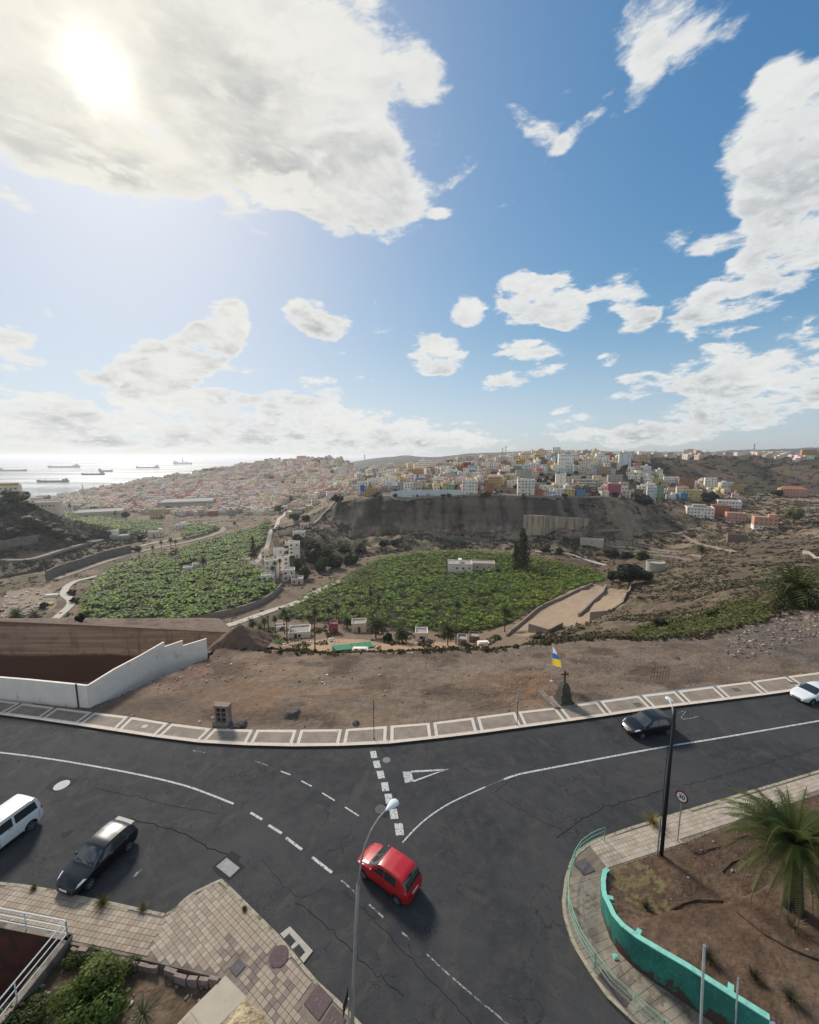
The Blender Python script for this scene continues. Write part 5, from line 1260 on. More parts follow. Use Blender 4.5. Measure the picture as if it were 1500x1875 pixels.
build_car('compact_car', 'white compact car entering at the edge of the photo on the far lane', 'car', wc, P_white, .85, 3.48, (1.18, 2.0), (3.9, 4.2),
          [(1.6,2.5,2.1,2.48),(2.58,3.5,2.56,3.3)], ((.16,.36),(.66,.6),4.0,6.2), (4.1,4.3,4.0,5.5), (n0_ + dl * .95, n0_ + dl * 3.58), wr=.32)

# ================================================================== street furniture
M_pole = mat('grey_lamp_pole', (0.26, 0.245, 0.22), rough=.6, metal=.3, noise=.15, nscale=2)
M_headw = mat('white_lamp_housing', (0.66, 0.68, 0.68), rough=.35)
M_black = mat('black_pole', (0.012, 0.012, 0.013), rough=.6, noise=.2, nscale=3)
lp = thing('street_lamp', None, 'tall grey curved street lamp with a white teardrop head in front of the red car', 'street lamp')
b0 = G(642, 1905, ZP)
pts = [b0, P(645,1873,13.92), P(648,1800,13.92), P(652,1700,13.93), P(656,1620,13.96), P(661,1580,14.0), P(668,1550,14.1), P(680,1520,14.35), P(694,1498,14.65), P(708,1483,14.95)]
mb = MB(); mb.tube(pts[:5], [.085,.085,.08,.075,.07], 12); obj('pole', mb.mesh('pole', M_pole, smooth=True), lp)
mb = MB(); mb.tube(pts[4:], [.05,.045,.042,.04,.038,.036], 10); obj('arm', mb.mesh('arm', M_pole, smooth=True), lp)
mb = MB(); mb.tube([(b0[0], b0[1], ZP), (b0[0], b0[1], ZP + .5)], .13, 12); obj('base_sleeve', mb.mesh('base_sleeve', M_pole), lp)
ha, hb = Vector(P(706,1485,14.9)), Vector(P(727,1466,15.55)); ax = (hb - ha).normalized(); sdv = ax.cross(Vector((0, 0, 1))).normalized(); upv = sdv.cross(ax)
vs = []; fs = []; prof = [(0,.035,.03),(.12,.06,.05),(.35,.13,.09),(.6,.185,.12),(.8,.20,.125),(.93,.16,.10),(1.0,.06,.04)]
for f, w, h in prof:
    for k in range(14):
        a = k * 2 * math.pi / 14; hh = h if math.sin(a) > 0 else h * .55; vs.append(ha + ax * (f * (hb - ha).length) + sdv * math.cos(a) * w + upv * math.sin(a) * hh)
for i in range(6):
    for k in range(14):
        a, b_ = i * 14 + k, i * 14 + (k + 1) % 14; fs.append((a, b_, b_ + 14, a + 14))
fs += [tuple(range(14))[::-1], tuple(range(84, 98))]
mb = MB(); mb.faces(vs, fs); obj('lamp_head', auto_smooth(mb.mesh('lamp_head', M_headw), 60), lp)
# black pole with lamp
bp0 = Vector(G(1211, 1566, ZP)); bpt = Vector(P(1236, 1299, bp0.y)); 
lp2 = thing('street_lamp', None, 'black pole with a small white street lamp and hanging cable by the speed sign', 'street lamp')
mb = MB(); mb.tube([bp0, bp0.lerp(bpt, .5), bpt], [.115, .10, .085], 10); obj('pole', mb.mesh('pole', M_black, smooth=True), lp2)
mb = MB(); mb.tube([bp0.lerp(bpt, .93), P(1231,1292,21.9), P(1224,1279,22.6)], [.035,.035,.03], 8); obj('arm', mb.mesh('arm', M_headw, smooth=True), lp2)
h0 = Vector(P(1226,1281,22.5)); mb = MB(); mb.lathe([(.02,-.30),(.10,-.22),(.15,0),(.14,.15),(.05,.24)], 12); me = auto_smooth(mb.mesh('lamp_head', M_headw), 60)
q = obj('lamp_head', me, lp2, tuple(h0)); q.rotation_euler = Vector((-.35, .85, .1)).to_track_quat('Z', 'Y').to_euler(); q.scale = (1, .7, 1)
mb = MB(); cpts = [bpt + Vector((-.12, -.1, -.2))]
for k in range(1, 9):
    f = k / 8; p = bpt.lerp(bp0, f * .86); cpts.append(p + Vector((-.14 - .16 * math.sin(f * math.pi), -.12, 0)))
mb.tube(cpts, .018, 6); obj('cable', mb.mesh('cable', M_black), lp2)
cd = Vector(G(1211.5, 1568, ZP)) + Vector((-.22, .06, 0)); o = thing('conduit_pipe', None, 'short steel conduit pipe standing against the black lamp post', 'pipe')
mb = MB(); mb.tube([cd, cd + Vector((0, 0, 2.6))], .045, 8); obj('pipe', mb.mesh('pipe', M_steel), o)
for z_ in (.9, 1.9):
    mb = MB(); mb.tube([cd + Vector((-.05, 0, z_)), cd + Vector((.2, 0, z_))], .02, 6); obj('clamp', mb.mesh('clamp', M_steel), o)
# speed limit sign
sb = Vector(G(1241, 1540, ZP)); so = thing('speed_sign', None, 'round red-rimmed speed limit sign reading 30 on a grey post', 'road sign', tuple(sb))
sz = P(1242, 1459, sb.y)[2] - ZP
mb = MB(); mb.tube([(0, 0, 0), (0, 0, sz + .25)], .032, 8); obj('post', mb.mesh('post', M_steel), so)
M_sred = mat('sign_red', (0.16, 0.008, 0.02), rough=.5); M_swhite = mat('sign_white', (0.72, 0.68, 0.70), rough=.5); M_sblk = mat('sign_black', (0.02, 0.015, 0.02), rough=.6)
nrm = Vector((-.80, -.58, .08)).normalized()
face_rot = nrm.to_track_quat('Z', 'Y').to_euler()
disc = obj('disc', None, so, tuple(nrm * .04 + Vector((0, 0, sz))), face_rot)
mb = MB(); mb.lathe([(.36, -.012), (.36, .0)], 32); obj('rim', mb.mesh('rim', M_sred), disc)
mb = MB(); mb.lathe([(.27, .0), (.27, .004)], 32); obj('face', mb.mesh('face', M_swhite), disc)
fc = bpy.data.curves.new('numerals', 'FONT'); fc.body = '30'; fc.size = .36; fc.align_x = 'CENTER'; fc.align_y = 'CENTER'; fc.extrude = .002; fc.offset = .009; fc.materials.append(M_sblk)
fo = bpy.data.objects.new('numerals', fc); C.objects.link(fo); bpy.context.view_layer.update()
me = bpy.data.meshes.new_from_object(fo.evaluated_get(bpy.context.evaluated_depsgraph_get())); bpy.data.objects.remove(fo)
if not me.materials: me.materials.append(M_sblk)
obj('numerals', me, disc, (0, 0, .007))
# galvanised posts on the turquoise wall
for bx, by, tx, ty, Y_t, lb, r_ in ((1283,1885,1290,1733,None,'thicker pale galvanised post in front of the turquoise wall', .05), (1345,1905,1352,1793,None,'thin grey galvanised post at the low end of the turquoise wall', .03)):
    b_ = Vector(G(bx, by, ZP)); tp = Vector(P(tx, ty, b_.y)); o = thing('steel_post', None, lb, 'post')
    mb = MB(); mb.tube([b_, Vector((tp.x, tp.y, tp.z))], r_, 8); obj('tube', mb.mesh('tube', mat('pale_post', (.42, .43, .40), rough=.6, noise=.2, nscale=3)), o)
    mb = MB(); mb.tube([Vector((tp.x, tp.y, tp.z)), Vector((tp.x, tp.y, tp.z + .04))], r_ * 1.2, 8); obj('cap', mb.mesh('cap', M_steel), o)
# edge-on sign near the lamp post
sb = Vector(G(640, 1912, ZP)); o = thing('street_sign', None, 'dark street sign seen edge-on beside the foot of the tall lamp post', 'road sign')
tp = P(636, 1826, sb.y + .05); mb = MB(); mb.tube([sb, Vector((sb.x, sb.y, tp[2]))], .035, 8); obj('post', mb.mesh('post', M_steel), o)
mb = MB(); a = Vector((sb.x - .06, sb.y + .33, 0)); b_ = Vector((sb.x - .16, sb.y - .30, 0)); z_ = tp[2]
mb.faces([(a.x, a.y, z_ - .45), (b_.x, b_.y, z_ - .45), (b_.x, b_.y, z_ + .12), (a.x, a.y, z_ + .12), (a.x - .02, a.y, z_ - .45), (b_.x - .02, b_.y, z_ - .45), (b_.x - .02, b_.y, z_ + .12), (a.x - .02, a.y, z_ + .12)],
         [(0, 1, 2, 3), (4, 7, 6, 5), (0, 4, 5, 1), (1, 5, 6, 2), (2, 6, 7, 3), (3, 7, 4, 0)]); obj('panel', mb.mesh('panel', M_trim), o)
# thin brown posts on the far pavement
M_rust = mat('rusty_brown_metal', (0.085, 0.05, 0.035), rough=.8, noise=.25, nscale=5)
for bx, by, ty, lb in ((685,1353,1283,'thin brown post with a narrow dark plate on the far pavement above the give-way blocks'), (947,1327,1264,'thin brown post on the far pavement left of the stone cross')):
    b_ = Vector(G(bx, by, ZP)); tp = P(bx + .5, ty, b_.y); o = thing('sign_post', None, lb, 'post')
    mb = MB(); mb.tube([b_, Vector((b_.x, b_.y, tp[2]))], .03, 7); obj('post', mb.mesh('post', M_rust), o)
    mb = MB(); mb.box(b_.x - .012, b_.x + .02, b_.y - .3, b_.y + .3, tp[2] - .75, tp[2] - .1); obj('plate', mb.mesh('plate', M_rust if bx < 800 else M_steel), o)
    mb = MB(); mb.tube([b_, b_ + Vector((0, 0, .05))], .07, 8); obj('foot', mb.mesh('foot', M_rust), o)

# ---- stone cross with steps
M_stone = mat('dark_mossy_stone', (0.085, 0.075, 0.058), rough=.95, noise=.35, nscale=2.5, bump=.6, bscale=8)
M_stone2 = mat('pale_worn_stone', (0.27, 0.22, 0.18), rough=.95, noise=.3, nscale=3, bump=.5, bscale=8)
mc = G(1032, 1287, 0.03); mo = thing('stone_cross', None, 'dark stone cross on a stepped tapering plinth beside the far pavement', 'monument', mc, (0, 0, .15))
def mono(nm, prof, m, rot=math.pi / 4, z0=0):
    mb = MB(); vs = []
    for r_, z_ in prof: vs += [(r_ * math.cos(rot + k * math.pi / 2), r_ * math.sin(rot + k * math.pi / 2), z_) for k in range(4)]
    fs = [(i * 4 + k, i * 4 + (k + 1) % 4, i * 4 + (k + 1) % 4 + 4, i * 4 + k + 4) for i in range(len(prof) - 1) for k in range(4)] + [(3, 2, 1, 0), tuple(range(len(vs) - 4, len(vs)))]
    mb.faces(vs, fs); return obj(nm, mb.mesh(nm, m), mo)
mono('step', [(1.35, -.2), (1.35, .2)], M_stone2); mono('step', [(1.02, .2), (.98, .45)], M_stone); mono('plinth', [(.80, .45), (.72, 1.0)], M_stone); mono('ledge', [(.78, 1.0), (.78, 1.1)], M_stone)
mono('shaft', [(.64, 1.1), (.58, 1.7), (.40, 2.05)], M_stone); mono('collar', [(.34, 2.05), (.30, 2.15)], M_stone)
mb = MB(); mb.box(-.07, .07, -.07, .07, 2.15, 3.35); mb.box(-.36, -.07, -.06, .06, 2.93, 3.07); mb.box(.07, .36, -.06, .06, 2.93, 3.07); obj('cross', mb.mesh('cross', M_rust), mo)
for k, x_ in enumerate((-1.05, -1.35)):
    mb = MB(); mb.obox((x_, -.9), (x_ - .5, 1.6), .22, -.1, .28, z1b=.55); obj('side_kerb', mb.mesh('side_kerb', M_stone2), mo)
fb = Vector(G(1010, 1251, 0.0)); fo_ = thing('flagpole', None, 'white flagpole planted in the dusty lot behind the stone cross', 'flagpole')
ftop = P(1011.5, 1181, fb.y); M_fp = mat('flagpole_white', (.55, .52, .50), rough=.5)
mb = MB(); mb.tube([fb, Vector(ftop)], .045, 8); obj('pole', mb.mesh('pole', M_fp), fo_)
mb = MB(); mb.lathe([(.24, 0), (.22, .28), (.12, .34)], 10, ctr=tuple(fb)); obj('foot_block', mb.mesh('foot_block', M_fp), fo_)
FLS = 1.25
fl = thing('flag', None, 'white, blue and yellow flag hanging limp from the pole behind the cross', 'flag', ftop)
fl.scale = (1.3, 1, 1.12)
bands = ((M_swhite, (0, 0, 1.0, 0), None), )
import itertools
H0 = ftop[2]
def cloth(nm, pts, m):
    """pts: outline strip left/right pairs down the hanging cloth"""
    mb = MB(); vs = []; n = len(pts)
    for (xl, zl), (xr, zr) in pts:
        for j in range(6):
            f = j / 5; x = xl + (xr - xl) * f; z = zl + (zr - zl) * f; vs.append((x, .07 * math.sin(f * 7 + z * 2.2), z))
    fs = [(i * 6 + j, i * 6 + j + 1, (i + 1) * 6 + j + 1, (i + 1) * 6 + j) for i in range(n - 1) for j in range(5)]
    mb.faces(vs, fs); return obj(nm, mb.mesh(nm, m, smooth=True), fl)
cloth('white_band', [((.04, -.05), (.06, -.10)), ((.04, -.45), (.32, -.62)), ((.04, -.78), (.45, -.95))], mat('flag_white', (.85, .85, .85), rough=.8, transl=.4))
cloth('blue_band', [((.04, -.78), (.45, -.95)), ((.06, -1.05), (.55, -1.2)), ((.08, -1.30), (.62, -1.48))], mat('flag_blue', (.04, .17, .48), rough=.8, transl=.4))
cloth('yellow_band', [((.08, -1.30), (.72, -1.55)), ((.08, -1.7), (.80, -1.95)), ((.09, -2.0), (.88, -2.3))], mat('flag_yellow', (.85, .62, .06), rough=.8, transl=.4))

# ---- broken block, boulders, cage, small marker
M_brk = mat('weathered_block', (0.27, 0.21, 0.17), rough=.95, noise=.3, nscale=3, bump=.6, bscale=9)
bc = G(410, 1326, 0.02); o = thing('broken_cabinet', None, 'broken concrete meter cabinet with empty slots beside the far pavement', 'meter cabinet', bc, (0, 0, -.12))
for nm, b_ in (('side_slab', (-.65, -.5, -.3, .3, 0, 1.75)), ('side_slab', (.42, .62, -.3, .3, 0, 1.8)), ('top_slab', (-.7, .68, -.34, .34, 1.75, 1.95)), ('base_slab', (-.85, .66, -.42, .34, 0, .32)), ('back_panel', (-.5, .42, .2, .3, .3, 1.75)),
               ('shelf', (-.5, .42, -.2, .2, .75, .85)), ('shelf', (-.5, .42, -.2, .2, 1.2, 1.28)), ('divider', (-.12, -.02, -.22, .2, .32, 1.75)), ('sill', (-1.15, -.85, -.2, .1, .55, .63))):
    mb = MB(); mb.box(*b_); obj(nm, mb.mesh(nm, M_brk), o)
def rock_mesh(r, seed, m, n=14, sq=.7):
    rs_ = random.Random(seed); bm = bmesh.new(); bmesh.ops.create_icosphere(bm, subdivisions=3, radius=r)
    for v in bm.verts:
        c_ = v.co; f = 1 + .35 * (float(fbm(np.array(c_.x / r * 1.3 + seed), np.array(c_.y / r * 1.3 + c_.z / r * 1.7), 3, seed)) - .5) * 2
        v.co = Vector((c_.x * f, c_.y * f, c_.z * f * sq))
    me = bpy.data.meshes.new('boulder'); bm.to_mesh(me); bm.free(); me.materials.append(m); return me
M_rock = mat('dark_boulder', (0.10, 0.082, 0.072), rough=.95, noise=.35, nscale=3, bump=.7, bscale=7)
for px, py, r_, lb in ((438,1328,.75,'brown boulder right beside the broken meter cabinet'), (537,1311,.85,'dark boulder in the dusty lot right of the broken cabinet'), (561,1298,.3,'small black round boulder behind the dark boulder'),
                       (1128,1206,.45,'small dark boulder by the debris heap in the lot'), (1240,1209,.5,'dark boulder near the wire cage'), (652,1326,.35,'small dark boulder near the thin brown post')):
    c_ = G(px, py, 0); thing('boulder', rock_mesh(r_, int(px), M_rock), lb, 'boulder', (c_[0], c_[1], .0))
c_ = G(1207, 1246, 0); o = thing('wire_cage', None, 'leaning rusty wire mesh guard in the dusty lot', 'wire guard', (c_[0], c_[1], 0))
for k in range(7):
    mb = MB(); x_ = -.9 + k * .3; mb.tube([(x_, 0, 0), (x_ + .15, .12 * math.sin(k), 1.5 + .2 * math.sin(k * 2))], .022, 5); obj('wire', mb.mesh('wire', M_rust), o)
for z_ in (.4, .9, 1.4):
    mb = MB(); mb.tube([(-.95, 0, z_), (0, .05, z_ + .05), (1.1, .1, z_ + .08)], .02, 5); obj('wire', mb.mesh('wire', M_rust), o)
for px, py, lb in ((987,1181,'short pale stake at the lip of the lot above the dirt terraces'),):
    c_ = G(px, py, 0); o = thing('marker_stake', None, lb, 'stake', c_); mb = MB(); mb.tube([(0, 0, -.2), (0, 0, .75)], .05, 6); obj('stake', mb.mesh('stake', M_conc), o)

# ---- white boundary wall and the big retaining wall of the pit
M_ww = mat('whitewashed_wall', (0.84, 0.74, 0.63), rough=.9, noise=.06, nscale=1.2, dark=(0.60, 0.53, 0.46), dscale=.8, damt=.60)
def hgt(b_, tpy):
    best = (1e9, 1)
    for h in np.linspace(.1, 6, 500):
        e = abs(proj(b_[0], b_[1], h)[1] - tpy)
        if e < best[0]: best = (e, h)
    return best[1]
ww = thing('boundary_wall', None, 'whitewashed boundary wall climbing in steps along the edge of the dusty lot', 'wall')
seg = [((165,1296),1255),((213,1265),1225),((260,1236),1200),((303,1213),1175)]
def wall_run(parent, items, w=.22, low=-10.6, m=None):
    for (pa, ta), (pb, tb) in zip(items[:-1], items[1:]):
        a, b_ = G(*pa, 0), G(*pb, 0); mb = MB(); mb.obox(a, b_, w, low, hgt(a, ta), z1b=hgt(b_, tb)); obj('wall_panel', mb.mesh('wall_panel', m or M_ww), parent)
wall_run(ww, seg); wall_run(ww, [((303,1213),1184),((337,1206),1172.5)]); wall_run(ww, [((337,1206),1182),((360,1201),1175),((380,1197),1169)])
fw_ = thing('roadside_wall', None, 'long low whitewashed wall beside the far pavement in front of the excavated pit', 'wall')
wall_run(fw_, [((-420,1240),1203),((-200,1255),1218),((0,1280),1239),((60,1285),1244),((140,1294),1252),((165,1296),1255)])
b_ = G(147, 1294, 0); mb = MB(); mb.tube([(b_[0], b_[1] - .2, 0), (b_[0], b_[1] - .2, hgt(b_, 1250))], .07, 7)
o = thing('wall_post', None, 'thin dark post fixed to the roadside wall near its corner', 'post'); obj('post', mb.mesh('post', M_rust), o)
M_pit = bpy.data.materials.new('stained_brown_concrete'); M_pit.use_nodes = True; nt = M_pit.node_tree; bb = nt.nodes['Principled BSDF']; bb.inputs['Roughness'].default_value = .92
ge = N('ShaderNodeNewGeometry'); sp_ = N('ShaderNodeSeparateXYZ'); L(ge.outputs['Position'], sp_.inputs[0])
def cmb(x, y, z):
    c = N('ShaderNodeCombineXYZ')
    for i, v in enumerate((x, y, z)):
        if isinstance(v, (int, float)): c.inputs[i].default_value = v
        else: L(v, c.inputs[i])
    return c.outputs[0]
hb_ = tn(1.0, 5, .6, vec=cmb(M('MULTIPLY', sp_.outputs[0], .06), 0, M('MULTIPLY', sp_.outputs[2], 2.2)))
st_ = tn(1.0, 5, .6, vec=cmb(M('MULTIPLY', sp_.outputs[0], .9), 0, M('MULTIPLY', sp_.outputs[2], .12)))
bl_ = tn(.5, 6, .65, vec=ge.outputs['Position'])
c_ = MIX(MR(hb_.outputs['Fac'], .35, .65), (0.19, 0.13, 0.096), (0.30, 0.22, 0.168))
c_ = MIX(M('MULTIPLY', MR(st_.outputs['Fac'], .55, .7), .6), c_, (0.065, 0.042, 0.032))
c_ = MIX(M('MULTIPLY', MR(bl_.outputs['Fac'], .5, .7), .4), c_, (0.09, 0.06, 0.045))
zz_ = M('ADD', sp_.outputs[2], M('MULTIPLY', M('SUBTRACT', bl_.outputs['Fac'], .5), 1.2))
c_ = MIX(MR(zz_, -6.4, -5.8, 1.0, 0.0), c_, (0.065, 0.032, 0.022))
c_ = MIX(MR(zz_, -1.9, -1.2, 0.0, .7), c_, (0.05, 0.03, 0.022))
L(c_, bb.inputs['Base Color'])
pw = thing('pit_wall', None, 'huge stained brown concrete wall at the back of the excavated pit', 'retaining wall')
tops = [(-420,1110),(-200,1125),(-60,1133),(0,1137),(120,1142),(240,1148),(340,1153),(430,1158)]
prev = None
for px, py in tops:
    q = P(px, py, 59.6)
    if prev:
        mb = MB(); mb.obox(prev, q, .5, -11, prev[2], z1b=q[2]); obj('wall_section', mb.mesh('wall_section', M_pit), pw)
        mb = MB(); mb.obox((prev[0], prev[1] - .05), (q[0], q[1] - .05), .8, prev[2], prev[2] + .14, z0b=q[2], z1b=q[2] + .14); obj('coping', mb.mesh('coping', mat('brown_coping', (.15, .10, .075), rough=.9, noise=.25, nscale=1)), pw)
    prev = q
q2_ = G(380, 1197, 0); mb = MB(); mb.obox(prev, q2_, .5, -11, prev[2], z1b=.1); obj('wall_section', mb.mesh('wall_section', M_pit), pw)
# brown earth ramp at the end of the pit wall
rx, ry = np.meshgrid(np.linspace(-1, 1, 40), np.linspace(-1, 1, 40)); cx_, cy_, _ = G(430, 1187, 0)
rz = 3.0 * np.clip(1 - np.maximum(np.abs(rx * .9 + .0), np.abs(ry)), 0, 1) ** 0.9 - .8 + (fbm(rx * 4, ry * 4, 4, 6) - .5) * .5
ii = np.arange(1600).reshape(40, 40); Fh = np.stack([ii[:-1, :-1], ii[:-1, 1:], ii[1:, 1:], ii[1:, :-1]], -1).reshape(-1, 4)
rc = np.zeros((1600, 3)) + (0.15, 0.10, 0.072)
me = np_mesh('earth_mound', np.stack([rx.ravel() * 3.8, ry.ravel() * 2.9, rz.ravel()], 1), Fh, M_ground, cols=rc, smooth=False)
thing('earth_mound', me, 'brown pyramid of earth between the white wall end and the palms', 'earth mound', (cx_, cy_ + 2.2, 0))

# ================================================================== vegetation templates
M_leaf = mat('leafy_green', attr=True, rough=.6, noise=.25, nscale=.8, transl=.35, spec=.12)
M_bark = mat('palm_bark', (0.11, 0.085, 0.06), rough=.95, noise=.3, nscale=4)
def frond_arrays(L, droop, lift, nl, lw, ll, seed=0, w0=.03):
    """one pinnate frond along +x: returns V, F (quads), with leaflets as thin quads"""
    rs_ = random.Random(seed); V = []; F = []; p = []
    for i in range(nl + 1):
        f = i / nl; a = lift - droop * f ** 1.3; p.append(a)
    x = z = 0; sp_ = [(0, 0)]
    for i in range(nl): x += L / nl * math.cos(p[i]); z += L / nl * math.sin(p[i]); sp_.append((x, z))
    for i in range(nl):
        (xa, za), (xb, zb) = sp_[i], sp_[i + 1]; w = w0 * (1 - i / nl) + .008; n = len(V)
        V += [(xa, -w, za), (xa, w, za), (xb, w, zb), (xb, -w, zb)]; F.append((n, n + 1, n + 2, n + 3))
    for i in range(1, nl + 1):
        f = i / nl; l_ = ll * math.sin(min(1, f * 1.15 + .12) * math.pi) ** .6 * (1 if f < .96 else .8); x_, z_ = sp_[i]; a = p[i - 1 if i == nl else i]
        for s_ in (-1, 1):
            fw = .55 + rs_.uniform(-.08, .08); n = len(V); dx, dy, dz = fw * l_ * math.cos(a), s_ * l_ * .80, fw * l_ * math.sin(a) - l_ * .18 + rs_.uniform(-.05, .05) * l_
            V += [(x_, 0, z_), (x_ + lw, 0, z_ + lw * math.sin(a)), (x_ + dx, dy, z_ + dz), (x_ + dx - lw * .3, dy * .98, z_ + dz)]; F.append((n, n + 1, n + 2, n + 3))
    return np.array(V, float), np.array(F)
def place(V, rz, loc=(0, 0, 0), sc=1.0, tilt=0.0):
    c_, s_ = math.cos(rz), math.sin(rz); ct, st = math.cos(tilt), math.sin(tilt)
    x, y, z = V[:, 0] * sc, V[:, 1] * sc, V[:, 2] * sc
    y, z = y * ct - z * st, y * st + z * ct
    return np.stack([x * c_ - y * s_ + loc[0], x * s_ + y * c_ + loc[1], z + loc[2]], 1)
def palm_crown(name, R, n, seed, cols, nl=11, dead=6):
    rs_ = random.Random(seed); VS, FS, CS = [], [], []; k = 0
    for i in range(n + dead):
        if i < n: e = 1.25 - 1.65 * (i / n) ** .8; dr = 1.1 + .5 * (i / n); c_ = cols[rs_.randrange(len(cols))]
        else: e = -.75 + rs_.uniform(-.2, .1); dr = .6; c_ = (0.14, 0.10, 0.06)
        V, F = frond_arrays(R * rs_.uniform(.85, 1.1), dr, e, nl, R / nl * .62, R * .24, seed + i, .03 * R)
        V = place(V, i * 2.39996 + rs_.uniform(-.2, .2)); VS.append(V); FS.append(F + k); k += len(V); CS.append(np.tile(c_, (len(V), 1)))
    return np_mesh(name, np.concatenate(VS), np.concatenate(FS), M_leaf, cols=np.concatenate(CS))
def trunk_mesh(h, r0, r1, lean=0.0):
    mb = MB(); mb.tube([(lean * h * (k / 6) ** 2, 0, h * k / 6 - (.8 if k == 0 else 0)) for k in range(7)], [r0 * 1.25 if k == 0 else r0 + (r1 - r0) * k / 6 for k in range(7)], 9)
    return mb.mesh('trunk', M_bark, smooth=True)
G1, G2, G3, G4 = (0.055, 0.080, 0.018), (0.040, 0.062, 0.015), (0.080, 0.095, 0.024), (0.03, 0.048, 0.015)
crownA = palm_crown('crown', 3.0, 34, 3, (G1, G2, G3)); crownB = palm_crown('crown', 2.3, 26, 8, (G2, G4, G1), dead=10); crownC = palm_crown('crown', 3.6, 44, 15, (G3, G1, (0.11, 0.105, 0.04)), dead=12)
trunks = {}
def palm(px, py, toppy, crown, label, R=None, z=None, cat='palm', ymin=100, ground=None):
    b_ = ground or (hit(px, py, ymin) if z is None else G(px, py, z)); h = max(.6, P(px, toppy, b_[1])[2] - b_[2])
    o = thing('palm_tree', None, label, cat, b_, (0, 0, (px * 13 % 60) / 10), 'palms')
    obj('trunk', trunk_mesh(h, .24, .17 if h > 6 else .30, .02), o)
    s_ = (R / 3.0 * 1.3) if R else 1.0; q = obj('crown', crown, o, (.02 * h, 0, h)); q.scale = (s_, s_, s_); return o
VALLEY_PALMS = [
 (577,1190,1118,'B','tall slim palm standing in front of the bare yard, its foot at the lot edge',2.6),(526,1178,1130,'B','slim palm left of the white shed with panels',2.6),(493,1178,1128,'T','bare headless palm trunk among the palms at left',.9),
 (464,1172,1140,'A','leftmost palm of the group above the earth mound',2.8),(478,1176,1147,'B','short dark palm second from the left above the earth mound',2.2),(485,1172,1136,'A','bushy palm behind the bare headless trunk',2.2),(505,1165,1132,'B','palm with brown skirt behind the white slabs',2.3),
 (521,1160,1120,'A','palm at the foot of the white track',2.4),(603,1155,1115,'B','slim palm at the edge of the big plantation left of the red hut',2.5),(617,1138,1108,'A','small palm just above the red hut',2.2),(636,1150,1135,'C','low palm between the red hut and the cream hut',2.4),
 (680,1128,1085,'B','tall palm inside the plantation above the cream hut',2.8),(693,1125,1092,'B','second tall palm inside the plantation above the cream hut',2.6),(688,1168,1140,'C','broad palm with brown skirt right of the cream hut',4.2),
 (736,1176,1158,'C','stocky olive palm left of the small white barn',3.4),(820,1182,1152,'C','broad olive palm right of the small white barn',3.8),(835,1180,1105,'B','tall palm over the shacks at the plantation edge',2.7),(924,1157,1118,'A','palm at the tip of the dirt terraces',3.2),
 (85,1062,1028,'B','dark palm by the grey wall at far left of the valley',3.6),(257,1038,1003,'A','leftmost palm of the row along the riverbed',3.2),(281,1022,1001,'B','short palm in the row along the riverbed',3.0),(297,1020,992,'B','slim palm in the row along the riverbed',3.0),
 (314,1018,988,'A','tall palm in the middle of the row along the riverbed',3.2),(323,1016,990,'B','rightmost palm of the row along the riverbed',3.2),(374,1071,1025,'A','palm beside the white hut in the left plantation',3.8),(350,1045,1022,'B','dead palm behind the white hut',1.6),
 (129,945,925,'B','tiny palm in front of the far beige building',5.0),(212,952,938,'B','tiny palm at the right end of the far beige building',5.0),(296,958,946,'B','tiny palm at the far plantation edge',4.5),(430,972,957,'B','small palm on the bank of the riverbed far away',4.0),
 (506,1070,1030,'B','tall palm in front of the stacked white houses',2.6),(513,1074,1026,'B','middle palm in front of the stacked white houses',2.6),(500,1066,1040,'A','left palm in front of the stacked white houses',2.4),
 (30,1134,1125,'C','low palm on the littered ground at far left',4.0),(63,1136,1127,'C','low dark palm right of the littered ground',3.6),
 (1284,1030,1006,'A','palm standing alone on the scrub slope above the round tank',3.8),(1183,995,980,'B','small palm on the terraced slope',3.6),(1158,1000,975,'T','thin bare pole-like palm on the terraced slope',.8),(1210,1005,988,'B','small dark palm on the terraced slope at right',3.6),(1032,1000,990,'B','dark palm beside the stone track at the plantation corner',2.6)]
crowns = {'A': crownA, 'B': crownB, 'C': crownC, 'T': crownB}
for px, py, ty, kd, lb, R in VALLEY_PALMS:
    palm(px, py, ty, crowns[kd], lb, R, ymin=100)
bp = palm(1455, 1112, 1078, crownC, 'big shaggy palm on the hillside at the right edge of the scrub', 4.6, ymin=60)

# near palm: each frond an object
trunkp = GP(1452, 1662); np_ = thing('palm_tree', None, 'large green palm with drooping brown fronds in the bare plot by the turquoise wall', 'palm', trunkp, (0, 0, 0), 'palms')
hh = 3.5; mb = MB(); mb.tube([(0, 0, -.4), (-.05, 0, .5), (-.18, 0, 1.6), (-.38, .02, hh)], [.5, .42, .38, .34], 14); obj('trunk', mb.mesh('trunk', mat('dark_palm_trunk', (.05, .038, .028), rough=.95, noise=.4, nscale=9, bump=.8, bscale=12), smooth=True), np_)
fm = []
for k in range(9):
    V, F = frond_arrays(4.1 + .25 * (k % 3), 2.0 + .12 * (k % 4), 1.42 - .14 * k, 50, .055, .46, 50 + k, .04)
    c_ = (G1, G3, G2, (0.085, 0.10, 0.03), G1, G3, (0.10, 0.105, 0.035), (0.13, 0.12, 0.05), (0.14, 0.12, 0.055))[k]; cc = np.tile(c_, (len(V), 1)) * (.9 + .2 * RNG.rand(len(V), 1)); fm.append(np_mesh('frond', V, F, M_leaf, cols=cc))
V, F = frond_arrays(2.9, .9, -.55, 40, .03, .16, 99, .04); dead1 = np_mesh('dry_frond', V, F, M_leaf, cols=np.tile((0.12, 0.08, 0.045), (len(V), 1)))
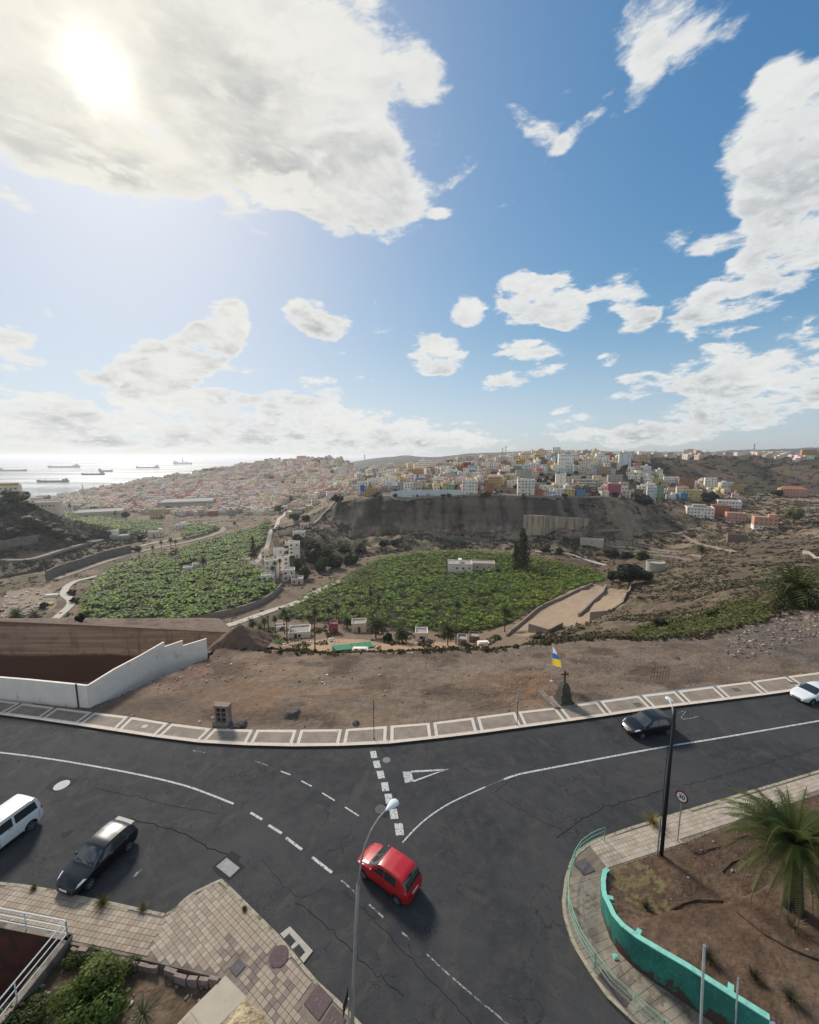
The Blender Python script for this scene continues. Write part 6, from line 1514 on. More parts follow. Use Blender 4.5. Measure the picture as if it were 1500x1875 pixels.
V, F = frond_arrays(2.6, 1.5, .1, 40, .03, .15, 98, .04); dead2 = np_mesh('dry_frond', V, F, M_leaf, cols=np.tile((0.14, 0.10, 0.05), (len(V), 1)))
for i in range(95):
    k = min(8, int(9 * (i / 95) ** .85)); q = obj('frond', fm[k], np_, (-.38, .02, hh - .1), (random.gauss(0, .08), random.gauss(0, .08), i * 2.39996)); s_ = random.uniform(.85, 1.08); q.scale = (s_, s_, s_)
for i in range(16):
    q = obj('dry_frond', (dead1, dead2)[i % 2], np_, (-.36, 0, hh - .35), (random.gauss(0, .1), random.gauss(0, .1), i * 2.39996 + .5)); s_ = random.uniform(.75, 1.1); q.scale = (s_, s_, s_)

# leaf-card crowns for trees and bushes
def leaf_cloud(name, n, cols, seed, card=.13, clumps=14, flat_=.75, conical=False):
    r = np.random.RandomState(seed); cen = r.randn(clumps, 3); cen /= np.linalg.norm(cen, axis=1)[:, None]; cen *= (r.rand(clumps, 1) ** .4) * .72; cen[:, 2] *= flat_
    if conical: cen = np.stack([r.randn(clumps) * .16, r.randn(clumps) * .16, np.linspace(-1, 1, clumps)], 1); cen[:, :2] *= (1.15 - cen[:, 2:3] * .75)
    ci = r.randint(0, clumps, n); d = r.randn(n, 3); d /= np.linalg.norm(d, axis=1)[:, None]
    rad = (.34 + .12 * r.rand(clumps))[ci][:, None] * (.55 + .45 * r.rand(n, 1)); 
    if conical: rad *= .6 * (1.3 - .7 * (cen[ci][:, 2:3]))
    p = cen[ci] + d * rad; u = r.randn(n, 3); u -= (u * d).sum(1)[:, None] * d * .7; u /= np.linalg.norm(u, axis=1)[:, None]; w = np.cross(d, u); w /= np.linalg.norm(w, axis=1)[:, None]
    s_ = card * (.6 + .8 * r.rand(n, 1)); V = np.stack([p - u * s_ - w * s_ * .6, p + u * s_ - w * s_ * .6, p + u * s_ + w * s_ * .6, p - u * s_ + w * s_ * .6], 1).reshape(-1, 3)
    F = np.arange(4 * n).reshape(n, 4); cc = np.array(cols)[r.randint(0, len(cols), clumps)][ci] * (.75 + .5 * r.rand(n, 1)); return np_mesh(name, V, F, M_leaf, cols=np.repeat(cc, 4, axis=0))
crown_dark = leaf_cloud('crown', 1500, [(0.035, 0.045, 0.02), (0.045, 0.055, 0.025), (0.03, 0.038, 0.018)], 1)
crown_olive = leaf_cloud('crown', 1300, [(0.08, 0.08, 0.035), (0.10, 0.095, 0.045), (0.065, 0.07, 0.03)], 2)
crown_yg = leaf_cloud('crown', 900, [(0.16, 0.17, 0.05), (0.13, 0.14, 0.045)], 3, card=.10)
crown_green = leaf_cloud('crown', 1500, [(0.05, 0.075, 0.022), (0.065, 0.09, 0.028), (0.04, 0.06, 0.02)], 4)
crown_cone = leaf_cloud('crown', 2600, [(0.085, 0.088, 0.036), (0.10, 0.098, 0.045), (0.065, 0.07, 0.03)], 5, card=.05, clumps=34, conical=True)
def tree(px, py, wpx, hpx, crown, label, name='bushy_tree', ymin=100, cat='tree', trunk=True, g=None, group='trees and bushes in the valley'):
    b_ = hit(px, py, ymin); k = math.hypot(b_[0] * 0, b_[1]) / FPX; w, h = wpx * k, hpx * k
    o = thing(name, None, label, cat, b_, (0, 0, px % 6), group)
    if trunk: obj('trunk', trunk_mesh(h * .55, max(.15, h * .03), max(.1, h * .02)), o)
    q = obj('crown', crown, o, (0, 0, h * .55 if trunk else h * .42)); q.scale = (w / 2, w / 2, h * (.5 if trunk else .58)); return o
TREES = [(955,1043,48,72,crown_cone,'tall dark conifer rising from the plantation right of the white farmhouse','conifer_tree'),(943,1044,26,50,crown_cone,'shorter slim conifer hugging the left side of the tall one','conifer_tree'),
 (1152,1072,72,46,crown_dark,'wide dark tree at the right tip of the plantation','bushy_tree'),(1122,1066,30,24,crown_dark,'small dark tree left of the wide tree at the plantation tip','bushy_tree'),
 (618,922,26,18,crown_dark,'round dark tree on the bend below the cliff-top town','bushy_tree'),(512,938,20,15,crown_dark,'dark round tree beside the ridge road','bushy_tree'),(540,955,20,17,crown_green,'dark green tree on the ridge above the stacked houses','bushy_tree'),
 (560,955,20,14,crown_dark,'dark tree at the top end of the cliff stairs','bushy_tree'),(464,1018,16,34,crown_cone,'dark upright tree left of the stacked white houses','bushy_tree'),(1298,922,30,24,crown_dark,'dense dark tree among the lower hamlet houses','bushy_tree'),
 (1180,926,36,22,crown_dark,'dark spreading tree under the green house','bushy_tree'),(1425,910,22,14,crown_dark,'blue-dark tree left of the salmon block','bushy_tree'),(1453,958,30,34,crown_yg,'yellow-green tree on the right slope under the salmon block','bushy_tree'),
 (702,1000,20,14,crown_dark,'round dark bush at the foot of the cliff','round_bush'),(722,998,16,13,crown_dark,'smaller round dark bush right of its twin under the cliff','round_bush'),
 (590,1045,34,30,crown_green,'green bush in the ravine by the white track','round_bush'),(612,1040,36,30,crown_dark,'dark bush in the ravine behind the green one','round_bush'),(572,1030,34,30,crown_dark,'dark bush right of the stacked white houses','round_bush'),
 (555,1060,30,28,crown_olive,'olive bush at the mouth of the ravine','round_bush'),(640,1032,34,24,crown_green,'low green bush at the plantation corner','round_bush'),(600,1018,30,20,crown_olive,'olive bush up the ravine','round_bush'),(630,1012,26,16,crown_dark,'small dark bush up the ravine','round_bush'),(545,1045,22,22,crown_dark,'dark bush touching the lowest white house','round_bush'),
 (575,1005,34,18,crown_dark,'dark bush on the slope above the ravine','round_bush'),(545,990,24,14,crown_dark,'dark bush above the stacked white houses','round_bush'),(660,1010,26,13,crown_dark,'flat dark bush between cliff foot and plantation','round_bush'),
 (26,925,56,30,crown_olive,'large olive tree on the crest at far left','bushy_tree'),(8,950,40,34,crown_dark,'dark tree at the far left edge below the crest','bushy_tree'),(52,940,34,22,crown_dark,'dark tree on the far left spur','bushy_tree'),(45,968,50,26,crown_olive,'olive bush on the far left spur','round_bush'),
 (80,972,46,20,crown_dark,'dark bush along the far left spur','round_bush'),(110,985,46,20,crown_olive,'olive bush low on the far left spur','round_bush'),(150,990,40,16,crown_dark,'dark bush at the toe of the far left spur','round_bush'),(15,985,40,22,crown_dark,'dark bush above the road at far left','round_bush'),
 (260,990,24,13,crown_dark,'dark tree by the riverside shed','bushy_tree'),(230,952,18,17,crown_dark,'dark tree right of the far beige building','bushy_tree'),(180,940,40,14,crown_dark,'dark clump behind the far beige building','bushy_tree'),(250,1010,22,12,crown_dark,'dark tree over the riverbed road','bushy_tree'),
 (132,1088,16,11,crown_dark,'dark shrub by the bend of the pale track','round_bush'),(138,1103,18,12,crown_dark,'dark shrub below the bend of the pale track','round_bush'),(148,1142,18,22,crown_dark,'dark tree at the corner of the left plantation','bushy_tree'),(80,1115,18,16,crown_dark,'dark shrub beside the littered ground','round_bush'),
 (1000,1012,26,17,crown_olive,'pale olive bush under the tan retaining wall','round_bush'),(1022,1014,20,14,crown_olive,'second pale olive bush under the tan retaining wall','round_bush'),(1172,1025,30,20,crown_olive,'grey-green bush on the terraced slope','round_bush'),(1118,1018,30,16,crown_dark,'dark bush row end on the terraced slope','round_bush'),(1146,1022,26,15,crown_dark,'dark bush in the middle of the terraced slope','round_bush'),
 (1208,1148,28,20,crown_dark,'dark shrub at the lip of the lot left of the green scrub','round_bush'),(1310,1130,34,14,crown_green,'green shrub in the euphorbia scrub','round_bush'),(985,1172,34,14,crown_olive,'olive shrub below the dirt terraces','round_bush'),(712,1172,22,15,crown_dark,'dark shrub by the broad palm','round_bush')]
for px, py, w, h, cr_, lb, nm in TREES: tree(px, py, w, h, cr_, lb, nm, trunk=(nm != 'round_bush'), ymin=58 if py > 1110 else 100, cat='tree' if 'tree' in nm else 'bush')

# near bush and small plants
bush_near = leaf_cloud('foliage', 9000, [(0.085, 0.125, 0.026), (0.10, 0.14, 0.034), (0.06, 0.095, 0.02), (0.125, 0.155, 0.04)], 9, card=.035, clumps=26, flat_=.8)
c_ = G(172, 1832, .2); o = thing('garden_bush', None, 'big leafy green bush in the sunken garden bed beside the court wall', 'bush', (c_[0], c_[1], ZG))
q = obj('foliage', bush_near, o, (0, 0, .85)); q.scale = (1.95, 1.6, 1.25); mb = MB(); mb.tube([(0, 0, -.1), (.1, 0, .9)], [.1, .06], 7); obj('stem', mb.mesh('stem', M_bark), o)
b2 = leaf_cloud('foliage', 3500, [(0.075, 0.085, 0.025), (0.10, 0.105, 0.035), (0.05, 0.07, 0.02)], 19, card=.04, clumps=18)
for px, py, sx, sy, sz, lb in ((150,1758,1.0,.6,.45,'yellowish low shrub behind the broken edging at the court corner'), (40,1868,1.4,1.0,.6,'low olive shrub at the bottom left corner of the garden bed'), (225,1778,.9,.6,.5,'small shrub against the broken edging behind the big bush')):
    c_ = G(px, py, ZG); o = thing('garden_shrub', None, lb, 'shrub', (c_[0], c_[1], ZG)); q = obj('foliage', b2, o, (0, 0, sz * .5)); q.scale = (sx, sy, sz)
def spiky(name, n, L, w, cols, seed, up=.6, bend=.5, seg=3):
    rs_ = random.Random(seed); V, F, Cc = [], [], []
    for i in range(n):
        a = i * 2.39996 + rs_.uniform(-.3, .3); e = up + rs_.uniform(-.5, .45); l = L * rs_.uniform(.7, 1.1); x = z = 0; c_ = rs_.choice(cols); pr_ = None
        for k in range(seg + 1):
            ww_ = w * (1 - k / seg) + .002; q = [(x * math.cos(a) - ww_ * math.sin(a), x * math.sin(a) + ww_ * math.cos(a), z), (x * math.cos(a) + ww_ * math.sin(a), x * math.sin(a) - ww_ * math.cos(a), z)]
            n0 = len(V); V += q; Cc += [c_, c_]
            if k: F.append((n0 - 2, n0 - 1, n0 + 1, n0))
            x += l / seg * math.cos(e); z += l / seg * math.sin(e); e -= bend / seg
    return np_mesh(name, np.array(V), np.array(F), M_leaf, cols=np.array(Cc))
c_ = G(262, 1858, ZG); o = thing('yucca', None, 'spiky yucca rosette in the garden bed right of the big bush', 'plant', c_); obj('leaves', spiky('leaves', 46, .85, .03, [(0.10, 0.12, 0.05), (0.13, 0.14, 0.07)], 3, .7, .7), o)
for px, py, s_, lb, cl in ((1195,1508,1.0,'tall dry grass tuft on the kerb left of the black lamp post',[(0.30,0.24,0.10),(0.2,0.17,0.07)]),(188,1657,.65,'green and brown weed clump growing over the kerb right of the parked black car',[(0.10,0.10,0.03),(0.14,0.11,0.04)]),(262,1664,.4,'small weed on the kerb near the inner pavement corner',[(0.13,0.12,0.04),(0.17,0.13,0.06)]),(62,1628,.28,'tiny weed on the kerb left of the parked black car',[(0.12,0.11,0.04)]),
    (1185,1668,.55,'round dry shrub in the bare plot behind the turquoise wall',[(0.06,0.055,0.03),(0.09,0.075,0.04)]),(1300,1760,.7,'dry shrub behind the thick galvanised post',[(0.075,0.06,0.035),(0.10,0.08,0.05)]),(1384,1795,.6,'dry brown shrub between the two shrubs near the wall top',[(0.08,0.06,0.035)]),(1450,1835,.75,'grey-green dry shrub lowest in the bare plot',[(0.085,0.08,0.045),(0.11,0.10,0.06)]),
    (1452,1700,.9,'pale dry straw heap under the near palm',[(0.25,0.20,0.12),(0.18,0.14,0.09)]),(448,1666,.22,'weed in the pavement near the tip of the corner',[(0.10,0.08,0.04)])):
    c_ = GP(px, py) if px > 1100 and py > 1560 else G(px, py, ZP - .01); o = thing('grass_tuft' if 'shrub' not in lb else 'dry_shrub', None, lb, 'grass tuft' if 'shrub' not in lb else 'shrub', c_)
    obj('blades', spiky('blades', 170, s_ * .9, .012, cl, int(px), .95, .9), o)
M_hose = mat('dead_branch', (0.055, 0.038, 0.028), rough=.9)
for pl, r_, lb in (([(1228,1668),(1250,1656),(1275,1649),(1300,1650),(1325,1652),(1350,1672),(1375,1692),(1400,1712),(1440,1735),(1480,1752),(1520,1765)], .035, 'long dark hose snaking across the bare plot'), ([(1270,1563),(1300,1556),(1330,1548),(1352,1536),(1370,1530)], .03, 'thin fallen branch in the plot nearest the pavement'), ([(1323,1597),(1340,1580),(1365,1572),(1395,1560),(1420,1552)], .035, 'bent fallen frond stem left of the palm')):
    mb = MB(); mb.tube([Vector(GP(*p)) + Vector((0, 0, .04)) for p in pl], r_, 6); thing('fallen_branch', mb.mesh('fallen_branch', M_hose), lb, 'branch')

# ================================================================== scattered growth and stones (uncountable)
def scatter(name, tV, tF, pts, scales, rz, colors, m, parent=None, zs=None, kind='stuff', tcol=None, smooth=False):
    n = len(pts); nv = len(tV); c_, s_ = np.cos(rz)[:, None], np.sin(rz)[:, None]; sc_ = scales[:, None] if scales.ndim == 1 else scales[:, :1]; sz_ = sc_ if zs is None else zs[:, None]
    X = (tV[None, :, 0] * c_ - tV[None, :, 1] * s_) * sc_ + pts[:, 0:1]; Y = (tV[None, :, 0] * s_ + tV[None, :, 1] * c_) * sc_ + pts[:, 1:2]; Z = tV[None, :, 2] * sz_ + pts[:, 2:3]
    V = np.stack([X, Y, Z], -1).reshape(-1, 3); F = (tF[None] + (np.arange(n) * nv)[:, None, None]).reshape(-1, tF.shape[1]); cc = np.repeat(colors, nv, axis=0)
    if tcol is not None: cc = cc * np.tile(tcol, n)[:, None]
    return obj(name, np_mesh(name, V, F, m, cols=cc, smooth=smooth), parent, kind=kind)
# banana plant
def banana_tpl(seed, nleaf=7, seg=2):
    rs_ = random.Random(seed); V, F = [], []; T = []
    for i in range(nleaf):
        a = i * 2.39996 + rs_.uniform(-.3, .3); e = 1.15 - .12 * i + rs_.uniform(-.1, .1); l = rs_.uniform(1.5, 2.1); x = .05; z = 1.5 + rs_.uniform(-.1, .2); n0 = len(V)
        for k in range(seg + 1):
            w = (.14, .36, .05)[k]; fold = .10
            for (dx, dy, dz) in ((0, -w, -fold * (w > .2)), (0, 0, .05), (0, w, -fold * (w > .2))):
                V.append((x * math.cos(a) - dy * math.sin(a), x * math.sin(a) + dy * math.cos(a), z + dz)); T.append((1.35, .75, 1.0, 1.2, .6, .95, 1.1)[i % 7] + (.25 if dy > 0 else -.15) - .12 * k)
            x += l / seg * math.cos(e); z += l / seg * math.sin(e) * .8; e -= 1.25
        for k in range(seg):
            b_ = n0 + k * 3; F += [(b_, b_ + 1, b_ + 4, b_ + 3), (b_ + 1, b_ + 2, b_ + 5, b_ + 4)]
    return np.array(V), np.array(F), np.array(T)
def field_points(poly, step, jit=.35, ang=.3, drop=None):
    xs_ = [p[0] for p in poly]; ys_ = [p[1] for p in poly]; cx_, cy_ = np.mean(xs_), np.mean(ys_); R = max(max(xs_) - min(xs_), max(ys_) - min(ys_)) * .75
    u, v = np.meshgrid(np.arange(-R, R, step), np.arange(-R, R, step)); u = u.ravel() + RNG.randn(u.size) * jit * step; v = v.ravel() + RNG.randn(v.size) * jit * step
    x = cx_ + u * math.cos(ang) - v * math.sin(ang); y = cy_ + u * math.sin(ang) + v * math.cos(ang); k = inside(poly, x, y)
    if drop is not None: k &= ~drop(x, y)
    return x[k], y[k]
lanes_main = [flat(l, -58) for l in ([(975,1085),(900,1062),(800,1052),(720,1060)], [(1080,1050),(1000,1040),(900,1048),(850,1072)], [(560,1125),(640,1095),(760,1080)], [(700,1155),(760,1118),(800,1085)])]
lanes_left = [flat(l, -58.5) for l in ([(240,1098),(290,1108),(360,1112),(420,1108),(470,1105)], [(190,1120),(250,1130),(300,1128)], [(370,1064),(430,1070),(500,1072)], [(290,1056),(300,1070),(320,1082)], [(180,1100),(230,1112),(300,1136)])]
def lane_drop(lanes, w):
    def f(x, y):
        r = np.zeros(len(x), bool)
        for l in lanes: r |= seg_dist(l, x, y) < w
        return r
    return f
for nm, poly, st, lanes, base_, ang in (('banana_plantation', F_MAIN, 2.7, lanes_main, -58, .5), ('banana_plantation', F_LEFT, 3.0, lanes_left, -58.5, -.3), ('banana_plantation', F_FAR, 4.2, [], -60, .2), ('banana_plantation', F_FAR2, 4.5, [], -60, .2), ('banana_plantation', F_YARD, 2.4, [], -47, .2)):
    x, y = field_points(poly, st, .28, ang, lane_drop(lanes, 1.6) if lanes else None)
    hs2 = [hit(863, 1046, 100)] if poly is F_MAIN else ([hit(352, 1046, 100)] if poly is F_LEFT else [])
    kk = np.ones(len(x), bool)
    if poly is F_MAIN: kk &= ~inside(flat([(815,1049),(815,1028),(912,1024),(912,1042),(870,1050)], -58), x, y)
    if poly is F_LEFT: kk &= ~inside(flat([(328,1056),(330,1036),(378,1030),(380,1044),(350,1058)], -58), x, y)
    kk &= ~((fbm(x / 5, y / 5, 3, 74) < .36) & (RNG.rand(len(x)) < .8)); x, y = x[kk], y[kk]; z = Hq(x, y); n = len(x); v = fbm(x / 14, y / 14, 4, 71); v2 = fbm(x / 40, y / 40, 3, 72)
    cc = np.array((0.175, 0.275, 0.036))[None] * (.42 + .6 * v + .7 * RNG.rand(n) ** 2)[:, None]; cc[:, 0] *= (.8 + .6 * v2); cc[RNG.rand(n) < .06] = (0.17, 0.16, 0.06)
    tpls = [banana_tpl(k) for k in range(3)]; sel = RNG.randint(0, 3, n)
    for k in range(3):
        s_ = sel == k; tV, tF, tT = tpls[k]; sc_ = (.85 + .6 * RNG.rand(s_.sum())) * (1.0 if st < 3 else 1.7)
        if k == 0: VV = [], [], []
        pts_ = np.stack([x[s_], y[s_], z[s_]], 1); rz_ = RNG.rand(s_.sum()) * 6.28
        c2, s2 = np.cos(rz_)[:, None], np.sin(rz_)[:, None]; X = (tV[None, :, 0] * c2 - tV[None, :, 1] * s2) * sc_[:, None] + pts_[:, :1]; Yv = (tV[None, :, 0] * s2 + tV[None, :, 1] * c2) * sc_[:, None] + pts_[:, 1:2]
        Zv = tV[None, :, 2] * (sc_ * (.85 + .3 * RNG.rand(len(sc_))))[:, None] + pts_[:, 2:3]
        off_ = sum(len(a) for a in VV[0]); VV[0].append(np.stack([X, Yv, Zv], -1).reshape(-1, 3)); VV[1].append((tF[None] + (np.arange(len(pts_)) * len(tV))[:, None, None]).reshape(-1, 4) + off_); VV[2].append(np.repeat(cc[s_], len(tV), axis=0) * np.tile(tT, len(pts_))[:, None])
    obj(nm, np_mesh(nm, np.concatenate(VV[0]), np.concatenate(VV[1]), M_leaf, cols=np.concatenate(VV[2])), kind='stuff')
# scrub tufts
def tuft_tpl(seed, n=12, card=.35):
    r = np.random.RandomState(seed); d = r.randn(n, 3); d[:, 2] = np.abs(d[:, 2]) * .7; d /= np.linalg.norm(d, axis=1)[:, None]; p = d * (.5 + .4 * r.rand(n, 1)); u = r.randn(n, 3); u -= (u * d).sum(1)[:, None] * d * .6; u /= np.linalg.norm(u, axis=1)[:, None]; w = np.cross(d, u)
    V = np.stack([p - u * card - w * card * .6, p + u * card - w * card * .6, p + u * card + w * card * .6, p - u * card + w * card * .6], 1).reshape(-1, 3); return V, np.arange(4 * n).reshape(n, 4), np.repeat(.7 + .6 * r.rand(n), 4)
EUPH = hits([(1095,1170),(1160,1150),(1230,1135),(1300,1120),(1360,1095),(1420,1105),(1405,1140),(1380,1150),(1300,1160),(1200,1172),(1130,1176)], 54)
def rand_in_t(n, t0, t1, y0, y1, pw=1.0):
    tt = RNG.uniform(t0, t1, n); yy = y0 + (y1 - y0) * RNG.rand(n) ** pw; return tt * yy, yy
def row_y(i, x, y):     # is the point beyond feature line i
    return y > np.interp(x / y, TT, RY[i])
def mk_scrub(name, n, t0, t1, y0, y1, lo, hi, smin, smax, thr, cols, seed, pw=1.0, maxz=None, tpl=tuft_tpl(1), avoid=()):
    x, y = rand_in_t(n, t0, t1, y0, y1, pw); k = row_y(lo, x, y) & ~row_y(hi, x, y) & (fbm(x / 14, y / 14, 4, seed) > thr - .1 * RNG.rand(n))
    for pl in avoid: k &= ~inside(pl, x, y)
    x, y = x[k], y[k]; z = Hq(x, y); n = len(x); sc_ = smin + (smax - smin) * RNG.rand(n) ** 2.2
    cc = np.array(cols)[RNG.randint(0, len(cols), n)] * (.75 + .5 * RNG.rand(n, 1)); return scatter(name, tpl[0], tpl[1], np.stack([x, y, z - sc_ * .05], 1), sc_, RNG.rand(n) * 6.28, cc, M_leaf, tcol=tpl[2], zs=sc_ * (.6 + .4 * RNG.rand(n)))
SC = [(0.085, 0.070, 0.042), (0.105, 0.085, 0.052), (0.065, 0.055, 0.032), (0.135, 0.108, 0.07), (0.08, 0.078, 0.036)]
BAN = (F_MAIN, F_LEFT, F_FAR, TERR, YARD, TRASH)
mk_scrub('hillside_scrub', 16000, .30, 1.30, 52, 150, 1, 4, .2, .75, .46, SC, 81, avoid=BAN)
mk_scrub('slope_scrub', 13000, .30, 1.35, 120, 400, 3, 7, .4, 1.8, .50, SC, 82, avoid=BAN)
mk_scrub('far_slope_scrub', 9000, .40, 1.35, 330, 560, 6, 9, .8, 3.0, .46, SC, 83)
mk_scrub('cliff_foot_scrub', 9000, -.34, .45, 300, 440, 6, 8, .7, 2.6, .50, [(0.045, 0.048, 0.026), (0.07, 0.062, 0.04), (0.09, 0.075, 0.05)], 84, avoid=BAN)
mk_scrub('spur_scrub', 9000, -1.35, -.66, 240, 470, 6, 9, .8, 3.2, .42, [(0.05, 0.052, 0.03), (0.075, 0.072, 0.042), (0.10, 0.09, 0.05)], 85, avoid=BAN)
mk_scrub('valley_scrub', 9000, -1.3, -.1, 190, 700, 4, 9, .5, 2.0, .52, [(0.06, 0.062, 0.03), (0.09, 0.085, 0.045), (0.13, 0.11, 0.05)], 86, avoid=BAN)
mk_scrub('far_hill_scrub', 6000, .52, 1.35, 540, 1000, 9, 11, 1.5, 5.0, .5, [(0.07, 0.065, 0.04), (0.09, 0.085, 0.05)], 87)
x, y = field_points(EUPH, .62, .4, .2); z = Hq(x, y); n = len(x); k = fbm(x / 5, y / 5, 3, 90) > .36; x, y, z = x[k], y[k], z[k]; n = len(x); tp = tuft_tpl(4, 14, .3)
scatter('euphorbia_scrub', tp[0], tp[1], np.stack([x, y, z], 1), .35 + .4 * RNG.rand(n), RNG.rand(n) * 6.28, np.array([(0.15, 0.155, 0.05), (0.11, 0.125, 0.04), (0.17, 0.16, 0.07)])[RNG.randint(0, 3, n)] * (.7 + .5 * RNG.rand(n, 1)), M_leaf, tcol=tp[2])
# growth along the lip of the lot
lip = [(RY[1][i] * TT[i], RY[1][i]) for i in range(0, NT)]
x = RNG.uniform(-22, 60, 1500); y = np.interp(x, [p[0] for p in lip], [p[1] for p in lip]) + RNG.uniform(-.6, 3.5, 1500); z = Hq(x, y); n = 1500; tp = tuft_tpl(6, 12, .3)
scatter('lip_weeds', tp[0], tp[1], np.stack([x, y, z], 1), .15 + .4 * RNG.rand(n) ** 2, RNG.rand(n) * 6.28, np.array(SC)[RNG.randint(0, 5, n)] * .9, M_leaf, tcol=tp[2])
YB = hits([(430,1182),(455,1150),(520,1148),(560,1150),(600,1148),(700,1152),(760,1158),(880,1166),(930,1164),(900,1184),(880,1194),(700,1198),(600,1200),(470,1196)], 100)
x, y = field_points(YB, 1.5, .5, .2); k = fbm(x / 7, y / 7, 4, 91) > .56; x, y = x[k], y[k]; z = Hq(x, y); n = len(x)
scatter('yard_bushes', tp[0], tp[1], np.stack([x, y, z], 1), .4 + 1.3 * RNG.rand(n) ** 2, RNG.rand(n) * 6.28, np.array([(0.06, 0.075, 0.025), (0.08, 0.085, 0.035), (0.05, 0.05, 0.025), (0.10, 0.085, 0.05)])[RNG.randint(0, 4, n)], M_leaf, tcol=tp[2])
# stones
bm = bmesh.new(); bmesh.ops.create_icosphere(bm, subdivisions=1, radius=1); bm.verts.ensure_lookup_table()
sV = np.array([v.co for v in bm.verts]); sF = np.array([[v.index for v in f.verts] for f in bm.faces]); bm.free(); sV = sV * np.array((1, .8, .6)) * (1 + .25 * RNG.randn(len(sV), 1))
M_st = mat('loose_stone', attr=True, rough=.95, noise=.2, nscale=6)
STC = np.array([(0.22, 0.18, 0.155), (0.15, 0.12, 0.10), (0.30, 0.25, 0.21), (0.10, 0.08, 0.07), (0.42, 0.37, 0.33)])
def stones(name, x, y, z, smin, smax, pw=3.0, cols=STC, p=(.3, .3, .2, .15, .05)):
    n = len(x); s_ = smin + (smax - smin) * RNG.rand(n) ** pw; return scatter(name, sV, sF, np.stack([x, y, z + s_ * .2], 1), s_, RNG.rand(n) * 6.28, cols[RNG.choice(len(cols), n, p=p)] * (.8 + .4 * RNG.rand(n, 1)), M_st, zs=s_ * (.6 + .5 * RNG.rand(n)))
x, y = rand_in_t(5200, -.75, 1.2, 33, 66); k = row_y(0, x, y) & ~row_y(1, x, y) & ~inside(PITB, x, y) & (fbm(x / 5, y / 4, 4, 33) > .43 + .1 * RNG.rand(len(x))); x, y = x[k], y[k]
stones('lot_stones', x, y, Hq(x, y) - .02, .02, .17, 6.0)
HEAP = flat([(1330,1172),(1370,1150),(1400,1128),(1450,1118),(1600,1110),(1600,1160),(1500,1168),(1440,1190),(1380,1205),(1330,1200)], 0.3)
x, y = field_points(HEAP, .42, .5, .1); stones('stone_rubble', x, y, Hq(x, y) - .02, .03, .30, 3.2, p=(.3, .3, .25, .1, .05))
RED = flat([(300,1215),(340,1210),(380,1200),(480,1200),(520,1225),(430,1245),(330,1265),(260,1280)], 0); x, y = field_points(RED, .55, .5, .1); stones('reddish_rubble', x, y, Hq(x, y), .03, .16, 3.0, cols=np.array([(0.25, 0.15, 0.13), (0.30, 0.22, 0.19), (0.40, 0.34, 0.30), (0.18, 0.12, 0.10), (0.5, 0.45, 0.42)]))
DEB = flat([(540,1238),(620,1232),(740,1240),(760,1262),(680,1282),(600,1262),(560,1252)], 0); x, y = field_points(DEB, .9, .5, .1); stones('pale_debris', x, y, Hq(x, y), .03, .18, 3.0, cols=np.array([(0.45, 0.40, 0.34), (0.3, 0.25, 0.2), (0.2, 0.16, 0.14), (0.12, 0.1, 0.09), (0.55, 0.5, 0.45)]))
x = RNG.uniform(10, 40, 1400); y = RNG.uniform(11, 27, 1400); k = inside(plot, x, y) & ~inside(pr, x, y) & (fbm(x / 2.5, y / 2.5, 3, 35) > .45); x, y = x[k], y[k]; stones('plot_pebbles', x, y, np.array([Hp(a, b_) for a, b_ in zip(x, y)]), .015, .10, 4.0, p=(.25, .2, .2, .15, .2))
x = RNG.uniform(-17, -8, 500); y = RNG.uniform(12, 18.5, 500); k = inside(GARD, x, y); x, y = x[k], y[k]; stones('garden_stones', x, y, np.full(len(x), ZG + .02), .02, .12, 4.0)
x, y = field_points(TRASH, 2.2, .5, .2); stones('littered_rubbish', x, y, Hq(x, y), .15, 1.3, 4.0, cols=np.array([(0.5, 0.45, 0.40), (0.3, 0.25, 0.2), (0.6, 0.58, 0.52), (0.2, 0.16, 0.12), (0.45, 0.4, 0.15)]))
x, y = field_points(YARD, 1.5, .5, .2); k = fbm(x / 8, y / 8, 3, 39) > .5; x, y = x[k], y[k]; stones('yard_clutter', x, y, Hq(x, y), .1, .9, 4.0, cols=np.array([(0.5, 0.45, 0.38), (0.3, 0.22, 0.16), (0.6, 0.58, 0.55), (0.15, 0.11, 0.09), (0.35, 0.25, 0.2)]))

# ================================================================== buildings
def wmat(n, c): return mat('render_' + n, c, rough=.9, noise=.12, nscale=.35, dark=tuple(x * .6 for x in c), dscale=.22, damt=.64)
WC = {'white': (0.80,0.77,0.72), 'cream': (0.74,0.65,0.51), 'pale pink': (0.68,0.53,0.46), 'ochre': (0.46,0.30,0.12), 'terracotta': (0.38,0.15,0.08), 'sky blue': (0.10,0.26,0.44), 'green': (0.20,0.34,0.20),
      'grey': (0.38,0.36,0.34), 'brown': (0.20,0.145,0.11), 'pale blue': (0.60,0.66,0.70), 'yellow': (0.60,0.48,0.20), 'salmon': (0.55,0.30,0.22), 'beige': (0.60,0.50,0.40), 'raspberry': (0.42,0.10,0.15), 'dark red': (0.24,0.06,0.05)}
WC = {k: (min(.88, c[0] * 1.08), c[1] * 1.0, c[2] * .90) for k, c in WC.items()}
WM = {k: wmat(k.replace(' ', '_'), c) for k, c in WC.items()}
M_win = mat('window_glass_dark', (0.03, 0.035, 0.04), rough=.15, spec=.6); M_frame = mat('window_frame_pale', (0.45, 0.44, 0.42), rough=.7); M_doorb = mat('door_brown', (0.12, 0.07, 0.04), rough=.7)
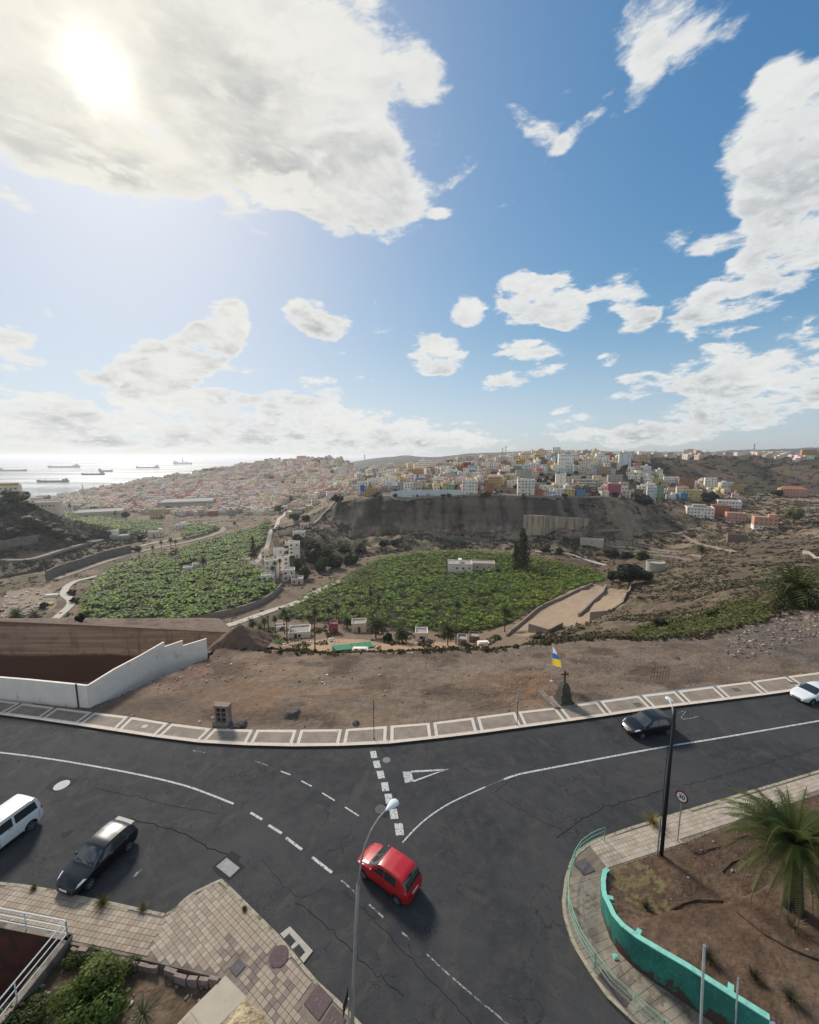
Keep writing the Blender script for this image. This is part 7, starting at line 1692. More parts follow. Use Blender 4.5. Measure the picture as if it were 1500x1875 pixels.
M_lat0 = mat('aerial_metal', (.2, .2, .2), rough=.6); M_roofg = mat('flat_roof_grey', (0.33, 0.30, 0.27), rough=.95, noise=.2, nscale=.5); M_roofr = mat('roof_tile_red', (0.33, 0.13, 0.07), rough=.9, noise=.2, nscale=1)
def win_mesh():
    mb = MB(); w, h = .5, .5
    for b_ in ((-w, -w + .09, -.07, .0, -h, h), (w - .09, w, -.07, .0, -h, h), (-w + .09, w - .09, -.07, .0, -h, -h + .08), (-w + .09, w - .09, -.07, .0, h - .08, h)): mb.box(*b_, m=1)
    mb.poly([(-w + .09, -.02, -h + .08), (w - .09, -.02, -h + .08), (w - .09, -.02, h - .08), (-w + .09, -.02, h - .08)], 0)
    return mb.mesh('window', [M_win, M_frame])
WIN = win_mesh()
mb = MB(); mb.box(-.5, .5, -.06, 0, 0, 1); DOOR = mb.mesh('door', M_doorb)
def parapet_box(w, d, h, low=-7.0, par=.7):
    mb = MB(); x, y = w / 2, d / 2; t = .25
    v = [(-x, -y), (x, -y), (x, y), (-x, y)]; vi = [(-x + t, -y + t), (x - t, -y + t), (x - t, y - t), (-x + t, y - t)]
    P_ = [(a, b_, low) for a, b_ in v] + [(a, b_, h + par) for a, b_ in v] + [(a, b_, h + par) for a, b_ in vi] + [(a, b_, h) for a, b_ in vi]
    fs = [(k, (k + 1) % 4, (k + 1) % 4 + 4, k + 4) for k in range(4)] + [(k + 4, (k + 1) % 4 + 4, (k + 1) % 4 + 8, k + 8) for k in range(4)] + [(k + 8, (k + 1) % 4 + 8, (k + 1) % 4 + 12, k + 12) for k in range(4)]
    mb.faces(P_, fs); return mb
def win_grid(w, h, storeys, rs_, dense=1.0):
    n = max(1, int(w / 2.9 * dense)); sh = h / storeys; out = []
    for s_ in range(storeys):
        for k in range(n):
            if rs_.random() < .12: continue
            out.append(((k + .5) / n * w - w / 2, sh * (s_ + .55), rs_.choice((1.0, 1.3, 1.3, 1.7)), rs_.choice((1.2, 1.3, 1.5))))
    return out
def house(name, label, cat, base, w, d, storeys, yaw, wall, group=None, single_windows=True, room=None, roof=None, sh=3.0, low=-7, dense=1.0, balcony=False, second=None, seed=0, door=True, band=None):
    rs_ = random.Random(seed); h = storeys * sh
    o = thing(name, None, label, cat, base, (0, 0, yaw), group)
    obj('wall', parapet_box(w, d, h, low, .15 if roof == 'tile' else .7).mesh('wall', WM[wall]), o)
    mb = MB(); mb.box(-w / 2 + .26, w / 2 - .26, -d / 2 + .26, d / 2 - .26, h - .1, h + .03); obj('roof', mb.mesh('roof', M_roofg), o)
    if roof == 'tile':
        mb = MB(); a, b_ = w / 2 + .25, d / 2 + .25; z_ = h + .16; mb.faces([(-a, -b_, z_), (a, -b_, z_), (a, b_, z_), (-a, b_, z_), (-a * .6, 0, z_ + d * .16), (a * .6, 0, z_ + d * .16)], [(0, 1, 5, 4), (1, 2, 5), (2, 3, 4, 5), (3, 0, 4), (3, 2, 1, 0)]); obj('tiled_roof', mb.mesh('tiled_roof', M_roofr), o)
    if room:
        rw, rd, rx_ = w * room[0], d * .4, w * room[1]; mb = MB(); mb.box(rx_ - rw / 2, rx_ + rw / 2, -d * .1, -d * .1 + rd, h, h + 2.6); obj('roof_room', mb.mesh('roof_room', WM[room[2] if len(room) > 2 else wall]), o)
    if band: mb = MB(); mb.box(-w / 2 - .04, w / 2 + .04, -d / 2 - .04, d / 2 + .04, low, sh * band[1]); obj('lower_storey', mb.mesh('lower_storey', WM[band[0]]), o)
    faces_ = [(0, -d / 2 - .012, 0, w), (w / 2 + .012, 0, math.pi / 2, d), (-w / 2 - .012, 0, -math.pi / 2, d)]
    if group and group.startswith('town') and rs_.random() < .55:
        ax_ = rs_.choice((-1, 1)); aw = w * rs_.uniform(.35, .6); ah = sh * rs_.choice((.9, 1.0, 1.6 if storeys > 1 else .8)); mb = MB(); x0_ = ax_ * (w / 2 + .01) if ax_ > 0 else -w / 2 - .01 - aw; mb.box(x0_, x0_ + aw, -d / 2 + rs_.uniform(-1.5, 1.2), d * .3, low, ah)
        obj('annex', mb.mesh('annex', WM[rs_.choice((wall, 'white', 'grey', 'beige', 'brown'))]), o)
    if group and rs_.random() < .5:
        mb = MB(); mb.lathe([(.55, 0), (.6, .9), (.45, 1.1)], 8, ctr=(rs_.uniform(-.3, .3) * w, rs_.uniform(0, .3) * d, h + .03)); obj('water_drum', mb.mesh('water_drum', WM[rs_.choice(('white', 'grey', 'sky blue'))]), o)
    if group and rs_.random() < .3:
        mb = MB(); qx, qy = rs_.uniform(-.35, .35) * w, rs_.uniform(-.2, .3) * d; mb.tube([(qx, qy, h), (qx, qy, h + rs_.uniform(2.5, 4.5))], .09, 4); obj('aerial', mb.mesh('aerial', M_lat0), o)
    # the side that looks towards the street side of the valley
    bx = math.atan2(base[0], base[1]); rel = -(yaw) - bx
    fl_ = [faces_[0]] + ([faces_[2]] if math.sin(yaw + math.atan2(base[0], base[1])) < 0 else [faces_[1]])
    wins = []
    for fi, (fx, fy, fa, fw_2) in enumerate(fl_):
        for wx, wz, ww_, wh in win_grid(fw_2, h, storeys, rs_, dense if fi == 0 else dense * .8): wins.append((fx + math.cos(fa) * wx, fy + math.sin(fa) * wx - (.0), wz, fa, ww_, wh))
    if band: off_b = .05
    else: off_b = 0
    if single_windows:
        for x, y, z, a, ww_, wh in wins:
            q = obj('window', WIN, o, (x + math.sin(a) * off_b, y - math.cos(a) * off_b, z), (0, 0, a)); q.scale = (ww_, 1, wh)
    elif wins:
        mb = MB()
        for x, y, z, a, ww_, wh in wins:
            c_, s_ = math.cos(a), math.sin(a); pts_ = []
            for (u, t) in ((-.5, -.5), (.5, -.5), (.5, .5), (-.5, .5)): pts_.append((x + c_ * u * ww_ + s_ * .04, y + s_ * u * ww_ - c_ * .04, z + t * wh))
            inn = [(p[0] - s_ * .1, p[1] + c_ * .1, p[2]) for p in pts_]; mb.faces(pts_ + inn, [(0, 1, 2, 3), (0, 4, 5, 1), (1, 5, 6, 2), (2, 6, 7, 3), (3, 7, 4, 0)])
        obj('windows', mb.mesh('windows', M_win), o, kind='stuff')
    if door:
        q = obj('door', DOOR, o, (rs_.uniform(-.25, .25) * w, -d / 2 - off_b, 0), (0, 0, 0)); q.scale = (1.1, 1, 2.1)
    if balcony:
        for s_ in range(1, storeys):
            mb = MB(); mb.box(-w * .38, w * .38, -d / 2 - 1.1, -d / 2 - .02, s_ * sh - .1, s_ * sh + .08); mb.box(-w * .38, w * .38, -d / 2 - 1.1, -d / 2 - 1.0, s_ * sh + .08, s_ * sh + .95); obj('balcony', mb.mesh('balcony', WM['white']), o)
    return o
TAKEN = []
def place_house(px, py, wpx, hpx, wall, label, name='house', d=None, yaw=None, ymin=100, z=None, cat='house', **kw):
    b_ = hit(px, py, ymin) if z is None else G(px, py, z); k = b_[1] / FPX; w = wpx * k; h = hpx * k; st = kw.pop('storeys', max(1, round(h / 3.1))); sh = h / st
    d = d or max(5.0, w * .8); yw = -math.atan2(b_[0], b_[1]) * .75 if yaw is None else yaw
    c_ = (b_[0] + math.sin(-yw) * 0 + d / 2 * math.sin(math.atan2(b_[0], b_[1])), b_[1] + d / 2 * .9, b_[2])
    TAKEN.append((c_[0], c_[1], max(w, d) * .55, px, py, wpx, hpx)); return house(name, label, cat, c_, w, d, st, yw, wall, sh=sh, seed=int(px * 7 + py), **kw)
# ---- the valley floor
place_house(842,1048,46,15,'white','low white farmhouse in the middle of the big plantation','farmhouse',d=12,room=(.14,.0),low=-2,storeys=1,dense=.8)
place_house(884,1045,44,13,'beige','long low beige barn joined to the white farmhouse in the plantation','barn',d=10,low=-2,storeys=1,dense=.5)
place_house(345,1049,16,9,'white','small white hut in the left plantation','hut',d=7,low=-2,storeys=1)
place_house(366,1043,24,10,'cream','cream shed behind the white hut in the left plantation','shed',d=6,low=-2,storeys=1,dense=.4)
place_house(612,1160,15,17,'raspberry','red hut above the bare yard at the plantation edge','hut',d=4,low=-2,storeys=1,room=None)
place_house(658,1158,28,16,'cream','cream flat-roofed hut right of the red hut','hut',d=6,low=-2,storeys=1,dense=.4)
place_house(772,1174,24,14,'white','small white barn with broken tiles between the two broad palms','barn',d=6,low=-2,storeys=1,dense=.3)
place_house(846,1182,18,10,'grey','grey open shack beside the tall palm at the plantation edge','shack',d=5,low=-2,storeys=1,dense=.6)
place_house(868,1176,20,9,'brown','low brown shack behind the grey open shack','shack',d=5,low=-2,storeys=1,dense=.6)
place_house(550,1168,40,9,'white','white shed with pale panels on its roof beside the slim palms','shed',d=8,low=-2,storeys=1,dense=.3)
place_house(515,1155,22,6,'white','long white slab-roofed shelter among the palms','shelter',d=4,low=-2,storeys=1,dense=.3)
place_house(222,990,26,8,'grey','green-sided shed with a pale roof by the riverside','shed',d=14,low=-3,storeys=1,band=('green',.7),dense=.4)
place_house(204,986,22,10,'white','white lean-to joined to the riverside shed','shed',d=10,low=-3,storeys=1,dense=.4)
place_house(286,984,24,10,'cream','cream riverside house with a thin tower','house',d=10,low=-3,storeys=1,room=(.25,.3))
place_house(336,968,24,7,'white','white villa between the small far plantations','villa',d=10,low=-3,storeys=1,room=(.3,0))
place_house(318,1028,14,5,'white','small white roof near the tall riverbed palms','hut',d=7,low=-2,storeys=1,dense=.4)
mbt = MB(); ct = hit(1208, 1046, 100); k = ct[1] / FPX; mbt.lathe([(16 * k, -3), (16 * k, 15 * k), (15 * k, 15 * k), (15 * k, 12 * k)], 28)
thing('water_tank', mbt.mesh('water_tank', mat('pale_tank_wall', (.42, .38, .31), rough=.9, noise=.15, nscale=.4)), 'round pale water tank on the terraced slope under the scrub', 'water tank', (ct[0], ct[1] + 14 * k, ct[2]))
# ---- stacked white houses
for i, (px, py, w, h, cl, lb) in enumerate(((498,1060,24,34,'white','tallest white house of the stack, behind the three palms'),(520,1050,22,30,'white','white house in the heart of the stack above the ravine'),(540,1022,20,28,'white','upper white house with many windows at the right of the stack'),
      (515,1024,26,18,'white','long white house along the top of the stack'),(530,1064,22,20,'white','lower right white house of the stack'),(545,1070,22,9,'pale pink','low house with reddish steps at the bottom right of the stack'),(492,1072,24,18,'white','low white house left of the palms in the stack'),
      (487,1030,14,22,'cream','narrow cream house at the top left of the stack'),(448,1036,20,11,'beige','beige bungalow at the edge of the left plantation'),(466,1040,14,7,'white','small white shed right of the beige bungalow'),(533,1002,20,8,'cream','cream house on the ridge above the stack'),
      (548,984,22,9,'white','white house with green trim high on the ridge'),(558,968,16,8,'pale pink','pink-roofed house near the cliff stairs'))):
    place_house(px, py, w, h, cl, lb, 'house', d=7, group='stacked white houses in the valley', low=-14, balcony=(i in (2, 4)))
# ---- lower hamlet and slope at right
for px, py, w, h, cl, lb, kw in ((1400,970,34,22,'salmon','salmon house with a white base at the tail of the lower row',dict(band=('white',.9),room=(.3,.3))),(1346,958,28,18,'salmon','pink and white house second from the end of the lower row',dict(band=('white',.5))),
      (1318,944,26,18,'terracotta','orange-terracotta house stepping down in the lower row',dict()),(1280,948,42,18,'white','wide white house with a dark roof band in the lower row',dict(room=(.5,0,'grey'))),(1335,930,34,12,'white','flat white house behind the orange-terracotta house',dict()),
      (1452,911,38,15,'salmon','long salmon block standing alone under the right hill',dict(roof='tile')),(1206,914,14,24,'green','green four-storey house beside the spreading tree',dict(storeys=4)),(1192,914,15,22,'pale blue','pale house touching the green four-storey house',dict()),
      (1266,914,30,16,'yellow','yellow house among the lower hamlet',dict()),(1248,912,18,20,'cream','cream gabled house left of the yellow house',dict(roof='tile')),(1300,896,18,20,'white','white two-block house behind the hamlet tree',dict()),(1330,902,16,18,'pale blue','pale blue house in the lower hamlet',dict()),
      (1348,903,20,14,'ochre','orange-ochre house at the right end of the hamlet',dict()),(1256,892,24,14,'terracotta','terracotta house high in the lower hamlet',dict()),(1228,886,24,12,'white','white house at the upper left of the lower hamlet',dict()),
      (1123,908,22,20,'raspberry','raspberry house over a white base on the cliff edge',dict(band=('white',.45))),(1125,888,24,17,'grey','grey block directly behind the raspberry house',dict()),(962,907,30,28,'white','tall white house stepping down to the cliff edge',dict(balcony=True)),
      (860,906,28,24,'white','white corner house at the end of the long blue-white wall',dict()),(905,892,24,18,'ochre','house with a white top over an orange flank on the cliff edge',dict(room=(.8,0,'white'))),(896,906,14,20,'terracotta','narrow orange gable wall at the cliff edge',dict()),
      (664,905,20,22,'white','white house with a big blue round mural on its wall',dict()),(680,908,24,13,'ochre','ochre house right of the blue mural',dict()),(1026,893,18,24,'white','tall white slab block at the cliff edge',dict(dense=.4)),(1040,894,12,20,'beige','narrow beige tower next to the tall white slab',dict()),
      (1070,895,42,16,'grey','long grey balconied block on the cliff edge',dict(balcony=True)),(1092,892,14,20,'cream','cream house with a red side at the right of the long grey block',dict(room=(.6,.2,'terracotta'))),(1062,911,16,13,'sky blue','purple-blue house near the dark bushes on the cliff edge',dict()),
      (1042,911,18,14,'yellow','mustard house left of the purple-blue house',dict()),(1022,910,18,14,'white','white round-fronted house at the cliff edge',dict()),(780,862,22,18,'white','white block on the upper left of the cliff-top town',dict()),(865,876,12,14,'sky blue','bright blue house in the middle of the cliff-top town',dict()),
      (832,878,12,13,'green','teal house left of the bright blue house',dict()),(1035,858,26,26,'white','white four-storey block with a blue roof room near the skyline',dict(room=(.4,.1,'sky blue'),storeys=4)),(1018,838,14,18,'white','tall white tower block on the skyline of the town',dict(storeys=5)),
      (760,876,28,16,'ochre','wide ochre house near the left end of the cliff-top town',dict()),(855,862,14,14,'dark red','dark red house on the upper slope of the town',dict()),(1075,862,30,16,'cream','long cream house below the skyline',dict()),(1143,856,20,24,'pale blue','tall pale blue slab at the right end of the skyline town',dict(dense=.4)),
      (962,850,16,20,'beige','beige tower with a white top in the skyline town',dict(room=(.7,0,'white'),storeys=4)),(946,868,16,14,'green','small yellow-green house beneath the beige tower',dict()),(958,884,28,22,'grey','big unplastered grey block in the middle of the town',dict(dense=.7)),(913,878,30,12,'dark red','long dark red house above the cliff edge',dict()),
      (10,917,40,26,'cream','cream and orange apartment block on the crest at far left',dict(room=(.7,.1,'ochre'),storeys=3)),(80,934,48,13,'cream','long pale warehouse beyond the far left spur',dict(storeys=1,dense=1.2)),(183,950,76,12,'beige','long beige school building behind the far plantation',dict(storeys=1)),
      (288,948,22,15,'yellow','square yellow building at the foot of the hazy town',dict()),(345,934,90,15,'grey','very long grey multi-storey block at the foot of the hazy town',dict(storeys=3,dense=1.1)),(128,940,9,12,'white','small white tower house behind the far plantation',dict())):
    place_house(px, py, w, h, cl, lb, 'apartment_block' if 'block' in lb else 'house', cat='building' if 'block' in lb or 'warehouse' in lb or 'building' in lb else 'house', **kw)
# blue mural
q = hit(663, 905, 100); kk_ = q[1] / FPX; mb = MB(); mb.lathe([(6.5 * kk_, 0), (6.5 * kk_, .05)], 20); o = thing('mural', mb.mesh('mural', mat('mural_blue', (.05, .10, .50), rough=.8)), 'big blue round mural painted on a white house at the cliff end', 'mural', (q[0] + .6, q[1] - 1.0, q[2] + 11 * kk_), (math.pi / 2, 0, 0))
# long blue-white wall on the cliff edge
ww = thing('retaining_wall', None, 'long blue-white buttressed wall along the top of the cliff', 'retaining wall')
wp = [P(x, y, 434) for x, y in ((716,909),(740,907),(770,906),(800,906),(826,906),(852,907))]
for a, b_ in zip(wp[:-1], wp[1:]):
    mb = MB(); mb.obox(a, b_, 1.0, a[2] - 7, a[2] + 5.2, z0b=b_[2] - 7, z1b=b_[2] + 5.2); obj('wall_panel', mb.mesh('wall_panel', WM['pale blue']), ww)
# ---- random fabric of the towns
def zone_fill(poly, rows, xstep, wr, hr, cols, wts, zone, gap=.55, seed=0, skip=.0, Ymin=150):
    rs_ = random.Random(seed); out = []
    xs_ = [p[0] for p in poly]
    for py in rows:
        px = min(xs_) + rs_.uniform(0, xstep)
        while px < max(xs_):
            w = rs_.uniform(*wr); y_ = py + rs_.uniform(-1.5, 1.5)
            if inside(poly, px, y_) and rs_.random() > skip: out.append((px, y_, w, rs_.uniform(*hr), rs_.choices(cols, wts)[0], zone))
            px += w * gap + xstep * rs_.uniform(.15, .6)
    return out
CL = list(WC)
townC = ['white','cream','beige','pale pink','ochre','terracotta','grey','brown','pale blue','yellow','green','sky blue','salmon']; townW = [38,20,13,6,3,2.5,8,3,6,3,1.2,1.0,2]
cand = []
cand += zone_fill([(645,906),(700,900),(960,896),(985,868),(1120,868),(1150,850),(1190,846),(1185,838),(1060,832),(1010,832),(940,840),(880,846),(800,853),(720,860),(660,866),(640,885)], list(np.arange(836, 903, 5.2)), 7, (9, 15), (8, 14), townC, townW, 'in the cliff-top town', seed=3)
cand += zone_fill([(985,912),(1120,914),(1200,914),(1200,896),(1010,888)], [890, 896, 903, 911], 10, (10, 16), (9, 15), townC, townW, 'on the cliff edge', seed=4, skip=.35)
cand += zone_fill([(1150,880),(1160,848),(1215,872),(1240,892),(1215,897)], [856, 864, 872, 880, 888], 9, (9, 14), (8, 12), ['white','cream','yellow','green','pale blue','salmon'], [5,4,2,1,2,1], 'on the steep spur right of the town', seed=5)
cand += zone_fill([(1210,918),(1215,884),(1300,886),(1355,898),(1350,920),(1290,926)], [888, 896, 905, 914], 10, (9, 16), (8, 12), townC, townW, 'in the lower hamlet', seed=6, skip=.3)
cand += zone_fill([(1150,842),(1500,834),(1500,824),(1400,824),(1150,832)], [833, 838], 9, (9, 20), (5, 9), ['white','cream','pale pink','terracotta','beige','grey','ochre'], [6,4,3,2,4,2,1], 'on the skyline ridge at right', seed=7)
cand += zone_fill([(1385,832),(1480,828),(1500,840),(1440,846),(1400,842)], [834, 840], 10, (9, 16), (5, 8), ['white','cream','beige'], [2,2,1], 'on the skyline ridge at right', seed=8)
cand += zone_fill([(500,948),(520,925),(600,905),(640,892),(650,905),(600,925),(560,945)], [908, 917, 926, 935, 943], 15, (12, 20), (7, 11), ['white','cream','beige','pale pink','ochre','grey'], [5,5,4,2,1,1], 'on the ridge road below the cliff', seed=9, skip=.35)
near_c = len(cand)
hillC = ['pale pink','beige','white','cream','grey','salmon','brown','pale blue','terracotta']; hillW = [18,22,26,24,7,3,2,2,1]
hill_poly = [(62,932),(90,915),(150,905),(250,884),(330,872),(430,858),(480,849),(560,842),(625,845),(650,862),(650,890),(600,905),(520,922),(500,945),(420,944),(330,946),(250,940),(120,934)]
cand += zone_fill(hill_poly, list(np.arange(843, 945, 3.9)), 5, (7, 13), (6.5, 10.5), hillC, hillW, 'on the hazy hillside town', seed=11, gap=.6, skip=.08)
cand += zone_fill([(60,930),(60,912),(150,907),(260,925),(320,945),(240,940)], [914, 919, 924, 929, 934, 939], 7, (8, 22), (4, 7), hillC, hillW, 'on the hazy hillside town', seed=12, skip=.3)
recs = []; occ = [(a, b_, r_) for a, b_, r_, *_ in TAKEN]
for i, (px, py, w, h, cl, zn) in enumerate(cand):
    b_ = hit(px, py, 150)
    if b_[1] > 2500: continue
    k = b_[1] / FPX; W_ = min(w * k, 26 if zn.startswith('on the hazy') or 'skyline' in zn else 17); H_h = h * k; H_h = min(H_h, 14)
    x, y = b_[0], b_[1] + W_ * .4; rr = W_ * .33
    if any((x - a) ** 2 + (y - c_) ** 2 < (rr + r_) ** 2 for a, c_, r_ in occ): continue
    occ.append((x, y, rr)); recs.append((px, py, W_, max(3.2, H_h), cl, zn, (x, y, b_[2]), W_ * H_h / b_[1] ** 2))
recs.sort(key=lambda r: -r[-1])
n_spec = len(TAKEN); NI = 300 - n_spec
print('houses', n_spec, len(recs))
ind, rest = recs[:NI], recs[NI:]
ORD = ['first','second','third','fourth','fifth','sixth','seventh','eighth','ninth','tenth','eleventh','twelfth','thirteenth','fourteenth','fifteenth','sixteenth','seventeenth','eighteenth','nineteenth','twentieth']
def ordn(k): return ORD[k] if k < 20 else (['twenty', 'thirty', 'forty', 'fifty', 'sixty'][(k + 1) // 10 - 2] + '-' + ORD[(k + 1) % 10 - 1] if (k + 1) % 10 else ['twentieth', 'thirtieth', 'fortieth', 'fiftieth'][(k + 1) // 10 - 2])
SN = {1: 'one', 2: 'two', 3: 'three', 4: 'four', 5: 'five'}
grp_ = {}
for r in ind:
    st = min(4, max(1, round(r[3] / 3.0))); grp_.setdefault((r[5], r[4], st), []).append(r)
for (zn, cl, st), rs in grp_.items():
    rs.sort(key=lambda r: r[0])
    for k, r in enumerate(rs):
        lb = f'{cl} {SN[st]}-storey house {zn}' + (', the only such one' if len(rs) == 1 else f', {ordn(k)} such from the left')
        x, y, z = r[6]; rn = random.Random(int(r[0] * 10)); yw = -math.atan2(x, y) * .6 + rn.uniform(-.45, .45); big_ = r[7] * FPX * FPX > 230
        house('house', lb, 'house', (x, y, z), r[2], r[2] * rn.uniform(.7, 1.0), st, yw, cl, group='town houses ' + zn, single_windows=big_ and st <= 4, sh=r[3] / st, low=-8,
              room=(rn.uniform(.25, .5), rn.uniform(-.2, .2)) if rn.random() < .5 else None, seed=int(r[0] * 31), door=False, balcony=rn.random() < .12 and st > 1)
# the rest of the town in one mass
mb = MB(); M_mass = mat('town_render', attr=True, rough=.9, noise=.12, nscale=.3)
for px, py, W_, H_, cl, zn, (x, y, z), _ in rest:
    rn = random.Random(int(px * 17 + py)); yw = -math.atan2(x, y) * .5 + rn.uniform(-.4, .4); D_ = W_ * rn.uniform(.7, 1.1); c0 = tuple(v * rn.uniform(.85, 1.08) for v in WC[cl]); c_, s_ = math.cos(yw), math.sin(yw)
    def T(p): return (x + p[0] * c_ - p[1] * s_, y + p[0] * s_ + p[1] * c_, z + p[2])
    def bx(x0, x1, y0, y1, z0, z1, cc):
        p = [(x0, y0, z0), (x1, y0, z0), (x1, y1, z0), (x0, y1, z0), (x0, y0, z1), (x1, y0, z1), (x1, y1, z1), (x0, y1, z1)]; mb.faces([T(q) for q in p], [(0, 1, 5, 4), (1, 2, 6, 5), (2, 3, 7, 6), (3, 0, 4, 7), (4, 5, 6, 7)], 0, cc)
    bx(-W_ / 2, W_ / 2, -D_ / 2, D_ / 2, -9, H_, c0)
    if rn.random() < .5: rx_ = rn.uniform(-.25, .2) * W_; bx(rx_, rx_ + W_ * .3, -D_ * .2, D_ * .3, H_, H_ + 2.6, tuple(v * .95 for v in c0))
    if rn.random() < .6: ax_ = rn.choice((-1, 1)); bx(min(ax_ * W_ / 2, ax_ * W_ * .95), max(ax_ * W_ / 2, ax_ * W_ * .95) , -D_ / 2 + rn.uniform(-1, 1.5), D_ * .3, -9, H_ * rn.uniform(.4, .75), tuple(v * rn.uniform(.7, 1.0) for v in WC[rn.choice(hillC)]))
    mb.faces([T(q) for q in ((-W_ / 2 + .4, -D_ / 2 + .4, H_ + .02), (W_ / 2 - .4, -D_ / 2 + .4, H_ + .02), (W_ / 2 - .4, D_ / 2 - .4, H_ + .02), (-W_ / 2 + .4, D_ / 2 - .4, H_ + .02))], [(0, 1, 2, 3)], 0, rn.choice(((.33, .28, .24), (.26, .22, .19), (.36, .18, .12))))
    for s in range(max(1, int(H_ / 3.1))):
        n = max(2, int(W_ / 3.4))
        for k in range(n):
            if rn.random() < .2: continue
            wx = (k + .5) / n * W_ - W_ / 2; bx(wx - .6, wx + .6, -D_ / 2 - .08, -D_ / 2 + .1, s * 3.1 + 1.0, s * 3.1 + 2.3, (.05, .05, .055))
            sx_ = W_ / 2 if x < 0 else -W_ / 2
    for k in range(2):
        wy = (k - .5) * D_ * .45; xx_ = W_ / 2 if x < 0 else -W_ / 2; bx(xx_ - .08, xx_ + .08, wy - .6, wy + .6, 1.0, 2.3, (.05, .05, .055))
obj('distant_houses', mb.mesh('distant_houses', M_mass, attr=True), kind='stuff')
# trees between the far houses
tp = tuft_tpl(8, 16, .45); pts_ = []
for px, py in [(random.uniform(100, 640), random.uniform(850, 948)) for _ in range(420)] + [(random.uniform(660, 1190), random.uniform(845, 912)) for _ in range(260)] + [(random.uniform(255, 420), random.uniform(912, 920)) for _ in range(160)]:
    if inside(hill_poly, px, py) or px > 655: pts_.append(hit(px, py, 150))
pts_ = np.array([p for p in pts_ if p[1] < 1600]); n = len(pts_); sc_ = 1.5 + 3.5 * RNG.rand(n) ** 2
scatter('town_trees', tp[0], tp[1], pts_ + np.array([0, 0, 1.0]), sc_, RNG.rand(n) * 6.28, np.array([(0.045, 0.055, 0.028), (0.06, 0.065, 0.035)])[RNG.randint(0, 2, n)], M_leaf, tcol=tp[2])

# ================================================================== roads, tracks and walls of the valley
M_track = mat('pale_dirt_track', (0.50, 0.44, 0.36), rough=.95, noise=.12, nscale=.6); M_dirt = mat('brown_dirt_road', (0.30, 0.235, 0.18), rough=.95, noise=.15, nscale=.5); M_tanw = mat('tan_field_wall', (0.30, 0.24, 0.19), rough=.95, noise=.2, nscale=.7)
def drape(name, px, w, m, lift=.35, z=None, ymin=100, kind='structure'):
    pts = [G(a, b_, z)[:2] if z is not None else hit(a, b_, ymin)[:2] for a, b_ in px]; pts = smooth_line(pts, 3.0)
    l, r = strip(pts, w); ln = len(l); A = np.array([(p.x, p.y) for p in l + [Vector(p) for p in pts] + r]); zz = Hq(A[:, 0], A[:, 1]); zc = np.maximum(np.maximum(zz[:ln], zz[ln:2 * ln]), zz[2 * ln:]); zc = np.convolve(np.pad(zc, 2, mode='edge'), np.ones(5) / 5, 'valid') + lift
    V = [(p.x, p.y, z_) for p, z_ in zip(l, zc)] + [(p.x, p.y, z_) for p, z_ in zip(r, zc)] + [(p.x, p.y, z_ - 2) for p, z_ in zip(l, zc)] + [(p.x, p.y, z_ - 2) for p, z_ in zip(r, zc)]
    F = []
    for i in range(ln - 1): F += [(i, i + ln, i + ln + 1, i + 1), (i + ln, i + 3 * ln, i + 3 * ln + 1, i + ln + 1), (i + 2 * ln, i, i + 1, i + 2 * ln + 1)]
    me = bpy.data.meshes.new(name); me.from_pydata(V, [], F); me.materials.append(m); me.update(); return obj(name, me, kind=kind)
def dwall(label, px, h, w, m, z=None, ymin=100, name='field_wall', low=3, step=6.0):
    pts = [G(a, b_, z)[:2] if z is not None else hit(a, b_, ymin)[:2] for a, b_ in px]; pts = smooth_line(pts, step); zz = Hq([p.x for p in pts], [p.y for p in pts]); zz = np.convolve(np.pad(zz, 1, mode='edge'), np.ones(3) / 3, 'valid')
    o = thing(name, None, label, 'wall')
    for i in range(len(pts) - 1):
        mb = MB(); mb.obox(pts[i], pts[i + 1], w, zz[i] - low, zz[i] + h, z0b=zz[i + 1] - low, z1b=zz[i + 1] + h); obj('wall_section', mb.mesh('wall_section', m), o)
    return o
drape('track', [(395,1158),(440,1143),(500,1121),(540,1108),(575,1088),(600,1075),(628,1062)], 4.5, M_track, z=-58)
drape('track', [(98,1140),(128,1112),(129,1100),(118,1090),(122,1076),(140,1064),(172,1056),(205,1044),(240,1036)], 4.0, M_track, z=-58)
drape('track', [(174,1062),(178,1075),(181,1090),(174,1104)], 2.6, M_track, z=-58)
drape('road', [(100,1062),(160,1040),(220,1020),(280,1004),(340,992),(390,978),(408,968),(395,960),(372,955)], 6.5, M_dirt, z=-58.5)
drape('road', [(-40,1050),(0,1037),(60,1025),(120,1008),(165,995),(185,990)], 5.0, M_dirt)
drape('road', [(230,1008),(270,996),(330,985),(370,975)], 3.5, M_track, z=-58.5)
drape('road', [(470,1030),(484,1010),(495,985),(506,965),(512,950),(524,938)], 4.0, M_track)
drape('road', [(1215,905),(1300,909),(1400,910),(1500,912)], 6.0, M_dirt)
drape('path', [(1080,975),(1150,972),(1220,975),(1262,988),(1310,1003),(1345,1012)], 3.5, M_dirt)
drape('path', [(980,1010),(1030,1012),(1080,1028),(1110,1035)], 4.0, M_track)
drape('path', [(1120,1003),(1180,1008),(1250,1015),(1290,1020)], 2.5, M_dirt)
drape('road', [(640,905),(720,910),(840,908),(960,909),(1060,911),(1120,914)], 4.0, M_dirt)
M_gwall = mat('grey_brown_retaining', (0.20, 0.165, 0.135), rough=.95, noise=.25, nscale=.4)
dwall('tall grey retaining wall along the riverbed road at far left', [(88,1062),(110,1050),(150,1037),(190,1022),(240,1010)], 6.5, 1.2, M_gwall, z=-58)
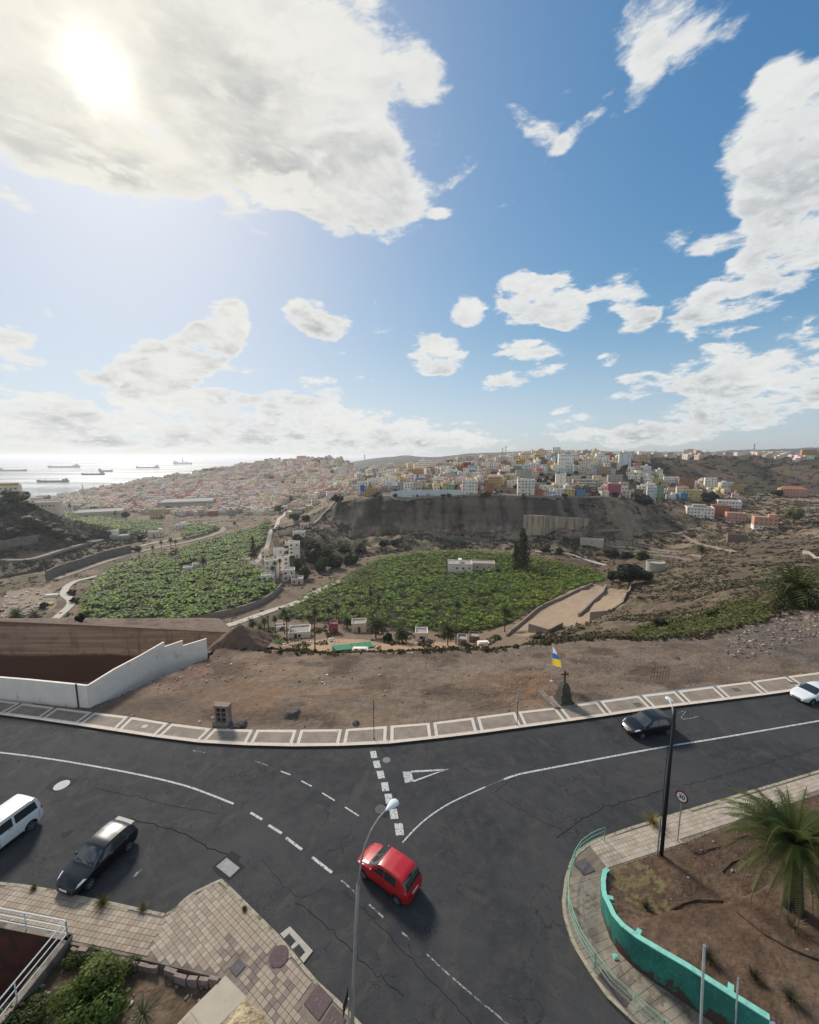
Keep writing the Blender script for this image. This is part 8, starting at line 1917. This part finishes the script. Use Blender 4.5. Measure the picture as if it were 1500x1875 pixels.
dwall('dark terraced wall at the foot of the far left spur', [(-30,1010),(10,1003),(40,998),(70,993)], 6, 1.2, M_gwall)
dwall('grey block wall running between the parts of the left plantation', [(368,1058),(380,1066),(420,1070),(460,1073),(500,1073)], 3.2, .5, M_gwall, z=-58.5)
dwall('low grey wall crossing the near part of the left plantation', [(268,1104),(300,1109),(360,1112),(415,1115)], 2.6, .5, M_gwall, z=-58.5)
dwall('curved brown wall between the left plantation and the dry riverbed', [(340,1146),(420,1130),(470,1114),(500,1096),(516,1078)], 3.0, .8, M_tanw, z=-58.5)
dwall('pale wall edging the big plantation beside the dirt terraces', [(928,1166),(985,1118),(1040,1092),(1085,1072)], 1.6, .5, M_tanw, ymin=120)
dwall('crooked stone wall down the middle of the dirt terraces', [(1110,1076),(1100,1092),(1080,1110),(1060,1130)], 1.8, .8, M_tanw)
dwall('stone wall along the right side of the dirt terraces', [(1155,1075),(1140,1105),(1118,1120),(1080,1137)], 1.8, .6, M_tanw)
dwall('low brick wall at the foot of the dirt terraces', [(968,1158),(1005,1160),(1030,1150)], 2.6, .5, M_gwall)
dwall('pale crumbling wall beside the path at the right edge', [(1470,1014),(1490,1020),(1510,1032)], 1.6, .5, M_conc, ymin=60)
dwall('long tan terrace wall on the slope right of the retaining wall', [(1110,1003),(1180,1003),(1250,1012)], 1.6, .6, M_tanw)
dwall('second tan terrace wall lower on the slope', [(1120,1015),(1190,1018),(1270,1026)], 1.5, .6, M_tanw)
dwall('white handrail wall of the stairs climbing to the cliff town', [(575,960),(590,945),(605,930),(615,918)], 1.6, .6, WM['cream'])
# tan retaining wall on the cliff
M_tan = bpy.data.materials.new('stained_tan_shotcrete'); M_tan.use_nodes = True; nt = M_tan.node_tree; bb = nt.nodes['Principled BSDF']; bb.inputs['Roughness'].default_value = .95
ge = N('ShaderNodeNewGeometry'); sp_ = N('ShaderNodeSeparateXYZ'); L(ge.outputs['Position'], sp_.inputs[0]); st_ = tn(1.0, 6, .65, vec=cmb(M('MULTIPLY', sp_.outputs[0], .28), 0, M('MULTIPLY', sp_.outputs[2], .03)))
L(MIX(MR(st_.outputs['Fac'], .42, .62), (0.52, 0.39, 0.27), (0.24, 0.175, 0.125)), bb.inputs['Base Color'])
tw_ = thing('shotcrete_wall', None, 'tan streaked retaining wall set into the cliff below the town', 'retaining wall')
tops = [(959,944),(975,943),(995,944),(1015,945),(1035,947),(1058,948),(1081,950)]; bots = [974,975,977,978,980,982,974]
pv_ = None
for (px, ty), by in zip(tops, bots):
    Yw = 397 + 3 * math.sin(px * .1); a, b_ = P(px, ty, Yw), P(px, by, Yw)
    if pv_:
        (a0, b0_) = pv_; mb = MB(); mb.obox(a0, a, 2.0, b0_[2] - 3, a0[2], z0b=b_[2] - 3, z1b=a[2]); obj('wall_panel', mb.mesh('wall_panel', M_tan), tw_)
    pv_ = (a, b_)
for px, py, w, h, cl, lb in ((1083,1000,40,12,'beige','low tan tank wall at the foot of the streaked retaining wall'),(1350,992,30,12,'brown','dark brown ruined wall block on the slope above the path')):
    place_house(px, py, w, h, cl, lb, 'ruined_building', d=6, low=-4, storeys=1, dense=0, door=False, cat='ruin')
# stuff in the yard: green tarpaulin, boxes
tz = [hit(612,1192,100), hit(645,1188,100), hit(682,1184,100)]; M_tarp = mat('green_tarpaulin', (0.03, 0.20, 0.11), rough=.6, noise=.2, nscale=1)
mb = MB()
for a, b_ in zip(tz[:-1], tz[1:]): mb.obox(a, b_, 4.5, a[2] - .5, a[2] + 1.2, z0b=b_[2] - .5, z1b=b_[2] + 1.0)
thing('green_tarpaulin', mb.mesh('green_tarpaulin', M_tarp), 'long green tarpaulin stretched over rows in the bare yard', 'tarpaulin')
for k, (px, py, w, cl, lb) in enumerate(((660,1192,30,'white','row of white sacks right of the green tarpaulin'),(885,1180,22,'white','white plastic sheet beside the shacks at the plantation edge'),(95,1092,22,'white','white skip by the bend of the pale track'),(92,1108,10,'yellow','yellow skip on the littered ground'))):
    b_ = hit(px, py, 100); k_ = b_[1] / FPX; W_ = w * k_; mb = MB(); mb.box(-W_ / 2, W_ / 2, -1.2, 1.2, -.3, 1.0); mb.box(-W_ / 2 + .3, W_ / 2 - .5, -.8, .9, 1.0, 1.3)
    thing('covered_stack', mb.mesh('covered_stack', WM[cl]), lb, 'stack', b_, (0, 0, .1 * k))

# ================================================================== masts and pylons
M_lat = mat('pylon_steel', (0.30, 0.30, 0.28), rough=.6, metal=.3)
def pylon(px, py, tpy, label, ymin=150):
    b_ = hit(px, py, ymin); h = P(px, tpy, b_[1])[2] - b_[2]; o = thing('pylon', None, label, 'pylon', b_, (0, 0, .4), 'power pylons on the right slope'); w = h * .11
    for sx, sy in ((-1, -1), (1, -1), (1, 1), (-1, 1)):
        mb = MB(); mb.tube([(sx * w, sy * w, -1), (sx * w * .22, sy * w * .22, h)], .16, 4); obj('leg', mb.mesh('leg', M_lat), o)
    for k in range(9):
        f0, f1 = k / 9, (k + 1) / 9; w0, w1 = w * (1 - .78 * f0), w * (1 - .78 * f1); mb = MB()
        for s_ in (-1, 1): mb.tube([(-w0, s_ * w0, h * f0), (w1, s_ * w1, h * f1)], .09, 3); mb.tube([(w0, s_ * w0, h * f0), (-w1, s_ * w1, h * f1)], .09, 3)
        obj('bracing', mb.mesh('bracing', M_lat), o, kind='stuff')
    for z_, l in ((.78, .17), (.88, .13), (.96, .09)):
        mb = MB(); mb.tube([(-h * l, 0, h * z_), (h * l, 0, h * z_)], .16, 4); obj('cross_arm', mb.mesh('cross_arm', M_lat), o)
pylon(1460, 886, 855, 'lattice pylon on the right hill above the salmon block'); pylon(1477, 952, 922, 'lattice pylon on the lower right slope beside the yellow-green tree')
for px, py, ty, lb in ((926,840,815,'thin antenna mast on the dark mountain ridge behind the town'),(920,840,819,'second thin antenna mast left of the taller one on the mountain ridge'),(668,846,832,'thin antenna mast on the low mountain left of the cliff town'),(1380,834,812,'thin mast standing on the skyline ridge at right'),(154,920,886,'thin crane-like mast by the harbour shore')):
    Y_m = 2600 if py > 838 and px > 600 and px < 1000 else None; b_ = hit(px, py, 150) if Y_m is None else P(px, py, Y_m); tp = P(px, ty, b_[1]); r_ = b_[1] * .0007
    o = thing('antenna_mast', None, lb, 'mast'); mb = MB(); mb.tube([(b_[0], b_[1], b_[2] - 20), (b_[0], b_[1], tp[2])], r_, 5); obj('mast', mb.mesh('mast', M_lat), o)
    for f in (.6, .85):
        z_ = b_[2] + (tp[2] - b_[2]) * f; mb = MB(); mb.tube([(b_[0] - r_ * 3, b_[1], z_), (b_[0] + r_ * 3, b_[1], z_)], r_, 4); obj('crossbar', mb.mesh('crossbar', M_lat), o)

# ================================================================== ships
M_hull = mat('ship_hull_dark', (0.05, 0.055, 0.065), rough=.6); M_sup = mat('ship_superstructure', (0.30, 0.30, 0.30), rough=.6); M_deck = mat('ship_deck', (0.12, 0.08, 0.07), rough=.8)
def ship(px, py, wpx, label, kind_='bulk', flip=False, hf=1.0, hpx=3.0):
    b_ = G(px, py, SEA_Z); k = b_[1] / FPX; Ls = wpx * k; Bm = Ls * .15; hh = hpx * k * hf
    o = thing('cargo_ship', None, label, 'ship', b_, (0, 0, math.pi if flip else 0), 'ships at anchor off the town')
    mb = MB(); pts_ = [(-.5, -.8), (.36, -1), (.5, 0), (.36, 1), (-.5, .8)]; n = 5
    vs = [(x * Ls * .97, y * Bm / 2 * .8, -2) for x, y in pts_] + [(x * Ls, y * Bm / 2, hh) for x, y in pts_]; mb.faces(vs, [(i, (i + 1) % n, (i + 1) % n + n, i + n) for i in range(n)] + [tuple(range(n, 2 * n))]); obj('hull', mb.mesh('hull', M_hull), o)
    mb = MB(); mb.box(-Ls * .46, -Ls * .35, -Bm * .4, Bm * .4, hh, hh + 2.6 * k); obj('bridge', mb.mesh('bridge', M_sup), o); mb = MB(); mb.box(-Ls * .45, -Ls * .42, -Bm * .12, Bm * .12, hh + 2.6 * k, hh + 4.0 * k); obj('funnel', mb.mesh('funnel', M_hull), o)
    mb = MB(); mb.box(Ls * .40, Ls * .46, -Bm * .3, Bm * .3, hh, hh + .9 * k); obj('forecastle', mb.mesh('forecastle', M_hull), o)
    if kind_ == 'crane':
        for f in (-.2, 0, .2):
            mb = MB(); mb.tube([(f * Ls, 0, hh), (f * Ls, 0, hh + 3.0 * k)], .35 * k, 5); obj('crane_post', mb.mesh('crane_post', M_sup), o); mb = MB(); mb.tube([(f * Ls, 0, hh + 1.2 * k), (f * Ls + Ls * .1, 0, hh + 2.8 * k)], .2 * k, 4); obj('boom', mb.mesh('boom', M_sup), o)
    if kind_ == 'drill':
        mb = MB(); mb.tube([(0, 0, hh), (0, 0, hh + 10 * k)], [1.6 * k, .5 * k], 4); obj('derrick', mb.mesh('derrick', M_sup), o)
        for f in (-.25, .2): mb = MB(); mb.box(f * Ls - 1.5 * k, f * Ls + 1.5 * k, -Bm * .3, Bm * .3, hh, hh + 1.6 * k); obj('deck_house', mb.mesh('deck_house', M_sup), o)
    return o
ship(22,863,56,'long low ship at the left edge of the sea','bulk'); ship(116,856.5,58,'long ship with its bridge at the right end, centre of the bay','bulk',flip=True); ship(96,883,58,'nearest big ship with several deck houses off the shore','crane',flip=True,hpx=3.6)
ship(194,864,26,'small ship just behind the ship with cranes','bulk'); ship(170,870,42,'ship with deck cranes in the middle of the bay','crane',flip=True); ship(270,857.5,42,'pale ship right of the middle of the bay','bulk',flip=True,hpx=2.6)
ship(335,850.5,34,'drillship with a tall derrick on the horizon','drill',hpx=3.0)
